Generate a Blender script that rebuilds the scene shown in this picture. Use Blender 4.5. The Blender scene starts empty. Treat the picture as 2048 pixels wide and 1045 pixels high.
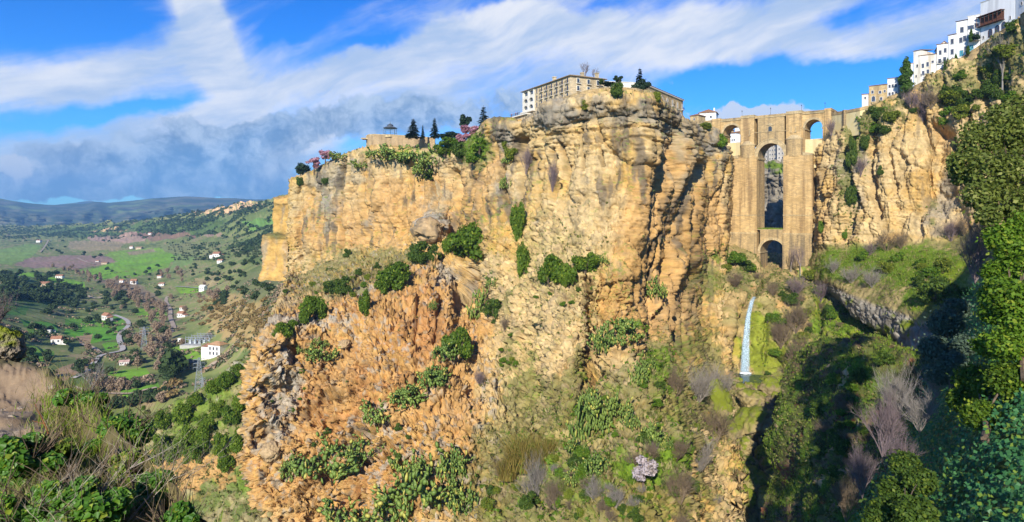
import bpy, math, random
import numpy as np
from mathutils import Vector, Matrix
R = math.radians
F, CX, HY = 1300.0, 1024.0, 430.0          # focal length in photo pixels, principal column, horizon row
sc = bpy.context.scene
COL = sc.collection
# ------------------------------------------------------------------ camera
cd = bpy.data.cameras.new('camera'); cam = bpy.data.objects.new('camera', cd); COL.objects.link(cam)
cd.sensor_width = 36.0; cd.lens = 36.0 * F / 2048.0
cd.shift_y = -(522.5 - HY) / 2048.0
cam.location = (0, 0, 0); cam.rotation_euler = (R(90), 0, 0)
cd.clip_start = 0.1; cd.clip_end = 40000
sc.camera = cam
# ------------------------------------------------------------------ sun, exposure
SUN_EL, SUN_AZ = R(27), R(194)             # azimuth clockwise from +Y of where the sun stands: behind the viewer, a little left
sdir = Vector((math.sin(SUN_AZ) * math.cos(SUN_EL), math.cos(SUN_AZ) * math.cos(SUN_EL), math.sin(SUN_EL)))
sl = bpy.data.lights.new('sun', 'SUN'); sl.energy = 5.0; sl.angle = R(0.5); sl.color = (1.0, 0.93, 0.80)
so = bpy.data.objects.new('sun', sl); COL.objects.link(so)
so.rotation_euler = sdir.to_track_quat('Z', 'Y').to_euler()
sc.view_settings.view_transform = 'Standard'; sc.view_settings.look = 'None'
sc.view_settings.exposure = 0.48; sc.view_settings.gamma = 1.0
sc.render.engine = 'CYCLES'
sc.cycles.use_denoising = True
sc.cycles.max_bounces = 5; sc.cycles.diffuse_bounces = 3; sc.cycles.glossy_bounces = 2
sc.cycles.transmission_bounces = 3; sc.cycles.volume_bounces = 0; sc.cycles.transparent_max_bounces = 6
sc.cycles.use_adaptive_sampling = True; sc.cycles.adaptive_threshold = 0.015
sc.cycles.sample_clamp_indirect = 4.0
# ------------------------------------------------------------------ node helper: sockets with arithmetic
class NT:
    def __init__(s, tree): s.t = tree
    def n(s, typ, **kw):
        nd = s.t.nodes.new(typ)
        for k, v in kw.items(): setattr(nd, k, v)
        return nd
    def link(s, a, b): s.t.links.new(a, b)
    def setin(s, nd, key, v):
        if isinstance(v, S): s.link(v.s, nd.inputs[key])
        elif hasattr(v, 'is_output'): s.link(v, nd.inputs[key])
        else: nd.inputs[key].default_value = v
    def math(s, op, *a, clamp=False):
        nd = s.n('ShaderNodeMath', operation=op, use_clamp=clamp)
        for i, v in enumerate(a): s.setin(nd, i, v)
        return S(s, nd.outputs[0])
    def mix(s, f, a, b):
        nd = s.n('ShaderNodeMix', data_type='RGBA'); nd.clamp_factor = True
        s.setin(nd, 0, f); s.setin(nd, 6, a); s.setin(nd, 7, b)
        return nd.outputs[2]
    def noise(s, vec, scale, detail=4, rough=0.55, dist=0.0, out='Fac'):
        nd = s.n('ShaderNodeTexNoise')
        if vec is not None: s.link(vec, nd.inputs['Vector'])
        nd.inputs['Scale'].default_value = scale; nd.inputs['Detail'].default_value = detail
        nd.inputs['Roughness'].default_value = rough; nd.inputs['Distortion'].default_value = dist
        return S(s, nd.outputs[out])
    def maptex(s, vec, loc=(0, 0, 0), rot=0.0, scl=(1, 1, 1), typ='TEXTURE'):
        nd = s.n('ShaderNodeMapping', vector_type=typ)
        s.link(vec, nd.inputs[0]); nd.inputs[1].default_value = loc
        nd.inputs[2].default_value = (0, 0, rot); nd.inputs[3].default_value = scl
        return nd.outputs[0]
    def smooth(s, v, a, b):
        nd = s.n('ShaderNodeMapRange', interpolation_type='SMOOTHSTEP')
        s.setin(nd, 0, v); nd.inputs[1].default_value = a; nd.inputs[2].default_value = b
        return S(s, nd.outputs[0])
class S:
    def __init__(s, nt, sock): s.nt, s.s = nt, sock
    def __add__(s, o): return s.nt.math('ADD', s, o)
    __radd__ = __add__
    def __sub__(s, o): return s.nt.math('SUBTRACT', s, o)
    def __rsub__(s, o): return s.nt.math('SUBTRACT', o, s)
    def __mul__(s, o): return s.nt.math('MULTIPLY', s, o)
    __rmul__ = __mul__
# ------------------------------------------------------------------ world: Nishita blue with cloud layers placed by direction
w = bpy.data.worlds.new('World'); sc.world = w; w.use_nodes = True
w.node_tree.nodes.clear()
W = NT(w.node_tree)
def azel(px, py):
    a = math.atan((px - CX) / F); e = math.atan((HY - py) / F * math.cos(a))
    return math.degrees(a), math.degrees(e)
tc = W.n('ShaderNodeTexCoord').outputs['Generated']
sep = W.n('ShaderNodeSeparateXYZ'); W.link(tc, sep.inputs[0])
dx, dy, dz = [S(W, o) for o in sep.outputs]
AZ = W.math('MULTIPLY', W.math('ARCTAN2', dx, dy), 180 / math.pi)
EL = W.math('MULTIPLY', W.math('ARCSINE', dz), 180 / math.pi)
cmb = W.n('ShaderNodeCombineXYZ'); W.link(AZ.s, cmb.inputs[0]); W.link(EL.s, cmb.inputs[1])
V2 = cmb.outputs[0]
sky = W.n('ShaderNodeTexSky', sky_type='NISHITA'); sky.sun_disc = False
sky.sun_elevation = SUN_EL; sky.sun_rotation = SUN_AZ; sky.altitude = 700; sky.air_density = 1.0; sky.dust_density = 0.3; sky.ozone_density = 2.0
hs = W.n('ShaderNodeHueSaturation'); hs.inputs['Saturation'].default_value = 1.25; hs.inputs['Value'].default_value = 1.0
W.link(sky.outputs[0], hs.inputs['Color'])
wz = W.noise(V2, 0.055, 3, 0.5, out='Color')           # slow warp of the cloud field
vm = W.n('ShaderNodeVectorMath', operation='MULTIPLY_ADD'); W.link(wz.s, vm.inputs[0]); vm.inputs[1].default_value = (7, 7, 0); W.link(V2, vm.inputs[2])
VW = vm.outputs[0]
wz2 = W.noise(V2, 0.22, 4, 0.6, out='Color')
vm2 = W.n('ShaderNodeVectorMath', operation='MULTIPLY_ADD'); W.link(wz2.s, vm2.inputs[0]); vm2.inputs[1].default_value = (3.0, 3.0, 0); vm2.inputs[2].default_value = (0, 0, 0)
vm3 = W.n('ShaderNodeVectorMath', operation='ADD'); W.link(vm2.outputs[0], vm3.inputs[0]); W.link(V2, vm3.inputs[1])
vm4 = W.n('ShaderNodeVectorMath', operation='SUBTRACT'); W.link(vm3.outputs[0], vm4.inputs[0]); vm4.inputs[1].default_value = (1.5, 1.5, 0)
VB = vm4.outputs[0]
def blob(px, py, rx, ry, ang, amp):
    a, e = azel(px, py); k = 1 / 1300 * 180 / math.pi * 0.93
    m = W.maptex(VB, (a, e, 0), R(ang), (rx * k, ry * k, 1))
    d = W.n('ShaderNodeVectorMath', operation='DOT_PRODUCT'); W.link(m, d.inputs[0]); W.link(m, d.inputs[1])
    return W.math('EXPONENT', W.math('MULTIPLY', S(W, d.outputs['Value']), -1.0)) * amp
def blobs(lst):
    t = None
    for b in lst:
        x = blob(*b); t = x if t is None else t + x
    return t
# -- high white veils
st1 = W.maptex(VW, (0, 0, 0), R(17), (4.2, 1, 1))
st2 = W.maptex(VW, (40, 13, 0), R(4), (2.6, 1, 1))
st3 = W.maptex(VW, (9, 3, 0), R(24), (8.0, 1, 1))
cir = W.noise(st1, 0.17, 9, 0.66) * 0.55 + W.noise(st2, 0.13, 9, 0.66) * 0.35 + W.noise(st3, 0.6, 7, 0.68) * 0.35 - 0.125
cirb = blobs([
    (395, 30, 40, 110, 14, .75), (440, 110, 28, 80, 24, .62), (250, 150, 240, 48, 14, .36), (90, 175, 120, 40, 0, .2), (470, 215, 90, 45, 35, .40), (330, 250, 90, 30, 25, .26),
    (640, 150, 200, 40, 26, .34), (870, 90, 240, 50, 24, .34), (1080, 50, 240, 50, 10, .32), (1350, 70, 330, 56, -3, .34), (1250, 130, 200, 36, 6, .24), (1760, 90, 260, 46, -4, .30), (1500, 40, 200, 40, 0, .2),
    (90, 320, 150, 30, 10, .34), (560, 320, 90, 40, 40, .30), (640, 265, 70, 45, 35, .34), (200, 270, 160, 24, 10, .2), (880, 170, 220, 60, 14, .2), (1000, 200, 200, 50, 0, .16), (1330, 160, 120, 30, 20, .2), (1640, 10, 80, 20, 0, .2), (1950, 20, 90, 40, 20, .2),
    (20, 40, 110, 40, 0, -.16), (740, 84, 120, 15, 20, -.34), (590, 50, 60, 30, 10, -.2), (640, 10, 90, 20, 10, -.12), (1570, 165, 210, 36, -4, -.55), (1690, 38, 60, 24, 0, -.25),
    (1180, 12, 90, 14, 5, -.22), (1000, 4, 90, 14, 5, -.22), (250, 50, 50, 24, 10, -.14), (1800, 150, 140, 30, 20, -.25), (1760, 180, 120, 40, 0, -.35), (330, 215, 120, 14, 16, -.2), (130, 245, 120, 18, 10, -.22)])
cm = W.smooth(cir + cirb + 0.03, 0.48, 0.93)
# -- low grey-blue cumulus banks
cu = W.noise(VB, 0.17, 9, 0.62)
cub = blobs([(480, 275, 150, 45, 0, .40), (250, 325, 170, 40, 0, .34), (850, 225, 150, 44, 0, .38), (60, 370, 300, 22, 0, .34), (420, 378, 260, 22, 0, .36), (560, 350, 120, 30, 0, .25),
             (720, 250, 110, 40, 0, .2), (1100, 190, 160, 40, 0, .16), (1350, 140, 100, 30, 0, .12), (1250, 250, 600, 60, 0, .1)])
cu2 = W.noise(VB, 0.5, 7, 0.66)
gm = W.smooth(cu * 0.8 + cu2 * 0.25 + cub, 0.675, 0.79)
# -- bright cumulus heaps behind the bridge
hb = blobs([(1540, 222, 60, 22, 0, .5), (1490, 214, 34, 18, 0, .35), (1610, 224, 50, 10, 0, .4), (1420, 235, 60, 26, 0, .3), (20, 330, 40, 18, 0, .3), (640, 275, 26, 26, 30, .25)])
hm = W.smooth(cu * 0.75 + cu2 * 0.3 + hb, 0.68, 0.78)
shade = W.noise(st1, 0.3, 6, 0.62)
ccol = W.mix(W.smooth(shade, 0.35, 0.66), (0.54, 0.68, 0.90, 1), (1.04, 1.04, 1.04, 1))
gcol = W.mix(W.smooth(W.noise(VB, 0.34, 9, 0.68) * 1.35 - 0.17 + (EL * 0.010), 0.36, 0.80), (0.15, 0.29, 0.52, 1), (0.62, 0.76, 0.94, 1))
blue = W.mix(W.smooth(EL, -4.0, 24.0), (0.26, 0.66, 1.15, 1), (0.040, 0.42, 0.90, 1))
bgs = W.n('ShaderNodeBackground'); mulc = W.n('ShaderNodeMix', data_type='RGBA', blend_type='MULTIPLY'); mulc.inputs[0].default_value = 1.0
W.link(hs.outputs[0], mulc.inputs[6]); W.link(blue, mulc.inputs[7])
W.link(mulc.outputs[2], bgs.inputs[0]); bgs.inputs[1].default_value = 0.14
def bg(c):
    b = W.n('ShaderNodeBackground')
    if hasattr(c, 'is_output'): W.link(c, b.inputs[0])
    else: b.inputs[0].default_value = c
    b.inputs[1].default_value = 0.68
    return b.outputs[0]
def mixs(f, a, b):
    m = W.n('ShaderNodeMixShader'); W.link(f.s, m.inputs[0]); W.link(a, m.inputs[1]); W.link(b, m.inputs[2]); return m.outputs[0]
s1 = mixs(cm * 0.92, bgs.outputs[0], bg(ccol))
s2 = mixs(gm * 0.9, s1, bg(gcol))
s3 = mixs(hm * 0.9, s2, bg((0.80, 0.86, 0.95, 1)))
wo = W.n('ShaderNodeOutputWorld'); W.link(s3, wo.inputs[0])
w.cycles.sampling_method = 'MANUAL'; w.cycles.sample_map_resolution = 512
# ------------------------------------------------------------------ helpers
def P(px, py, Y): return ((px - CX) / F * Y, Y, (HY - py) / F * Y)
def PV(px, py, Y): return Vector(P(px, py, Y))
_rs = np.random.RandomState(11)
_perm = np.tile(_rs.permutation(512), 3).astype(np.int32)
_grad = _rs.normal(size=(512, 3)); _grad /= np.linalg.norm(_grad, axis=1)[:, None]; _grad = _grad.astype(np.float32)
def pn(x, y, z, seed=0):
    """gradient noise, about -0.7..0.7"""
    x = np.asarray(x, np.float32) + seed * 17.31; y = np.asarray(y, np.float32) - seed * 5.77; z = np.asarray(z, np.float32) + seed * 9.13
    x, y, z = np.broadcast_arrays(x, y, z)
    xi = np.floor(x); yi = np.floor(y); zi = np.floor(z)
    fx = x - xi; fy = y - yi; fz = z - zi
    xi = xi.astype(np.int32) & 511; yi = yi.astype(np.int32) & 511; zi = zi.astype(np.int32) & 511
    u = fx * fx * fx * (fx * (fx * 6 - 15) + 10); v = fy * fy * fy * (fy * (fy * 6 - 15) + 10); w_ = fz * fz * fz * (fz * (fz * 6 - 15) + 10)
    out = 0
    for a in (0, 1):
        pa = _perm[(xi + a) & 511]; wa = u if a else 1 - u
        for b in (0, 1):
            pb = _perm[pa + ((yi + b) & 511)]; wb = wa * (v if b else 1 - v)
            for c in (0, 1):
                g = _grad[_perm[pb + ((zi + c) & 511)]]
                out = out + wb * (w_ if c else 1 - w_) * (g[..., 0] * (fx - a) + g[..., 1] * (fy - b) + g[..., 2] * (fz - c))
    return out
def fbm(x, y, z, octv=4, seed=0, gain=0.5, lac=2.03):
    t = 0; a = 1.0; f = 1.0
    for i in range(octv):
        t = t + a * pn(x * f, y * f, z * f, seed + i); a *= gain; f *= lac
    return t
def ridged(x, y, z, octv=4, seed=0, gain=0.5, lac=2.1):
    t = 0; a = 1.0; f = 1.0
    for i in range(octv):
        t = t + a * (0.45 - np.abs(pn(x * f, y * f, z * f, seed + i)) * 1.6); a *= gain; f *= lac
    return t
_rnd = _rs.rand(512, 3).astype(np.float32)
def worley(x, y, z, seed=0):
    """nearest-cell fields: (distance to the crack between cells, facet height, cell value)"""
    x = np.asarray(x, np.float32) + seed * 3.71; y = np.asarray(y, np.float32) + seed * 1.93; z = np.asarray(z, np.float32) - seed * 2.37
    xi = np.floor(x).astype(np.int32); yi = np.floor(y).astype(np.int32); zi = np.floor(z).astype(np.int32)
    f1 = np.full(x.shape, 9, np.float32); f2 = f1.copy(); fac = np.zeros(x.shape, np.float32); val = np.zeros(x.shape, np.float32)
    for a in (-1, 0, 1):
        pa = _perm[(xi + a) & 511]
        for b in (-1, 0, 1):
            pb = _perm[pa + ((yi + b) & 511)]
            for c in (-1, 0, 1):
                h = _perm[pb + ((zi + c) & 511)]; r = _rnd[h]
                ox = xi + a + r[..., 0] - x; oy = yi + b + r[..., 1] - y; oz = zi + c + r[..., 2] - z
                d = ox * ox + oy * oy + oz * oz; n = d < f1
                f2 = np.where(n, f1, np.minimum(f2, d)); f1 = np.where(n, d, f1)
                g = _grad[h]; fac = np.where(n, ox * g[..., 0] + oy * g[..., 1] + oz * g[..., 2], fac); val = np.where(n, r[..., 0] * .5 + r[..., 1] * .5, val)
    return np.sqrt(f2) - np.sqrt(f1), fac, val
def h01(i, seed=0):
    i = np.asarray(i).astype(np.int64) + seed * 7919
    return ((i * 2654435761 + (i << 7)) % 1000003 % 1009) / 1009.0
def sst(x, a, b):
    t = np.clip((x - a) / (b - a), 0, 1); return t * t * (3 - 2 * t)
def mixc(c, d, m):
    return c * (1 - m[..., None]) + np.asarray(d, np.float32) * m[..., None]
def crom(C, ns):
    """Catmull-Rom along axis 0 of C, ns[i] samples in each segment"""
    n = len(C); out = []
    ext = np.concatenate([[2 * C[0] - C[1]], C, [2 * C[-1] - C[-2]]])
    for i in range(n - 1):
        p0, p1, p2, p3 = ext[i], ext[i + 1], ext[i + 2], ext[i + 3]
        t = np.linspace(0, 1, ns[i], endpoint=(i == n - 2))
        t = t.reshape(-1, *([1] * (C.ndim - 1)))
        out.append(p1 + 0.5 * t * (p2 - p0 + t * (2 * p0 - 5 * p1 + 4 * p2 - p3 + t * (3 * (p1 - p2) + p3 - p0))))
    return np.concatenate(out)
def project(V):
    Y = np.maximum(V[..., 1], 0.5)
    return CX + F * V[..., 0] / Y, HY - F * V[..., 2] / Y
def loft(cols, step_r=1.5, step_c=1.5, back=True):
    """cols: control columns of world points, all of one length -> fine grid [rows, cols, 3]"""
    C = np.array(cols, np.float64)                       # [nc, nr, 3]
    px, py = project(C)
    lc = np.hypot(np.diff(px, axis=0), np.diff(py, axis=0)).mean(1)
    lr = np.hypot(np.diff(px, axis=1), np.diff(py, axis=1)).mean(0)
    nsc = [max(4, int(min(l, 260) / step_c)) for l in lc]; nsr = [max(4, int(min(l, 260) / step_r)) for l in lr]
    G = crom(C, nsc)
    G = crom(np.swapaxes(G, 0, 1), nsr)
    return G
def normals(G):
    du = np.gradient(G, axis=1); dv = np.gradient(G, axis=0)
    n = np.cross(du, dv); n /= np.linalg.norm(n, axis=-1, keepdims=True) + 1e-9
    return n
def box_blur(G, k):
    for ax in (0, 1):
        c = np.cumsum(np.concatenate([np.repeat(np.take(G, [0], ax), k + 1, ax), G, np.repeat(np.take(G, [-1], ax), k, ax)], ax), axis=ax, dtype=np.float64)
        n = G.shape[ax]
        G = (np.take(c, np.arange(2 * k + 1, 2 * k + 1 + n), ax) - np.take(c, np.arange(0, n), ax)) / (2 * k + 1)
    return G
def tag(o, label=None, cat=None, group=None, kind=None):
    if label: o['label'] = label
    if cat: o['category'] = cat
    if group: o['group'] = group
    if kind: o['kind'] = kind
    return o
def mesh_np(name, V, Fc, mat, col=None, smooth=False, parent=None):
    V = np.ascontiguousarray(V, np.float32).reshape(-1, 3); Fc = np.ascontiguousarray(Fc, np.int32)
    me = bpy.data.meshes.new(name)
    k = Fc.shape[1]; nf = len(Fc)
    me.vertices.add(len(V)); me.vertices.foreach_set('co', V.ravel())
    me.loops.add(nf * k); me.loops.foreach_set('vertex_index', Fc.ravel())
    me.polygons.add(nf); me.polygons.foreach_set('loop_start', np.arange(0, nf * k, k, dtype=np.int32))
    me.update(calc_edges=True)
    if smooth: me.polygons.foreach_set('use_smooth', np.ones(nf, bool))
    if col is not None:
        a = me.attributes.new('Col', 'FLOAT_COLOR', 'POINT')
        c = np.ones((len(V), 4), np.float32); c[:, :3] = np.asarray(col, np.float32).reshape(-1, 3)
        a.data.foreach_set('color', c.ravel())
    if mat: me.materials.append(mat)
    o = bpy.data.objects.new(name, me); COL.objects.link(o)
    if parent: o.parent = parent
    return o
def grid_faces(nr, nc):
    i = np.arange(nr * nc).reshape(nr, nc)
    return np.stack([i[:-1, :-1], i[1:, :-1], i[1:, 1:], i[:-1, 1:]], -1).reshape(-1, 4)
ZB = np.full((530, 1030), 1e9)                 # nearest surface depth along each line of sight, used to set plants on the rock
ZBS = {}
def zadd(G, key=None):
    px, py = project(G); ok = (px > -4) & (px < 2052) & (py > -4) & (py < 1050) & (G[..., 1] > 1)
    ij = (np.clip(py[ok] / 2, 0, 529).astype(int), np.clip(px[ok] / 2, 0, 1029).astype(int))
    np.minimum.at(ZB, ij, G[..., 1][ok])
    if key:
        z = np.full((530, 1030), 1e9); np.minimum.at(z, ij, G[..., 1][ok]); ZBS[key] = z
def hit(px, py, key=None, r=2):
    z = ZBS[key] if key else ZB
    i, j = int(py / 2), int(px / 2)
    for rr in (r, 5, 9, 16, 30, 60):
        s = z[max(0, i - rr):i + rr + 1, max(0, j - rr):j + rr + 1]; s = s[s < 1e8]
        if len(s): return PV(px, py, float(np.median(s) if rr <= 5 else s.min()))
    return None
def grid_obj(name, G, mat, col, kind='structure', key=None):
    o = mesh_np(name, G, grid_faces(*G.shape[:2]), mat, col, smooth=True)
    if kind: o['kind'] = kind
    if key is not False: zadd(G, key)
    return o
class MB:
    def __init__(s): s.v = []; s.f = []
    def add(s, vs, fs):
        b = len(s.v); s.v += [tuple(x) for x in vs]; s.f += [tuple(b + i for i in f) for f in fs]
    def box(s, x0, x1, y0, y1, z0, z1):
        s.add([(x0, y0, z0), (x1, y0, z0), (x1, y1, z0), (x0, y1, z0), (x0, y0, z1), (x1, y0, z1), (x1, y1, z1), (x0, y1, z1)],
              [(0, 3, 2, 1), (4, 5, 6, 7), (0, 1, 5, 4), (1, 2, 6, 5), (2, 3, 7, 6), (3, 0, 4, 7)])
    def tube(s, pts, r, n=6, cap=True):
        pts = [Vector(p) for p in pts]; rr = r if hasattr(r, '__len__') else [r] * len(pts)
        vs = []; fs = []
        for i, p in enumerate(pts):
            d = (pts[min(i + 1, len(pts) - 1)] - pts[max(i - 1, 0)]).normalized()
            a = d.orthogonal().normalized() if abs(d.z) > 0.98 else d.cross(Vector((0, 0, 1))).normalized()
            b = d.cross(a)
            for k in range(n):
                t = 2 * math.pi * k / n; vs.append(p + (a * math.cos(t) + b * math.sin(t)) * rr[i])
        for i in range(len(pts) - 1):
            for k in range(n):
                fs.append((i * n + k, i * n + (k + 1) % n, (i + 1) * n + (k + 1) % n, (i + 1) * n + k))
        if cap: fs += [tuple(range(n))[::-1], tuple((len(pts) - 1) * n + k for k in range(n))]
        s.add(vs, fs)
    def prism(s, poly, z0, z1):
        n = len(poly)
        s.add([(x, y, z0) for x, y in poly] + [(x, y, z1) for x, y in poly],
              [tuple(range(n))[::-1], tuple(range(n, 2 * n))] + [(i, (i + 1) % n, n + (i + 1) % n, n + i) for i in range(n)])
    def prism_xz(s, poly, y0, y1):
        n = len(poly)
        s.add([(x, y0, z) for x, z in poly] + [(x, y1, z) for x, z in poly],
              [tuple(range(n)), tuple(range(n, 2 * n))[::-1]] + [(i, n + i, n + (i + 1) % n, (i + 1) % n) for i in range(n)])
    def strip(s, us, zb, zt, y0, y1):
        """solid wall between a lower and an upper curve, from y0 (front) to y1 (back)"""
        n = len(us); vs = []
        for i in range(n): vs += [(us[i], y0, zb[i]), (us[i], y0, zt[i]), (us[i], y1, zt[i]), (us[i], y1, zb[i])]
        fs = []
        for i in range(n - 1):
            a, b = 4 * i, 4 * i + 4
            fs += [(a, b, b + 1, a + 1), (a + 1, b + 1, b + 2, a + 2), (a + 2, b + 2, b + 3, a + 3), (a + 3, b + 3, b, a)]
        fs += [(0, 1, 2, 3), (4 * n - 4, 4 * n - 1, 4 * n - 2, 4 * n - 3)]
        s.add(vs, fs)
    def build(s, name, mat, parent=None, smooth=False, M=None):
        me = bpy.data.meshes.new(name); me.from_pydata(s.v, [], s.f); me.update()
        if smooth: me.polygons.foreach_set('use_smooth', np.ones(len(me.polygons), bool))
        if mat: me.materials.append(mat)
        o = bpy.data.objects.new(name, me); COL.objects.link(o)
        if parent: o.parent = parent
        if M is not None: o.matrix_world = M
        return o
def empty(name, loc=(0, 0, 0), rz=0.0, scale=1.0):
    o = bpy.data.objects.new(name, None); COL.objects.link(o); o.location = loc; o.rotation_euler = (0, 0, rz)
    o.empty_display_size = 0.5; o.scale = (scale,) * 3 if not hasattr(scale, '__len__') else scale
    return o
KIDS = {}
def copy_tree(o, parent=None):
    c = o.copy(); COL.objects.link(c)
    if parent is not None: c.parent = parent
    for ch in o.children: copy_tree(ch, c)
    return c
USED = set()
def place(proto, loc, rz=0.0, scale=1.0, label=None, cat=None, group=None, tilt=(0, 0)):
    if proto.name in USED: o = copy_tree(proto)
    else: o = proto; USED.add(proto.name)
    o.location = loc; o.rotation_euler = (tilt[0], tilt[1], rz); o.scale = (scale,) * 3 if not hasattr(scale, '__len__') else scale
    return tag(o, label, cat, group)
# ------------------------------------------------------------------ materials
def principled(name):
    m = bpy.data.materials.new(name); m.use_nodes = True; t = m.node_tree; t.nodes.clear()
    N = NT(t); b = N.n('ShaderNodeBsdfPrincipled'); o = N.n('ShaderNodeOutputMaterial'); N.link(b.outputs[0], o.inputs[0])
    b.inputs['Roughness'].default_value = 0.9; b.inputs['Specular IOR Level'].default_value = 0.15
    return m, N, b
def bump(N, b, h, strength=0.5, dist=0.1):
    u = N.n('ShaderNodeBump'); u.inputs['Strength'].default_value = strength; u.inputs['Distance'].default_value = dist
    N.setin(u, 'Height', h); N.link(u.outputs[0], b.inputs['Normal'])
def rock_mat(name, s1=0.9, s2=3.0, dist=0.5, var=0.35, rough=.95):
    m, N, b = principled(name)
    a = N.n('ShaderNodeAttribute', attribute_name='Col')
    g = N.n('ShaderNodeNewGeometry').outputs['Position']
    n1 = N.noise(g, s1, 6, 0.65); n2 = N.noise(g, s2, 4, 0.6)
    f = (n1 * 0.65 + n2 * 0.35 - 0.5) * (2 * var) + 1.0
    mm = N.n('ShaderNodeVectorMath', operation='SCALE'); N.link(a.outputs['Color'], mm.inputs[0]); N.link(f.s, mm.inputs['Scale'])
    N.link(mm.outputs[0], b.inputs['Base Color']); b.inputs['Roughness'].default_value = rough
    bump(N, b, n1 * 0.7 + n2 * 0.3, 0.8, dist)
    return m
def plain(name, c, var=0.15, scale=2.0, rough=0.85, bs=0.0, metallic=0.0, coord='Object', spec=0.2):
    m, N, b = principled(name)
    g = N.n('ShaderNodeTexCoord').outputs[coord]
    n1 = N.noise(g, scale, 5, 0.6)
    d = tuple(x * (1 - var) for x in c) + (1,); l = tuple(min(1, x * (1 + var)) for x in c) + (1,)
    N.link(N.mix(N.smooth(n1, 0.3, 0.7), d, l), b.inputs['Base Color'])
    b.inputs['Roughness'].default_value = rough; b.inputs['Metallic'].default_value = metallic; b.inputs['Specular IOR Level'].default_value = spec
    if bs: bump(N, b, n1, 0.6, bs)
    return m
def leaf_mat(name, c1, c2, c3=None, trans=0.25, big=0.12, spec=0.25, rough=0.6):
    """colour varies leaf by leaf and clump by clump; light passes through a little"""
    m, N, b = principled(name)
    ge = N.n('ShaderNodeNewGeometry'); r = S(N, ge.outputs['Random Per Island'])
    oi = N.n('ShaderNodeObjectInfo')
    n1 = N.noise(ge.outputs['Position'], big, 3, 0.6)
    f = r * 0.45 + N.smooth(n1, 0.3, 0.7) * 0.25 + S(N, oi.outputs['Random']) * 0.30
    c = N.mix(f, tuple(c1) + (1,), tuple(c2) + (1,))
    if c3 is not None: c = N.mix(N.smooth(r, 0.86, 0.9), c, tuple(c3) + (1,))
    N.link(c, b.inputs['Base Color']); b.inputs['Roughness'].default_value = rough; b.inputs['Specular IOR Level'].default_value = spec
    if trans:
        o = [x for x in m.node_tree.nodes if x.type == 'OUTPUT_MATERIAL'][0]
        tr = N.n('ShaderNodeBsdfTranslucent'); N.link(c, tr.inputs[0])
        mx = N.n('ShaderNodeMixShader'); mx.inputs[0].default_value = trans
        N.link(b.outputs[0], mx.inputs[1]); N.link(tr.outputs[0], mx.inputs[2]); N.link(mx.outputs[0], o.inputs[0])
    return m
# ------------------------------------------------------------------ rock shaping
def bl(px, py, lst):
    t = np.zeros(px.shape, np.float32)
    for b in lst:
        x, y, rx, ry, s = b[:5]; a = R(b[5]) if len(b) > 5 else 0
        ux, uy = px - x, py - y
        if a: ux, uy = ux * math.cos(a) + uy * math.sin(a), -ux * math.sin(a) + uy * math.cos(a)
        t += s * np.exp(-(ux / rx) ** 2 - (uy / ry) ** 2)
    return t
def cracks(px, py, lines, wob=None):
    t = np.zeros(px.shape, np.float32)
    qx = px + (wob[0] if wob else 0); qy = py + (wob[1] if wob else 0)
    for pts, wd, dep in lines:
        d = np.full(px.shape, 1e9, np.float32)
        for (x0, y0), (x1, y1) in zip(pts[:-1], pts[1:]):
            vx, vy = x1 - x0, y1 - y0; L = vx * vx + vy * vy
            k = np.clip(((qx - x0) * vx + (qy - y0) * vy) / L, 0, 1)
            d = np.minimum(d, np.hypot(qx - x0 - k * vx, qy - y0 - k * vy))
        t += dep * np.exp(-(d / wd) ** 2)
    return t
BEIGE, TAN, ORANGE, DEEP = (.51, .375, .185), (.50, .31, .095), (.475, .275, .10), (.39, .185, .065)
GREY, LICHEN, DARK = (.255, .225, .175), (.35, .32, .265), (.135, .11, .08)
GRASS, OLIVE, STRAW, MOSS = (.125, .20, .018), (.155, .155, .050), (.38, .30, .13), (.20, .25, .016)
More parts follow.
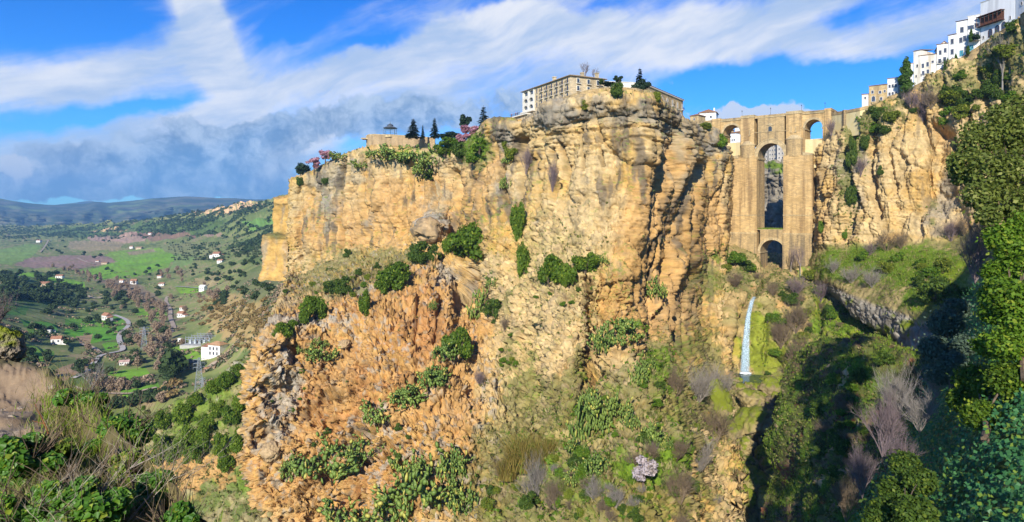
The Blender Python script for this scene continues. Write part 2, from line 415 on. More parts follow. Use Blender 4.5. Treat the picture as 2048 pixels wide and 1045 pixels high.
class Rock:
    """carries the working arrays of one rock face while it is being shaped and coloured"""
    def __init__(s, cols, step=1.5, flip=False):
        s.G = loft(cols, step, step); s.px, s.py = project(s.G); s.X, s.Y, s.Z = [s.G[..., i].astype(np.float32) for i in range(3)]
        n = normals(box_blur(s.G, 6))
        if (n * s.G).sum(-1).mean() > 0: n = -n
        s.N = n.astype(np.float32)
        s.U = np.cumsum(np.concatenate([np.zeros((s.G.shape[0], 1)), np.hypot(np.diff(s.G[..., 0], axis=1), np.diff(s.G[..., 1], axis=1))], 1), 1).astype(np.float32)
        s.U = np.broadcast_to(s.U[s.G.shape[0] // 3][None], s.U.shape)
        s.wx = 9 * fbm(s.X / 9, s.Y / 9, s.Z / 9, 3, 40); s.wy = 9 * fbm(s.X / 9, s.Y / 9, s.Z / 9, 3, 47)
        s.D = np.zeros(s.px.shape, np.float32)
    def m(s, lst, base=0.0, soft=.22, namp=.45, nsc=14, seed=60):
        b = bl(s.px, s.py, lst) + base
        return sst(b + namp * fbm(s.X / nsc, s.Y / nsc, s.Z / nsc, 4, seed), .5 - soft, .5 + soft)
    def strata(s, amp, th, seed=1, sharp=6, warp=.5):
        h = s.Z / th + warp * fbm(s.X / 45, s.Y / 45, s.Z / 60, 3, seed) + .15 * fbm(s.X / 6, s.Y / 6, s.Z / 6, 2, seed + 3)
        k = np.floor(h); f = h - k
        a = h01(k, seed); c = np.abs(2 * f - 1)
        prof = (1 - c ** sharp) - .75 + (a - .5) * 1.1
        pres = sst(fbm(s.X / 18, s.Y / 18, s.Z / 9, 3, seed + 5) + .12, -.15, .35)
        return amp * prof * (.25 + .75 * pres)
    def columns(s, amp, wd, seed=2, sharp=5, warp=.7):
        h = s.U / wd + warp * fbm(s.X / 40, s.Y / 40, s.Z / 70, 3, seed) + .12 * fbm(s.X / 7, s.Y / 7, s.Z / 9, 3, seed + 3)
        k = np.floor(h); f = h - k; c = np.abs(2 * f - 1)
        prof = (1 - c ** sharp) - .8 + (h01(k, seed + 1) - .5) * 1.0
        pres = sst(fbm(s.X / 30, s.Y / 30, s.Z / 25, 3, seed + 5) + .1, -.2, .3)
        return amp * prof * (.3 + .7 * pres)
    def runnels(s, amp, wd, seed=3):
        return amp * ridged(s.U / wd, s.Z / (wd * 7), s.U * 0 + seed, 4, seed)
    def lumps(s, amp, sc, octv=5, seed=4, gain=.55):
        return amp * fbm(s.X / sc, s.Y / sc, s.Z / sc, octv, seed, gain)
    def crag(s, amp, sc, octv=5, seed=5, ax=(1, 1, 1)):
        return amp * ridged(s.X / sc / ax[0], s.Y / sc / ax[1], s.Z / sc / ax[2], octv, seed, .55)
    def facets(s, amp, sc, seed=7, ax=(1, 1, 1), crack=.5, warp=.25):
        """broken, angular rock: tilted planes with open joints between them"""
        w1 = warp * fbm(s.X / sc / 1.6, s.Y / sc / 1.6, s.Z / sc / 1.6, 3, seed + 9); w2 = warp * fbm(s.X / sc / 1.6 + 7, s.Y / sc / 1.6, s.Z / sc / 1.6, 3, seed + 13)
        e, f, v = worley(s.X / sc / ax[0] + w1, s.Y / sc / ax[1] + w2, s.Z / sc / ax[2] + w1, seed)
        return amp * (f * 1.1 + (v - .5) * .9 - crack * 1.7 * np.exp(-(e / .085) ** 2))
    def pits(s, amp, sc, th=.22, seed=6):
        return -amp * sst(pn(s.X / sc, s.Y / sc, s.Z / sc / .7, seed), th, th + .18)
    def restage(s):
        """bake the broad form, so that the fine breakage follows it"""
        s.apply(); s.X, s.Y, s.Z = [s.G[..., i].astype(np.float32) for i in range(3)]
        n = normals(box_blur(s.G, 3)); n = n * np.sign((n * s.N).sum(-1, keepdims=True)); s.N = n.astype(np.float32); s.D = np.zeros(s.px.shape, np.float32)
    def apply(s, back_depth=0):
        s.G = s.G + s.N * s.D[..., None]
    def shape_colour(s, c):
        n = fbm(s.X / 5, s.Y / 5, s.Z / 5, 5, 90, .68)
        e, f, v = worley(s.X / 1.9, s.Y / 1.9, s.Z / 1.2, 91)
        return c * np.clip(1 + .42 * n + .30 * (v - .5), .4, 1.7)[..., None]
def col_of(px, rows):
    out = []
    for r in rows: out.append(P(*r) if len(r) == 3 else P(px, *r))
    return out
def back_of(pts, dy=70, dz=1.5, dx=0): 
    p = pts[0]; k = (p[1] + dy) / p[1]
    return [(p[0] * k + dx, p[1] + dy, p[2] + dz)] + pts
# ------------------------------------------------------------------ the great cliff left of the bridge, down to the gorge
MC = [
 col_of(580, [(580,365,455),(580,420,453),(578,470,450),(580,520,447),(582,540,445),(575,565,400),(562,610,330),(544,655,255),(507,740,232),(495,880,222),(545,1075,208)]),
 col_of(620, [(620,345,442),(622,400,440),(620,450,437),(615,500,434),(612,545,430),(610,570,395),(600,600,330),(590,650,258),(575,720,240),(570,870,222),(610,1075,202)]),
 col_of(690, [(690,308,420),(688,360,418),(688,420,415),(690,470,410),(690,490,405),(685,540,370),(680,590,310),(672,640,262),(665,720,240),(660,870,218),(690,1075,198)]),
 col_of(760, [(755,292,390),(758,350,388),(760,420,384),(765,480,380),(765,513,376),(755,550,345),(745,585,300),(740,600,270),(735,700,238),(745,860,212),(770,1075,188)]),
 col_of(830, [(835,296,378),(835,340,376),(832,400,372),(830,450,368),(825,500,362),(815,520,340),(810,535,315),(805,545,290),(800,660,245),(830,850,208),(850,1075,180)]),
 col_of(885, [(882,300,368),(880,345,366),(880,390,362),(878,430,350),(870,442,330),(868,480,320),(872,520,306),(880,560,290),(890,660,248),(905,850,204),(930,1075,173)]),
 col_of(920, [(925,288,352),(922,330,350),(918,390,348),(916,440,338),(918,470,322),(925,500,300),(930,545,288),(935,600,275),(945,690,245),(970,850,205),(990,1075,166)]),
 col_of(975, [(978,244,305),(970,300,303),(965,370,300),(960,430,295),(965,470,285),(975,505,275),(980,560,266),(990,620,256),(1000,700,240),(1020,840,205),(1040,1075,158)]),
 col_of(1050,[(1045,240,290),(1045,290,288),(1040,350,286),(1040,410,280),(1045,450,272),(1050,500,263),(1055,560,252),(1060,620,240),(1065,720,222),(1085,850,196),(1110,1075,148)]),
 col_of(1115,[(1110,207,268),(1112,270,266),(1112,340,263),(1115,400,259),(1115,440,253),(1118,490,246),(1118,550,238),(1118,620,228),(1118,740,207),(1125,850,184),(1150,1075,140)]),
 col_of(1190,[(1190,188,255),(1192,250,253),(1192,320,250),(1190,390,246),(1190,430,242),(1190,480,237),(1188,540,231),(1180,620,224),(1178,720,212),(1185,850,178),(1200,1075,133)]),
 col_of(1265,[(1265,184,250),(1268,250,247),(1265,320,244),(1262,390,241),(1255,430,239),(1250,490,236),(1250,560,232),(1245,630,226),(1240,720,198),(1255,850,172),(1260,1075,128)]),
 col_of(1295,[(1300,190,253),(1305,250,252),(1298,320,253),(1290,390,254),(1285,430,254),(1285,490,254),(1285,560,252),(1290,640,242),(1290,720,212),(1310,850,176),(1320,1075,130)]),
 col_of(1335,[(1330,207,262),(1335,260,265),(1330,320,265),(1325,390,264),(1322,430,263),(1320,490,262),(1325,560,259),(1325,640,251),(1335,720,232),(1360,850,188),(1370,1075,138)]),
 col_of(1372,[(1368,237,288),(1375,280,289),(1378,330,290),(1380,390,290),(1380,430,290),(1382,490,289),(1385,560,286),(1385,640,280),(1390,740,262),(1405,850,220),(1410,1075,153)]),
 col_of(1405,[(1400,254,338),(1402,300,337),(1405,350,336),(1408,400,335),(1410,440,335),(1412,490,334),(1412,530,330),(1415,600,315),(1420,700,292),(1430,850,240),(1440,1075,163)]),
 col_of(1450,[(1432,264,350),(1450,310,352),(1455,350,352),(1455,400,351),(1458,440,350),(1455,490,348),(1455,520,345),(1455,600,318),(1462,720,292),(1475,860,248),(1490,1075,170)]),
]
MC = [back_of(c) for c in MC]
left = [(x + 12, y + 70, z) for x, y, z in MC[0]]; right = [(x + 16, y + 55, z) for x, y, z in MC[-1]]
MC = [left] + MC + [right]
k = Rock(MC, 1.45)
px, py = k.px, k.py
vert = sst(bl(px, py, [(640,420,75,105,1),(760,395,95,110,1),(850,370,60,100,1),(950,330,60,130,1.1),(1010,300,60,120,1),(1120,300,90,150,1.2),(1230,310,80,190,1.3),(1310,420,70,260,1.3),(1370,450,50,260,1.3),(1420,390,60,160,1.4)]), .3, .75)
orange_z = sst(bl(px, py, [(600,800,130,220,1.2),(730,760,160,220,1.2),(850,640,100,150,1.1),(880,820,130,200,1.0),(640,650,80,40,.8),(760,980,220,110,1.0)]), .35, .7)
top_z = sst(bl(px, py, [(1200,240,190,70,1.3),(1010,280,60,60,.9),(1420,290,50,50,1.0)]), .25, .7)
low_z = sst(py + 8 * k.wx, 640, 800) * sst(px, 960, 1060)
D = k.D
D += vert * (k.strata(1.6, 4.6, 1) * (.5 + 1.3 * top_z) + k.strata(.55, 1.5, 11) * (.4 + .8 * top_z) + k.columns(2.6, 15, 2) + k.runnels(1.0, 5, 3))
blocky = np.clip(.30 + .9 * top_z, 0, 1.1); rec = sst(bl(px, py, [(1335,520,52,170,1.2),(1370,430,30,170,1.0),(1420,420,40,130,.7),(1240,590,60,70,.8)]), .3, .7)
tiltU = k.U + .16 * k.Z
D += rec * 2.4 * (ridged(tiltU / 8.5, k.Z / 75, k.U * 0 + 3, 3, 171) - .1) + rec * .6 * ridged(tiltU / 2.6, k.Z / 26, k.U * 0 + 5, 3, 173)
D += vert * blocky * k.facets(.6, 7, 141, (1, 1, .8), .5) + vert * k.facets(1.8, 18, 175, (1, 1, 2.0), .5) + (1 - vert) * (k.facets(1.7, 7.5, 145) + 0 + .5 * orange_z * k.facets(1.6, 5, 149, (1.2, 1, .7)))
D += vert * (k.lumps(1.6, 16, 5, 4) + k.pits(1.0, 3.0, .24, 6) + k.pits(1.8, 7, .3, 16))
D += orange_z * (k.crag(2.6, 15, 6, 5, (1, 1, .8)) + k.lumps(1.2, 9, 3, 21, .5) + k.crag(1.0, 4.2, 4, 25))
sl_ = np.clip(1 - vert - orange_z, 0, 1)
D += sl_ * (k.lumps(2.0, 18, 3, 31, .5) + k.crag(.6, 5, 4, 33))
D += low_z * k.lumps(2.0, 14, 4, 35, .55)
# buttresses, hollows and named outcrops of this face: (px, py, rx, ry, metres out, tilt)
D += bl(px + .6 * k.wx, py + .6 * k.wy, [
 (862,462,34,26,7,0),(845,545,40,30,4,0),(1112,232,40,26,4.5,0),(1088,250,14,24,-2,0),(1010,262,34,34,5,0),(1000,300,26,40,-4,0),
 (1225,205,70,14,3,4),(1290,300,26,100,4,4),(1285,450,22,80,5,0),(1318,350,14,130,-5,12),(1350,330,18,90,4,10),(1345,480,14,110,-4,4),(1372,430,16,120,3,0),
 (1420,330,34,90,5,0),(1150,690,40,120,7,0),(1190,720,20,100,-8,8),(1245,690,60,60,5,0),(1050,720,20,110,-4,0),(960,540,40,30,4,0),(925,570,22,60,-8,20),
 (960,640,40,120,-4,0),(560,740,40,70,4,0),(610,670,60,18,3,-8),(640,690,70,22,-5,-8),(700,650,40,30,3,0),(760,620,40,60,4,20),(900,600,14,80,4,10),
 (850,600,40,70,3,15),(660,900,80,16,-4,-18),(720,830,70,18,-5,-14),(760,790,60,16,4,-14),(690,960,90,20,3,-16),(800,870,60,18,3,-10),(560,880,50,40,3,0),
 (760,470,50,26,-3,0),(800,455,26,12,-3,20),(700,445,20,60,2,0),(650,430,36,60,3,0),(1375,640,22,90,-5,0),(1310,600,16,120,-4,8),(1260,480,24,90,2,0),
 (1060,900,60,60,5,20),(1010,970,80,50,-3,0),(1300,790,50,60,5,0),(1340,900,60,40,4,0),(1180,960,60,60,3,0),(1090,560,60,60,2,0)])
W8 = (k.wx * .45, k.wy * .3)
D -= 1.35 * cracks(px, py, [
 ([(684,320),(682,420),(686,495)], 4.5, 7), ([(905,345),(918,370),(912,430),(903,470)], 5.5, 9), ([(1040,285),(1047,330),(1042,370),(1030,430)], 6, 9),
 ([(1388,330),(1386,420),(1388,520),(1396,560)], 6, 16), ([(1375,280),(1380,340)], 5, 8), ([(1108,300),(1110,400)], 4, 4), ([(1123,290),(1130,350)], 5, 5), ([(1165,260),(1168,340)], 2.5, 3),
 ([(1203,265),(1206,330)], 3, 4), ([(1310,225),(1300,300),(1282,400),(1275,470)], 4, 4), ([(1345,520),(1332,600),(1318,650)], 4, 6), ([(1310,470),(1298,560),(1290,640)], 4, 5),
 ([(1176,560),(1178,640),(1186,740),(1165,800)], 6, 8), ([(1058,640),(1066,720),(1062,770)], 4, 5), ([(1360,600),(1352,690),(1390,760)], 5, 6), ([(820,330),(826,420)], 3, 2.5),
 ([(735,330),(730,400),(738,470)], 3, 2), ([(640,370),(646,450),(640,510)], 3, 2.5), ([(600,380),(604,450),(598,520)], 4, 3), ([(860,340),(868,420)], 3, 3), ([(960,320),(955,420)], 4, 4),
 ([(1000,330),(1010,400)], 4, 4), ([(955,520),(930,545),(918,575)], 7, 9), ([(880,600),(868,690)], 3, 4), ([(835,610),(828,700)], 3, 3), ([(590,690),(582,780)], 4, 4), ([(650,730),(620,800)], 3, 3),
 ([(700,790),(650,800),(610,830)], 4, 4), ([(780,850),(700,880),(640,900)], 5, 4), ([(800,890),(740,920),(640,960),(600,990)], 5, 5), ([(910,740),(850,790)], 4, 3), ([(1395,560),(1440,580)], 4, 2),
 ([(1300,880),(1310,960)], 4, 4), ([(1210,880),(1190,960)], 5, 4)], W8)
LEDGE = [[(720,780),(650,800),(605,835)], [(790,845),(700,880),(630,905)], [(850,880),(740,925),(640,962),(590,1000)], [(915,800),(850,835),(790,852),(715,862)], [(700,688),(640,704),(590,692)], [(770,752),(700,775),(655,806)],
         [(940,905),(860,915),(800,935)], [(700,990),(640,1010),(570,1030)], [(900,740),(840,760),(800,790)], [(600,760),(560,775),(520,770)], [(590,850),(540,862),(505,858)], [(1090,650),(1040,668)], [(1240,730),(1215,748)]]
D += cracks(px, py + 11, [(l, 10, 2.2) for l in LEDGE], W8); D -= cracks(px, py - 7, [(l, 6, 3.0) for l in LEDGE], W8)
k.D = D
# top edge stays where the buildings stand
k.D *= sst(np.arange(px.shape[0])[:, None] / px.shape[0] + 0 * px, .0, .12) * .8 + .2
k.restage()
fz = np.clip(1.15 - vert * .82, .3, 1.15)
k.D += fz * (k.facets(1.2, 3.4, 147, (1, 1, .85), .6) + k.facets(.55, 1.5, 148, (1, 1, .8), .6)) + vert * (k.strata(.5, 1.7, 181) * (.45 + .9 * top_z) + k.pits(.8, 2.2, .26, 182)) + .25 * k.lumps(1, 2, 4, 183)
k.apply()
n2 = normals(k.G); n2 = n2 * np.sign(-(n2 * k.G).sum(-1, keepdims=True)); up = n2[..., 2].astype(np.float32)
lown = fbm(k.X / 22, k.Y / 22, k.Z / 22, 4, 70); fin = fbm(k.X / 3, k.Y / 3, k.Z / 3, 4, 71); streak = fbm(k.U / 3.2, k.U * 0, k.Z / 26, 4, 72)
lay = fbm(k.X / 60, k.Y / 60, k.Z / 2.6, 4, 73)
c = mixc(np.broadcast_to(np.array(BEIGE, np.float32), px.shape + (3,)), TAN, sst(lown + .5 * lay, -.3, .4))
c = mixc(c, ORANGE, .75 * k.m([(640,440,70,60,.55),(790,450,110,60,.8),(760,360,70,40,.4),(870,400,40,60,.6),(960,360,50,80,.6),(940,420,30,50,.5),(1280,520,60,130,1.0),(1300,420,40,130,.9),
    (1350,480,60,150,1.0),(1345,330,30,80,.5),(1420,440,40,90,1.0),(1235,590,50,70,.7),(1150,760,40,40,.6),(1340,640,50,90,.65),(690,470,80,30,.6),(800,400,90,50,.5),(640,430,40,60,.45),(1000,310,20,60,.5),(1130,290,50,30,.3),(950,570,40,40,.7)], -.02, .3, .5))
c = mixc(c, ORANGE, k.m([(700,760,200,170,1.1),(820,640,120,110,1.1),(590,900,120,140,.8),(760,980,240,100,1.0),(920,800,80,130,.9),(640,660,70,30,.9),(950,720,30,60,.6),(1240,690,50,50,.85),(1120,800,60,40,.6),(1400,640,50,80,.35),(1330,860,40,30,.3)], -.08, .3, .5))
c = mixc(c, DEEP, .8 * k.m([(690,800,170,110,.6),(830,640,90,80,.6),(760,960,180,60,.55),(660,640,60,30,.6),(870,690,60,60,.4)], -.05, .3, .8, 9, 65))
# grey weathered tops and runs of dark lichen
c = mixc(c, (.33, .27, .17), .8 * k.m([(655,410,24,90,.75),(875,420,26,70,.7),(640,350,40,30,.6),(1015,380,24,60,.55),(850,320,60,16,.6),(720,360,60,14,.5),(1210,240,120,40,.5),(1420,300,40,60,.6),(1330,280,40,70,.55),(600,430,18,60,.5),(1270,330,26,70,.4),(1370,350,30,90,.45)], -.02, .22, .8, 8, 176))
c = mixc(c, GREY, .95 * k.m([(1200,215,150,34,.55),(1110,235,40,30,.75),(1010,265,44,36,.7),(1250,300,90,50,.18),(1420,285,44,40,.7),(1330,250,50,60,.4),(700,330,110,26,.5),(860,330,50,30,.5),(640,380,50,34,.45),(1000,380,40,50,.4),(880,440,40,40,.4),(730,430,30,30,.3),(660,440,24,60,.4)], -.03, .25, .75, 9, 61))
c = mixc(c, DARK, .85 * sst(streak + .5 * lown - .0, .10, .46) * vert)
c = mixc(c, BEIGE, .8 * k.m([(1150,430,90,70,.6),(1110,560,90,120,.8),(1120,690,60,100,.9),(1180,480,60,60,.6),(990,800,70,120,.7),(1010,660,40,120,.6),(640,560,60,40,.6),(1270,220,60,30,.3)], -.05, .3, .5, 12, 68))
c = mixc(c, LICHEN, .8 * k.m([(560,740,44,90,.6),(540,860,44,80,.62),(870,455,34,26,.95),(740,590,60,20,.9),(620,655,90,16,.8),(590,800,40,60,.4),(880,560,50,30,.7),(780,820,60,16,.6),(870,780,40,20,.5),(970,810,50,80,.35),(660,690,40,20,.4)], -.06, .16, .9, 6, 62))
c = mixc(c, GREY, .55 * k.m([(560,740,50,90,.45),(540,870,50,80,.45),(870,455,34,26,.6),(620,660,90,20,.5)], -.05, .15, .9, 3, 66))
# dry grass, olive scrub and fresh green on the shelves and slopes
ledge = sst(up + .15 * fin, .35, .75)
c = mixc(c, OLIVE, .8 * sst(k.m([(720,550,110,50,1.1),(800,520,80,20,.8),(620,580,60,40,.5),(1110,480,90,40,.35),(1110,570,90,30,.35),(1000,590,30,40,.5),(1010,700,50,80,.5),(1080,850,90,90,.9),(1200,850,120,120,.9),(1330,800,60,160,.9),(1150,1000,300,90,1.1),(1000,960,60,90,.6),(1420,560,40,50,.9),(1410,680,30,60,.4),(950,300,40,40,.9),(1430,800,50,100,.9)], -.05, .25, .7, 7, 63), 0, 1))
c = mixc(c, STRAW, .7 * k.m([(1100,490,100,60,.7),(1130,600,80,80,.6),(1000,690,60,70,.4),(1120,860,110,60,.4),(1250,880,110,90,.45),(720,520,80,30,.35),(1350,760,50,60,.4),(1000,850,50,90,.4),(640,590,40,30,.4)], -.05, .2, .8, 5, 64))
c = mixc(c, GRASS, k.m([(820,305,90,16,.7),(950,290,30,34,.9),(1240,660,50,16,.9),(1310,740,44,60,.8),(1200,800,70,60,.45),(1300,940,90,40,.8),(1150,960,120,90,.5),(1070,760,40,20,.3),(1000,1030,60,40,.4),(1440,515,40,20,.6),(1350,860,60,80,.5),(1440,790,30,40,.6)], -.1, .2, .7, 6, 67))
c = mixc(c, GRASS, .6 * ledge * sst(lown + fin, .1, .5) * (1 - orange_z))
sp = fbm(k.X / 2.2, k.Y / 2.2, k.Z / 2.2, 4, 178)
c = mixc(c, LICHEN, .75 * orange_z * sst(sp + .5 * lown, .22, .38)); c = mixc(c, TAN, .55 * orange_z * sst(-sp + .6 * lown, .1, .4)); c = mixc(c, (.30, .22, .13), .6 * sst(sp - .4 * lown, .25, .4) * (1 - vert * .4))
c = k.shape_colour(c)
ROCK = rock_mat('weathered_rock', .8, 3.2, .55)
cliff = grid_obj('cliff', k.G, ROCK, c, key='massif')
MASSIF = k; MASSIF_UP = up
# the farther pillar and shelf that close the face on the left
PC = [col_of(0, r) for r in [
 [(554,397,492),(553,430,490),(552,462,488),(545,468,480),(530,472,474),(528,500,472),(528,528,470),(520,560,460)],
 [(566,393,480),(566,430,478),(566,462,476),(556,468,470),(548,472,464),(548,500,462),(548,528,460),(545,560,452)],
 [(582,385,478),(582,430,476),(584,462,474),(580,468,468),(572,472,462),(574,500,460),(574,530,458),(575,560,450)]]]
PC = [back_of(q, 60, 1) for q in PC]
PC = [[(x + 14, y + 70, z) for x, y, z in PC[0]]] + PC
k = Rock(PC, 1.5); k.D += k.columns(2.2, 11, 5) + k.strata(.8, 4, 6) + k.lumps(1.2, 9, 5, 7) + k.pits(1, 3); k.apply()
c = mixc(np.broadcast_to(np.array(TAN, np.float32), k.px.shape + (3,)), GREY, .7 * sst(fbm(k.X / 6, k.Y / 6, k.Z / 14, 4, 3), -.1, .4))
c = mixc(c, ORANGE, .5 * sst(fbm(k.X / 10, k.Y / 10, k.Z / 10, 4, 8), 0, .4)); c = mixc(c, OLIVE, bl(k.px, k.py, [(550,470,26,8,1)]))
grid_obj('cliff', k.G, ROCK, k.shape_colour(c))
# ------------------------------------------------------------------ the cliff on the right of the bridge, its grass terrace and overhang
RC = [
 col_of(0, [(1622,300,378),(1612,350,378),(1612,400,377),(1612,450,375),(1610,505,372),(1615,520,362),(1620,540,350),(1622,560,345),(1626,572,344),(1628,575,356)]),
 col_of(0, [(1655,285,360),(1645,340,356),(1645,400,352),(1645,450,349),(1645,500,345),(1648,515,335),(1655,540,322),(1660,565,312),(1668,590,310),(1670,594,326)]),
 col_of(0, [(1705,255,346),(1695,320,340),(1690,380,335),(1690,440,330),(1692,495,326),(1700,520,312),(1710,560,292),(1705,592,284),(1712,632,281),(1714,637,300)]),
 col_of(0, [(1762,212,328),(1752,290,322),(1745,370,315),(1742,430,310),(1745,488,305),(1755,520,288),(1765,570,266),(1768,612,256),(1775,668,252),(1778,674,272)]),
 col_of(0, [(1803,194,312),(1800,270,304),(1795,350,296),(1795,420,290),(1800,482,284),(1810,520,266),(1820,580,243),(1822,632,232),(1822,706,228),(1824,713,248)]),
 col_of(0, [(1855,167,284),(1855,250,276),(1850,330,268),(1850,410,262),(1860,475,254),(1870,520,238),(1880,590,216),(1882,655,206),(1872,742,203),(1872,750,220)]),
 col_of(0, [(1905,134,253),(1915,220,246),(1915,310,240),(1920,390,232),(1925,460,224),(1935,520,208),(1945,600,190),(1945,670,180),(1940,755,178),(1940,762,192)]),
 col_of(0, [(1965,94,223),(1980,180,216),(1985,280,208),(1985,380,198),(1990,450,190),(1995,530,175),(2000,610,160),(2005,690,150),(2000,772,150),(2000,780,160)]),
 col_of(0, [(2060,29,188),(2070,130,180),(2075,250,170),(2080,360,160),(2080,440,152),(2080,540,140),(2080,620,130),(2080,710,122),(2080,792,122),(2080,800,130)]),
 col_of(0, [(2200,-70,150),(2210,60,142),(2215,220,134),(2220,340,126),(2220,440,118),(2220,560,108),(2220,660,100),(2220,760,95),(2220,850,96),(2220,860,105)]),
]
RFAC = [1.0, 1.0, 1.0, 1.02, 1.06, 1.14, 1.25, 1.38, 1.52, 1.65]
RC = [[tuple(v * (1 + (f - 1) * wt) for v in p) for p, wt in zip(q, (1, 1, 1, 1, 1, .9, .75, .6, .6, .6))] for q, f in zip(RC, RFAC)]
RC = [back_of(q, 0, 0) for q in RC]
for q in RC: q[0] = (q[1][0] + 55, q[1][1] + 30, q[1][2] + .5)
k = Rock(RC, 1.5); px, py = k.px, k.py
edge_y = np.interp(px, [1610,1650,1700,1750,1800,1860,1925,1990,2080,2220], [507,502,497,489,483,475,460,450,440,440])
vert = sst(edge_y - py + .8 * k.wy, -6, 14)
under = sst(py - np.interp(px, [1620,1660,1710,1768,1822,1882,1945,2005], [558,566,592,612,632,655,670,690]) + .5 * k.wy, -2, 10)
D = k.D
D += vert * (k.strata(.9, 4.6, 8) * 1.0 + k.strata(.5, 1.6, 12) + k.columns(2.0, 14, 9) + k.runnels(.8, 5, 13) + k.lumps(1.4, 15, 5, 14) + k.facets(1.5, 17, 151, (1, 1, 1.8)) + 1.6 * ridged((k.U + .12 * k.Z) / 11, k.Z / 60, k.U * 0, 3, 177) + k.pits(.9, 3.2, .25, 15))
D += (1 - vert) * (k.lumps(1.3, 12, 6, 17) + k.lumps(.5, 3, 3, 18)) + under * k.lumps(1.0, 5, 5, 19)
D += bl(px + .6 * k.wx, py + .6 * k.wy, [(1800,420,70,80,-5,0),(1690,380,26,120,4,12),(1655,420,18,90,3,5),(1880,330,30,110,-10,8),(1905,420,34,70,-7,0),(1880,235,34,30,7,-10),(1920,300,22,60,4,0),
    (1800,250,60,50,3,0),(1930,170,44,44,5,0),(1990,240,60,60,4,0),(1840,230,14,50,-3,0),(1770,330,20,80,3,0),(1950,120,24,20,-3,0),(1890,440,40,26,4,0),(2010,120,40,40,3,0),(1860,590,50,50,2,0)])
D -= cracks(px, py, [([(1715,255),(1700,330),(1712,400),(1690,480)], 7, 7), ([(1752,240),(1742,340),(1752,430)], 5, 6), ([(1660,340),(1650,420),(1640,490)], 4, 4), ([(1845,220),(1858,290),(1860,380)], 5, 5),
    ([(1868,250),(1905,270),(1925,330)], 6, 7), ([(1780,300),(1790,380)], 3, 3), ([(1935,200),(1945,280),(1950,350)], 5, 5), ([(1960,140),(1985,220)], 5, 5), ([(2010,170),(2030,260)], 5, 5), ([(1890,160),(1880,220)], 4, 4)], (k.wx * .5, k.wy * .4))
k.D *= sst(np.arange(px.shape[0])[:, None] / px.shape[0] + 0 * px, .02, .14) * .85 + .15
k.restage(); k.D += vert * (k.facets(.5, 4, 153, (1, 1, 1.4), .8) + k.facets(.3, 1.4, 154, (1, 1, .8)) + k.strata(.4, 1.7, 184)) + under * k.facets(.6, 3, 185) + .2 * k.lumps(1, 2, 4, 186)
k.apply()
n2 = normals(k.G); n2 = n2 * np.sign(-(n2 * k.G).sum(-1, keepdims=True)); up = n2[..., 2].astype(np.float32)
lown = fbm(k.X / 20, k.Y / 20, k.Z / 20, 4, 80); fin = fbm(k.X / 3, k.Y / 3, k.Z / 3, 4, 81); streak = fbm(k.U / 3, k.U * 0, k.Z / 24, 4, 82)
c = mixc(np.broadcast_to(np.array(BEIGE, np.float32), px.shape + (3,)), TAN, .8 * sst(lown + .4 * fbm(k.X / 50, k.Y / 50, k.Z / 2.6, 3, 83), -.25, .4))
c = mixc(c, ORANGE, .5 * k.m([(1800,300,60,60,.45),(1690,400,20,60,.6),(1660,440,16,60,.4),(1650,480,20,20,.7),(1820,420,60,50,.35),(1880,250,30,40,.7),(1960,110,50,26,.6),(1930,440,40,20,.6)], -.05, .3, .5))
c = mixc(c, GREY, .75 * k.m([(1720,330,30,70,.6),(1690,330,30,40,.4),(1810,230,50,40,.3),(1700,440,30,60,.35),(1850,440,30,60,.4),(1890,380,30,80,.7),(1990,200,60,60,.3)], 0, .25, .7, 9, 84) * vert)
c = mixc(c, DARK, .5 * sst(streak + .3 * lown - .05, .12, .5) * vert)
c = mixc(c, OLIVE, .85 * k.m([(1715,270,20,60,.8),(1740,240,40,40,.8),(1800,215,40,30,.6),(1900,180,70,30,.7),(1990,130,70,50,.8),(2030,80,60,40,.7),(1940,300,30,60,.5),(1700,360,16,60,.8),(1850,300,20,60,.3),(1860,410,16,40,.5),(2040,200,40,70,.5)], -.06, .2, .8, 6, 85) * vert)
c = mixc(c, STRAW, .5 * k.m([(1900,170,60,40,.5),(1980,110,60,50,.5),(1860,200,40,40,.4)], -.05, .2, .8, 5, 86) * vert)
g = (1 - vert) * (1 - under)
c = mixc(c, STRAW, g)
c = mixc(c, OLIVE, g * .8 * sst(fin * .6 + lown, -.05, .3))
c = mixc(c, GRASS, g * k.m([(1760,530,150,40,.95),(1720,520,60,30,.6),(1840,500,70,26,.6),(1880,560,60,60,.45),(1830,600,50,40,.45),(1680,540,40,20,.5)], .0, .25, .8, 7, 87))
c = mixc(c, MOSS, .6 * g * k.m([(1880,600,60,60,.7),(1920,560,40,70,.6)], -.1, .2, .8, 7, 88))
c = mixc(c, LICHEN, under); c = mixc(c, GREY, under * sst(fbm(k.X / 2.5, k.Y / 2.5, k.Z / 5, 4, 89) + .1, -.1, .3) * .8)
c = mixc(c, MOSS, under * k.m([(1760,660,70,12,.6),(1840,640,60,20,.5),(1700,600,20,20,.4)], -.1, .2, .9, 4, 91))
c = k.shape_colour(c)
grid_obj('cliff', k.G, ROCK, c, key='right'); RIGHTC = k; RIGHT_UP = up
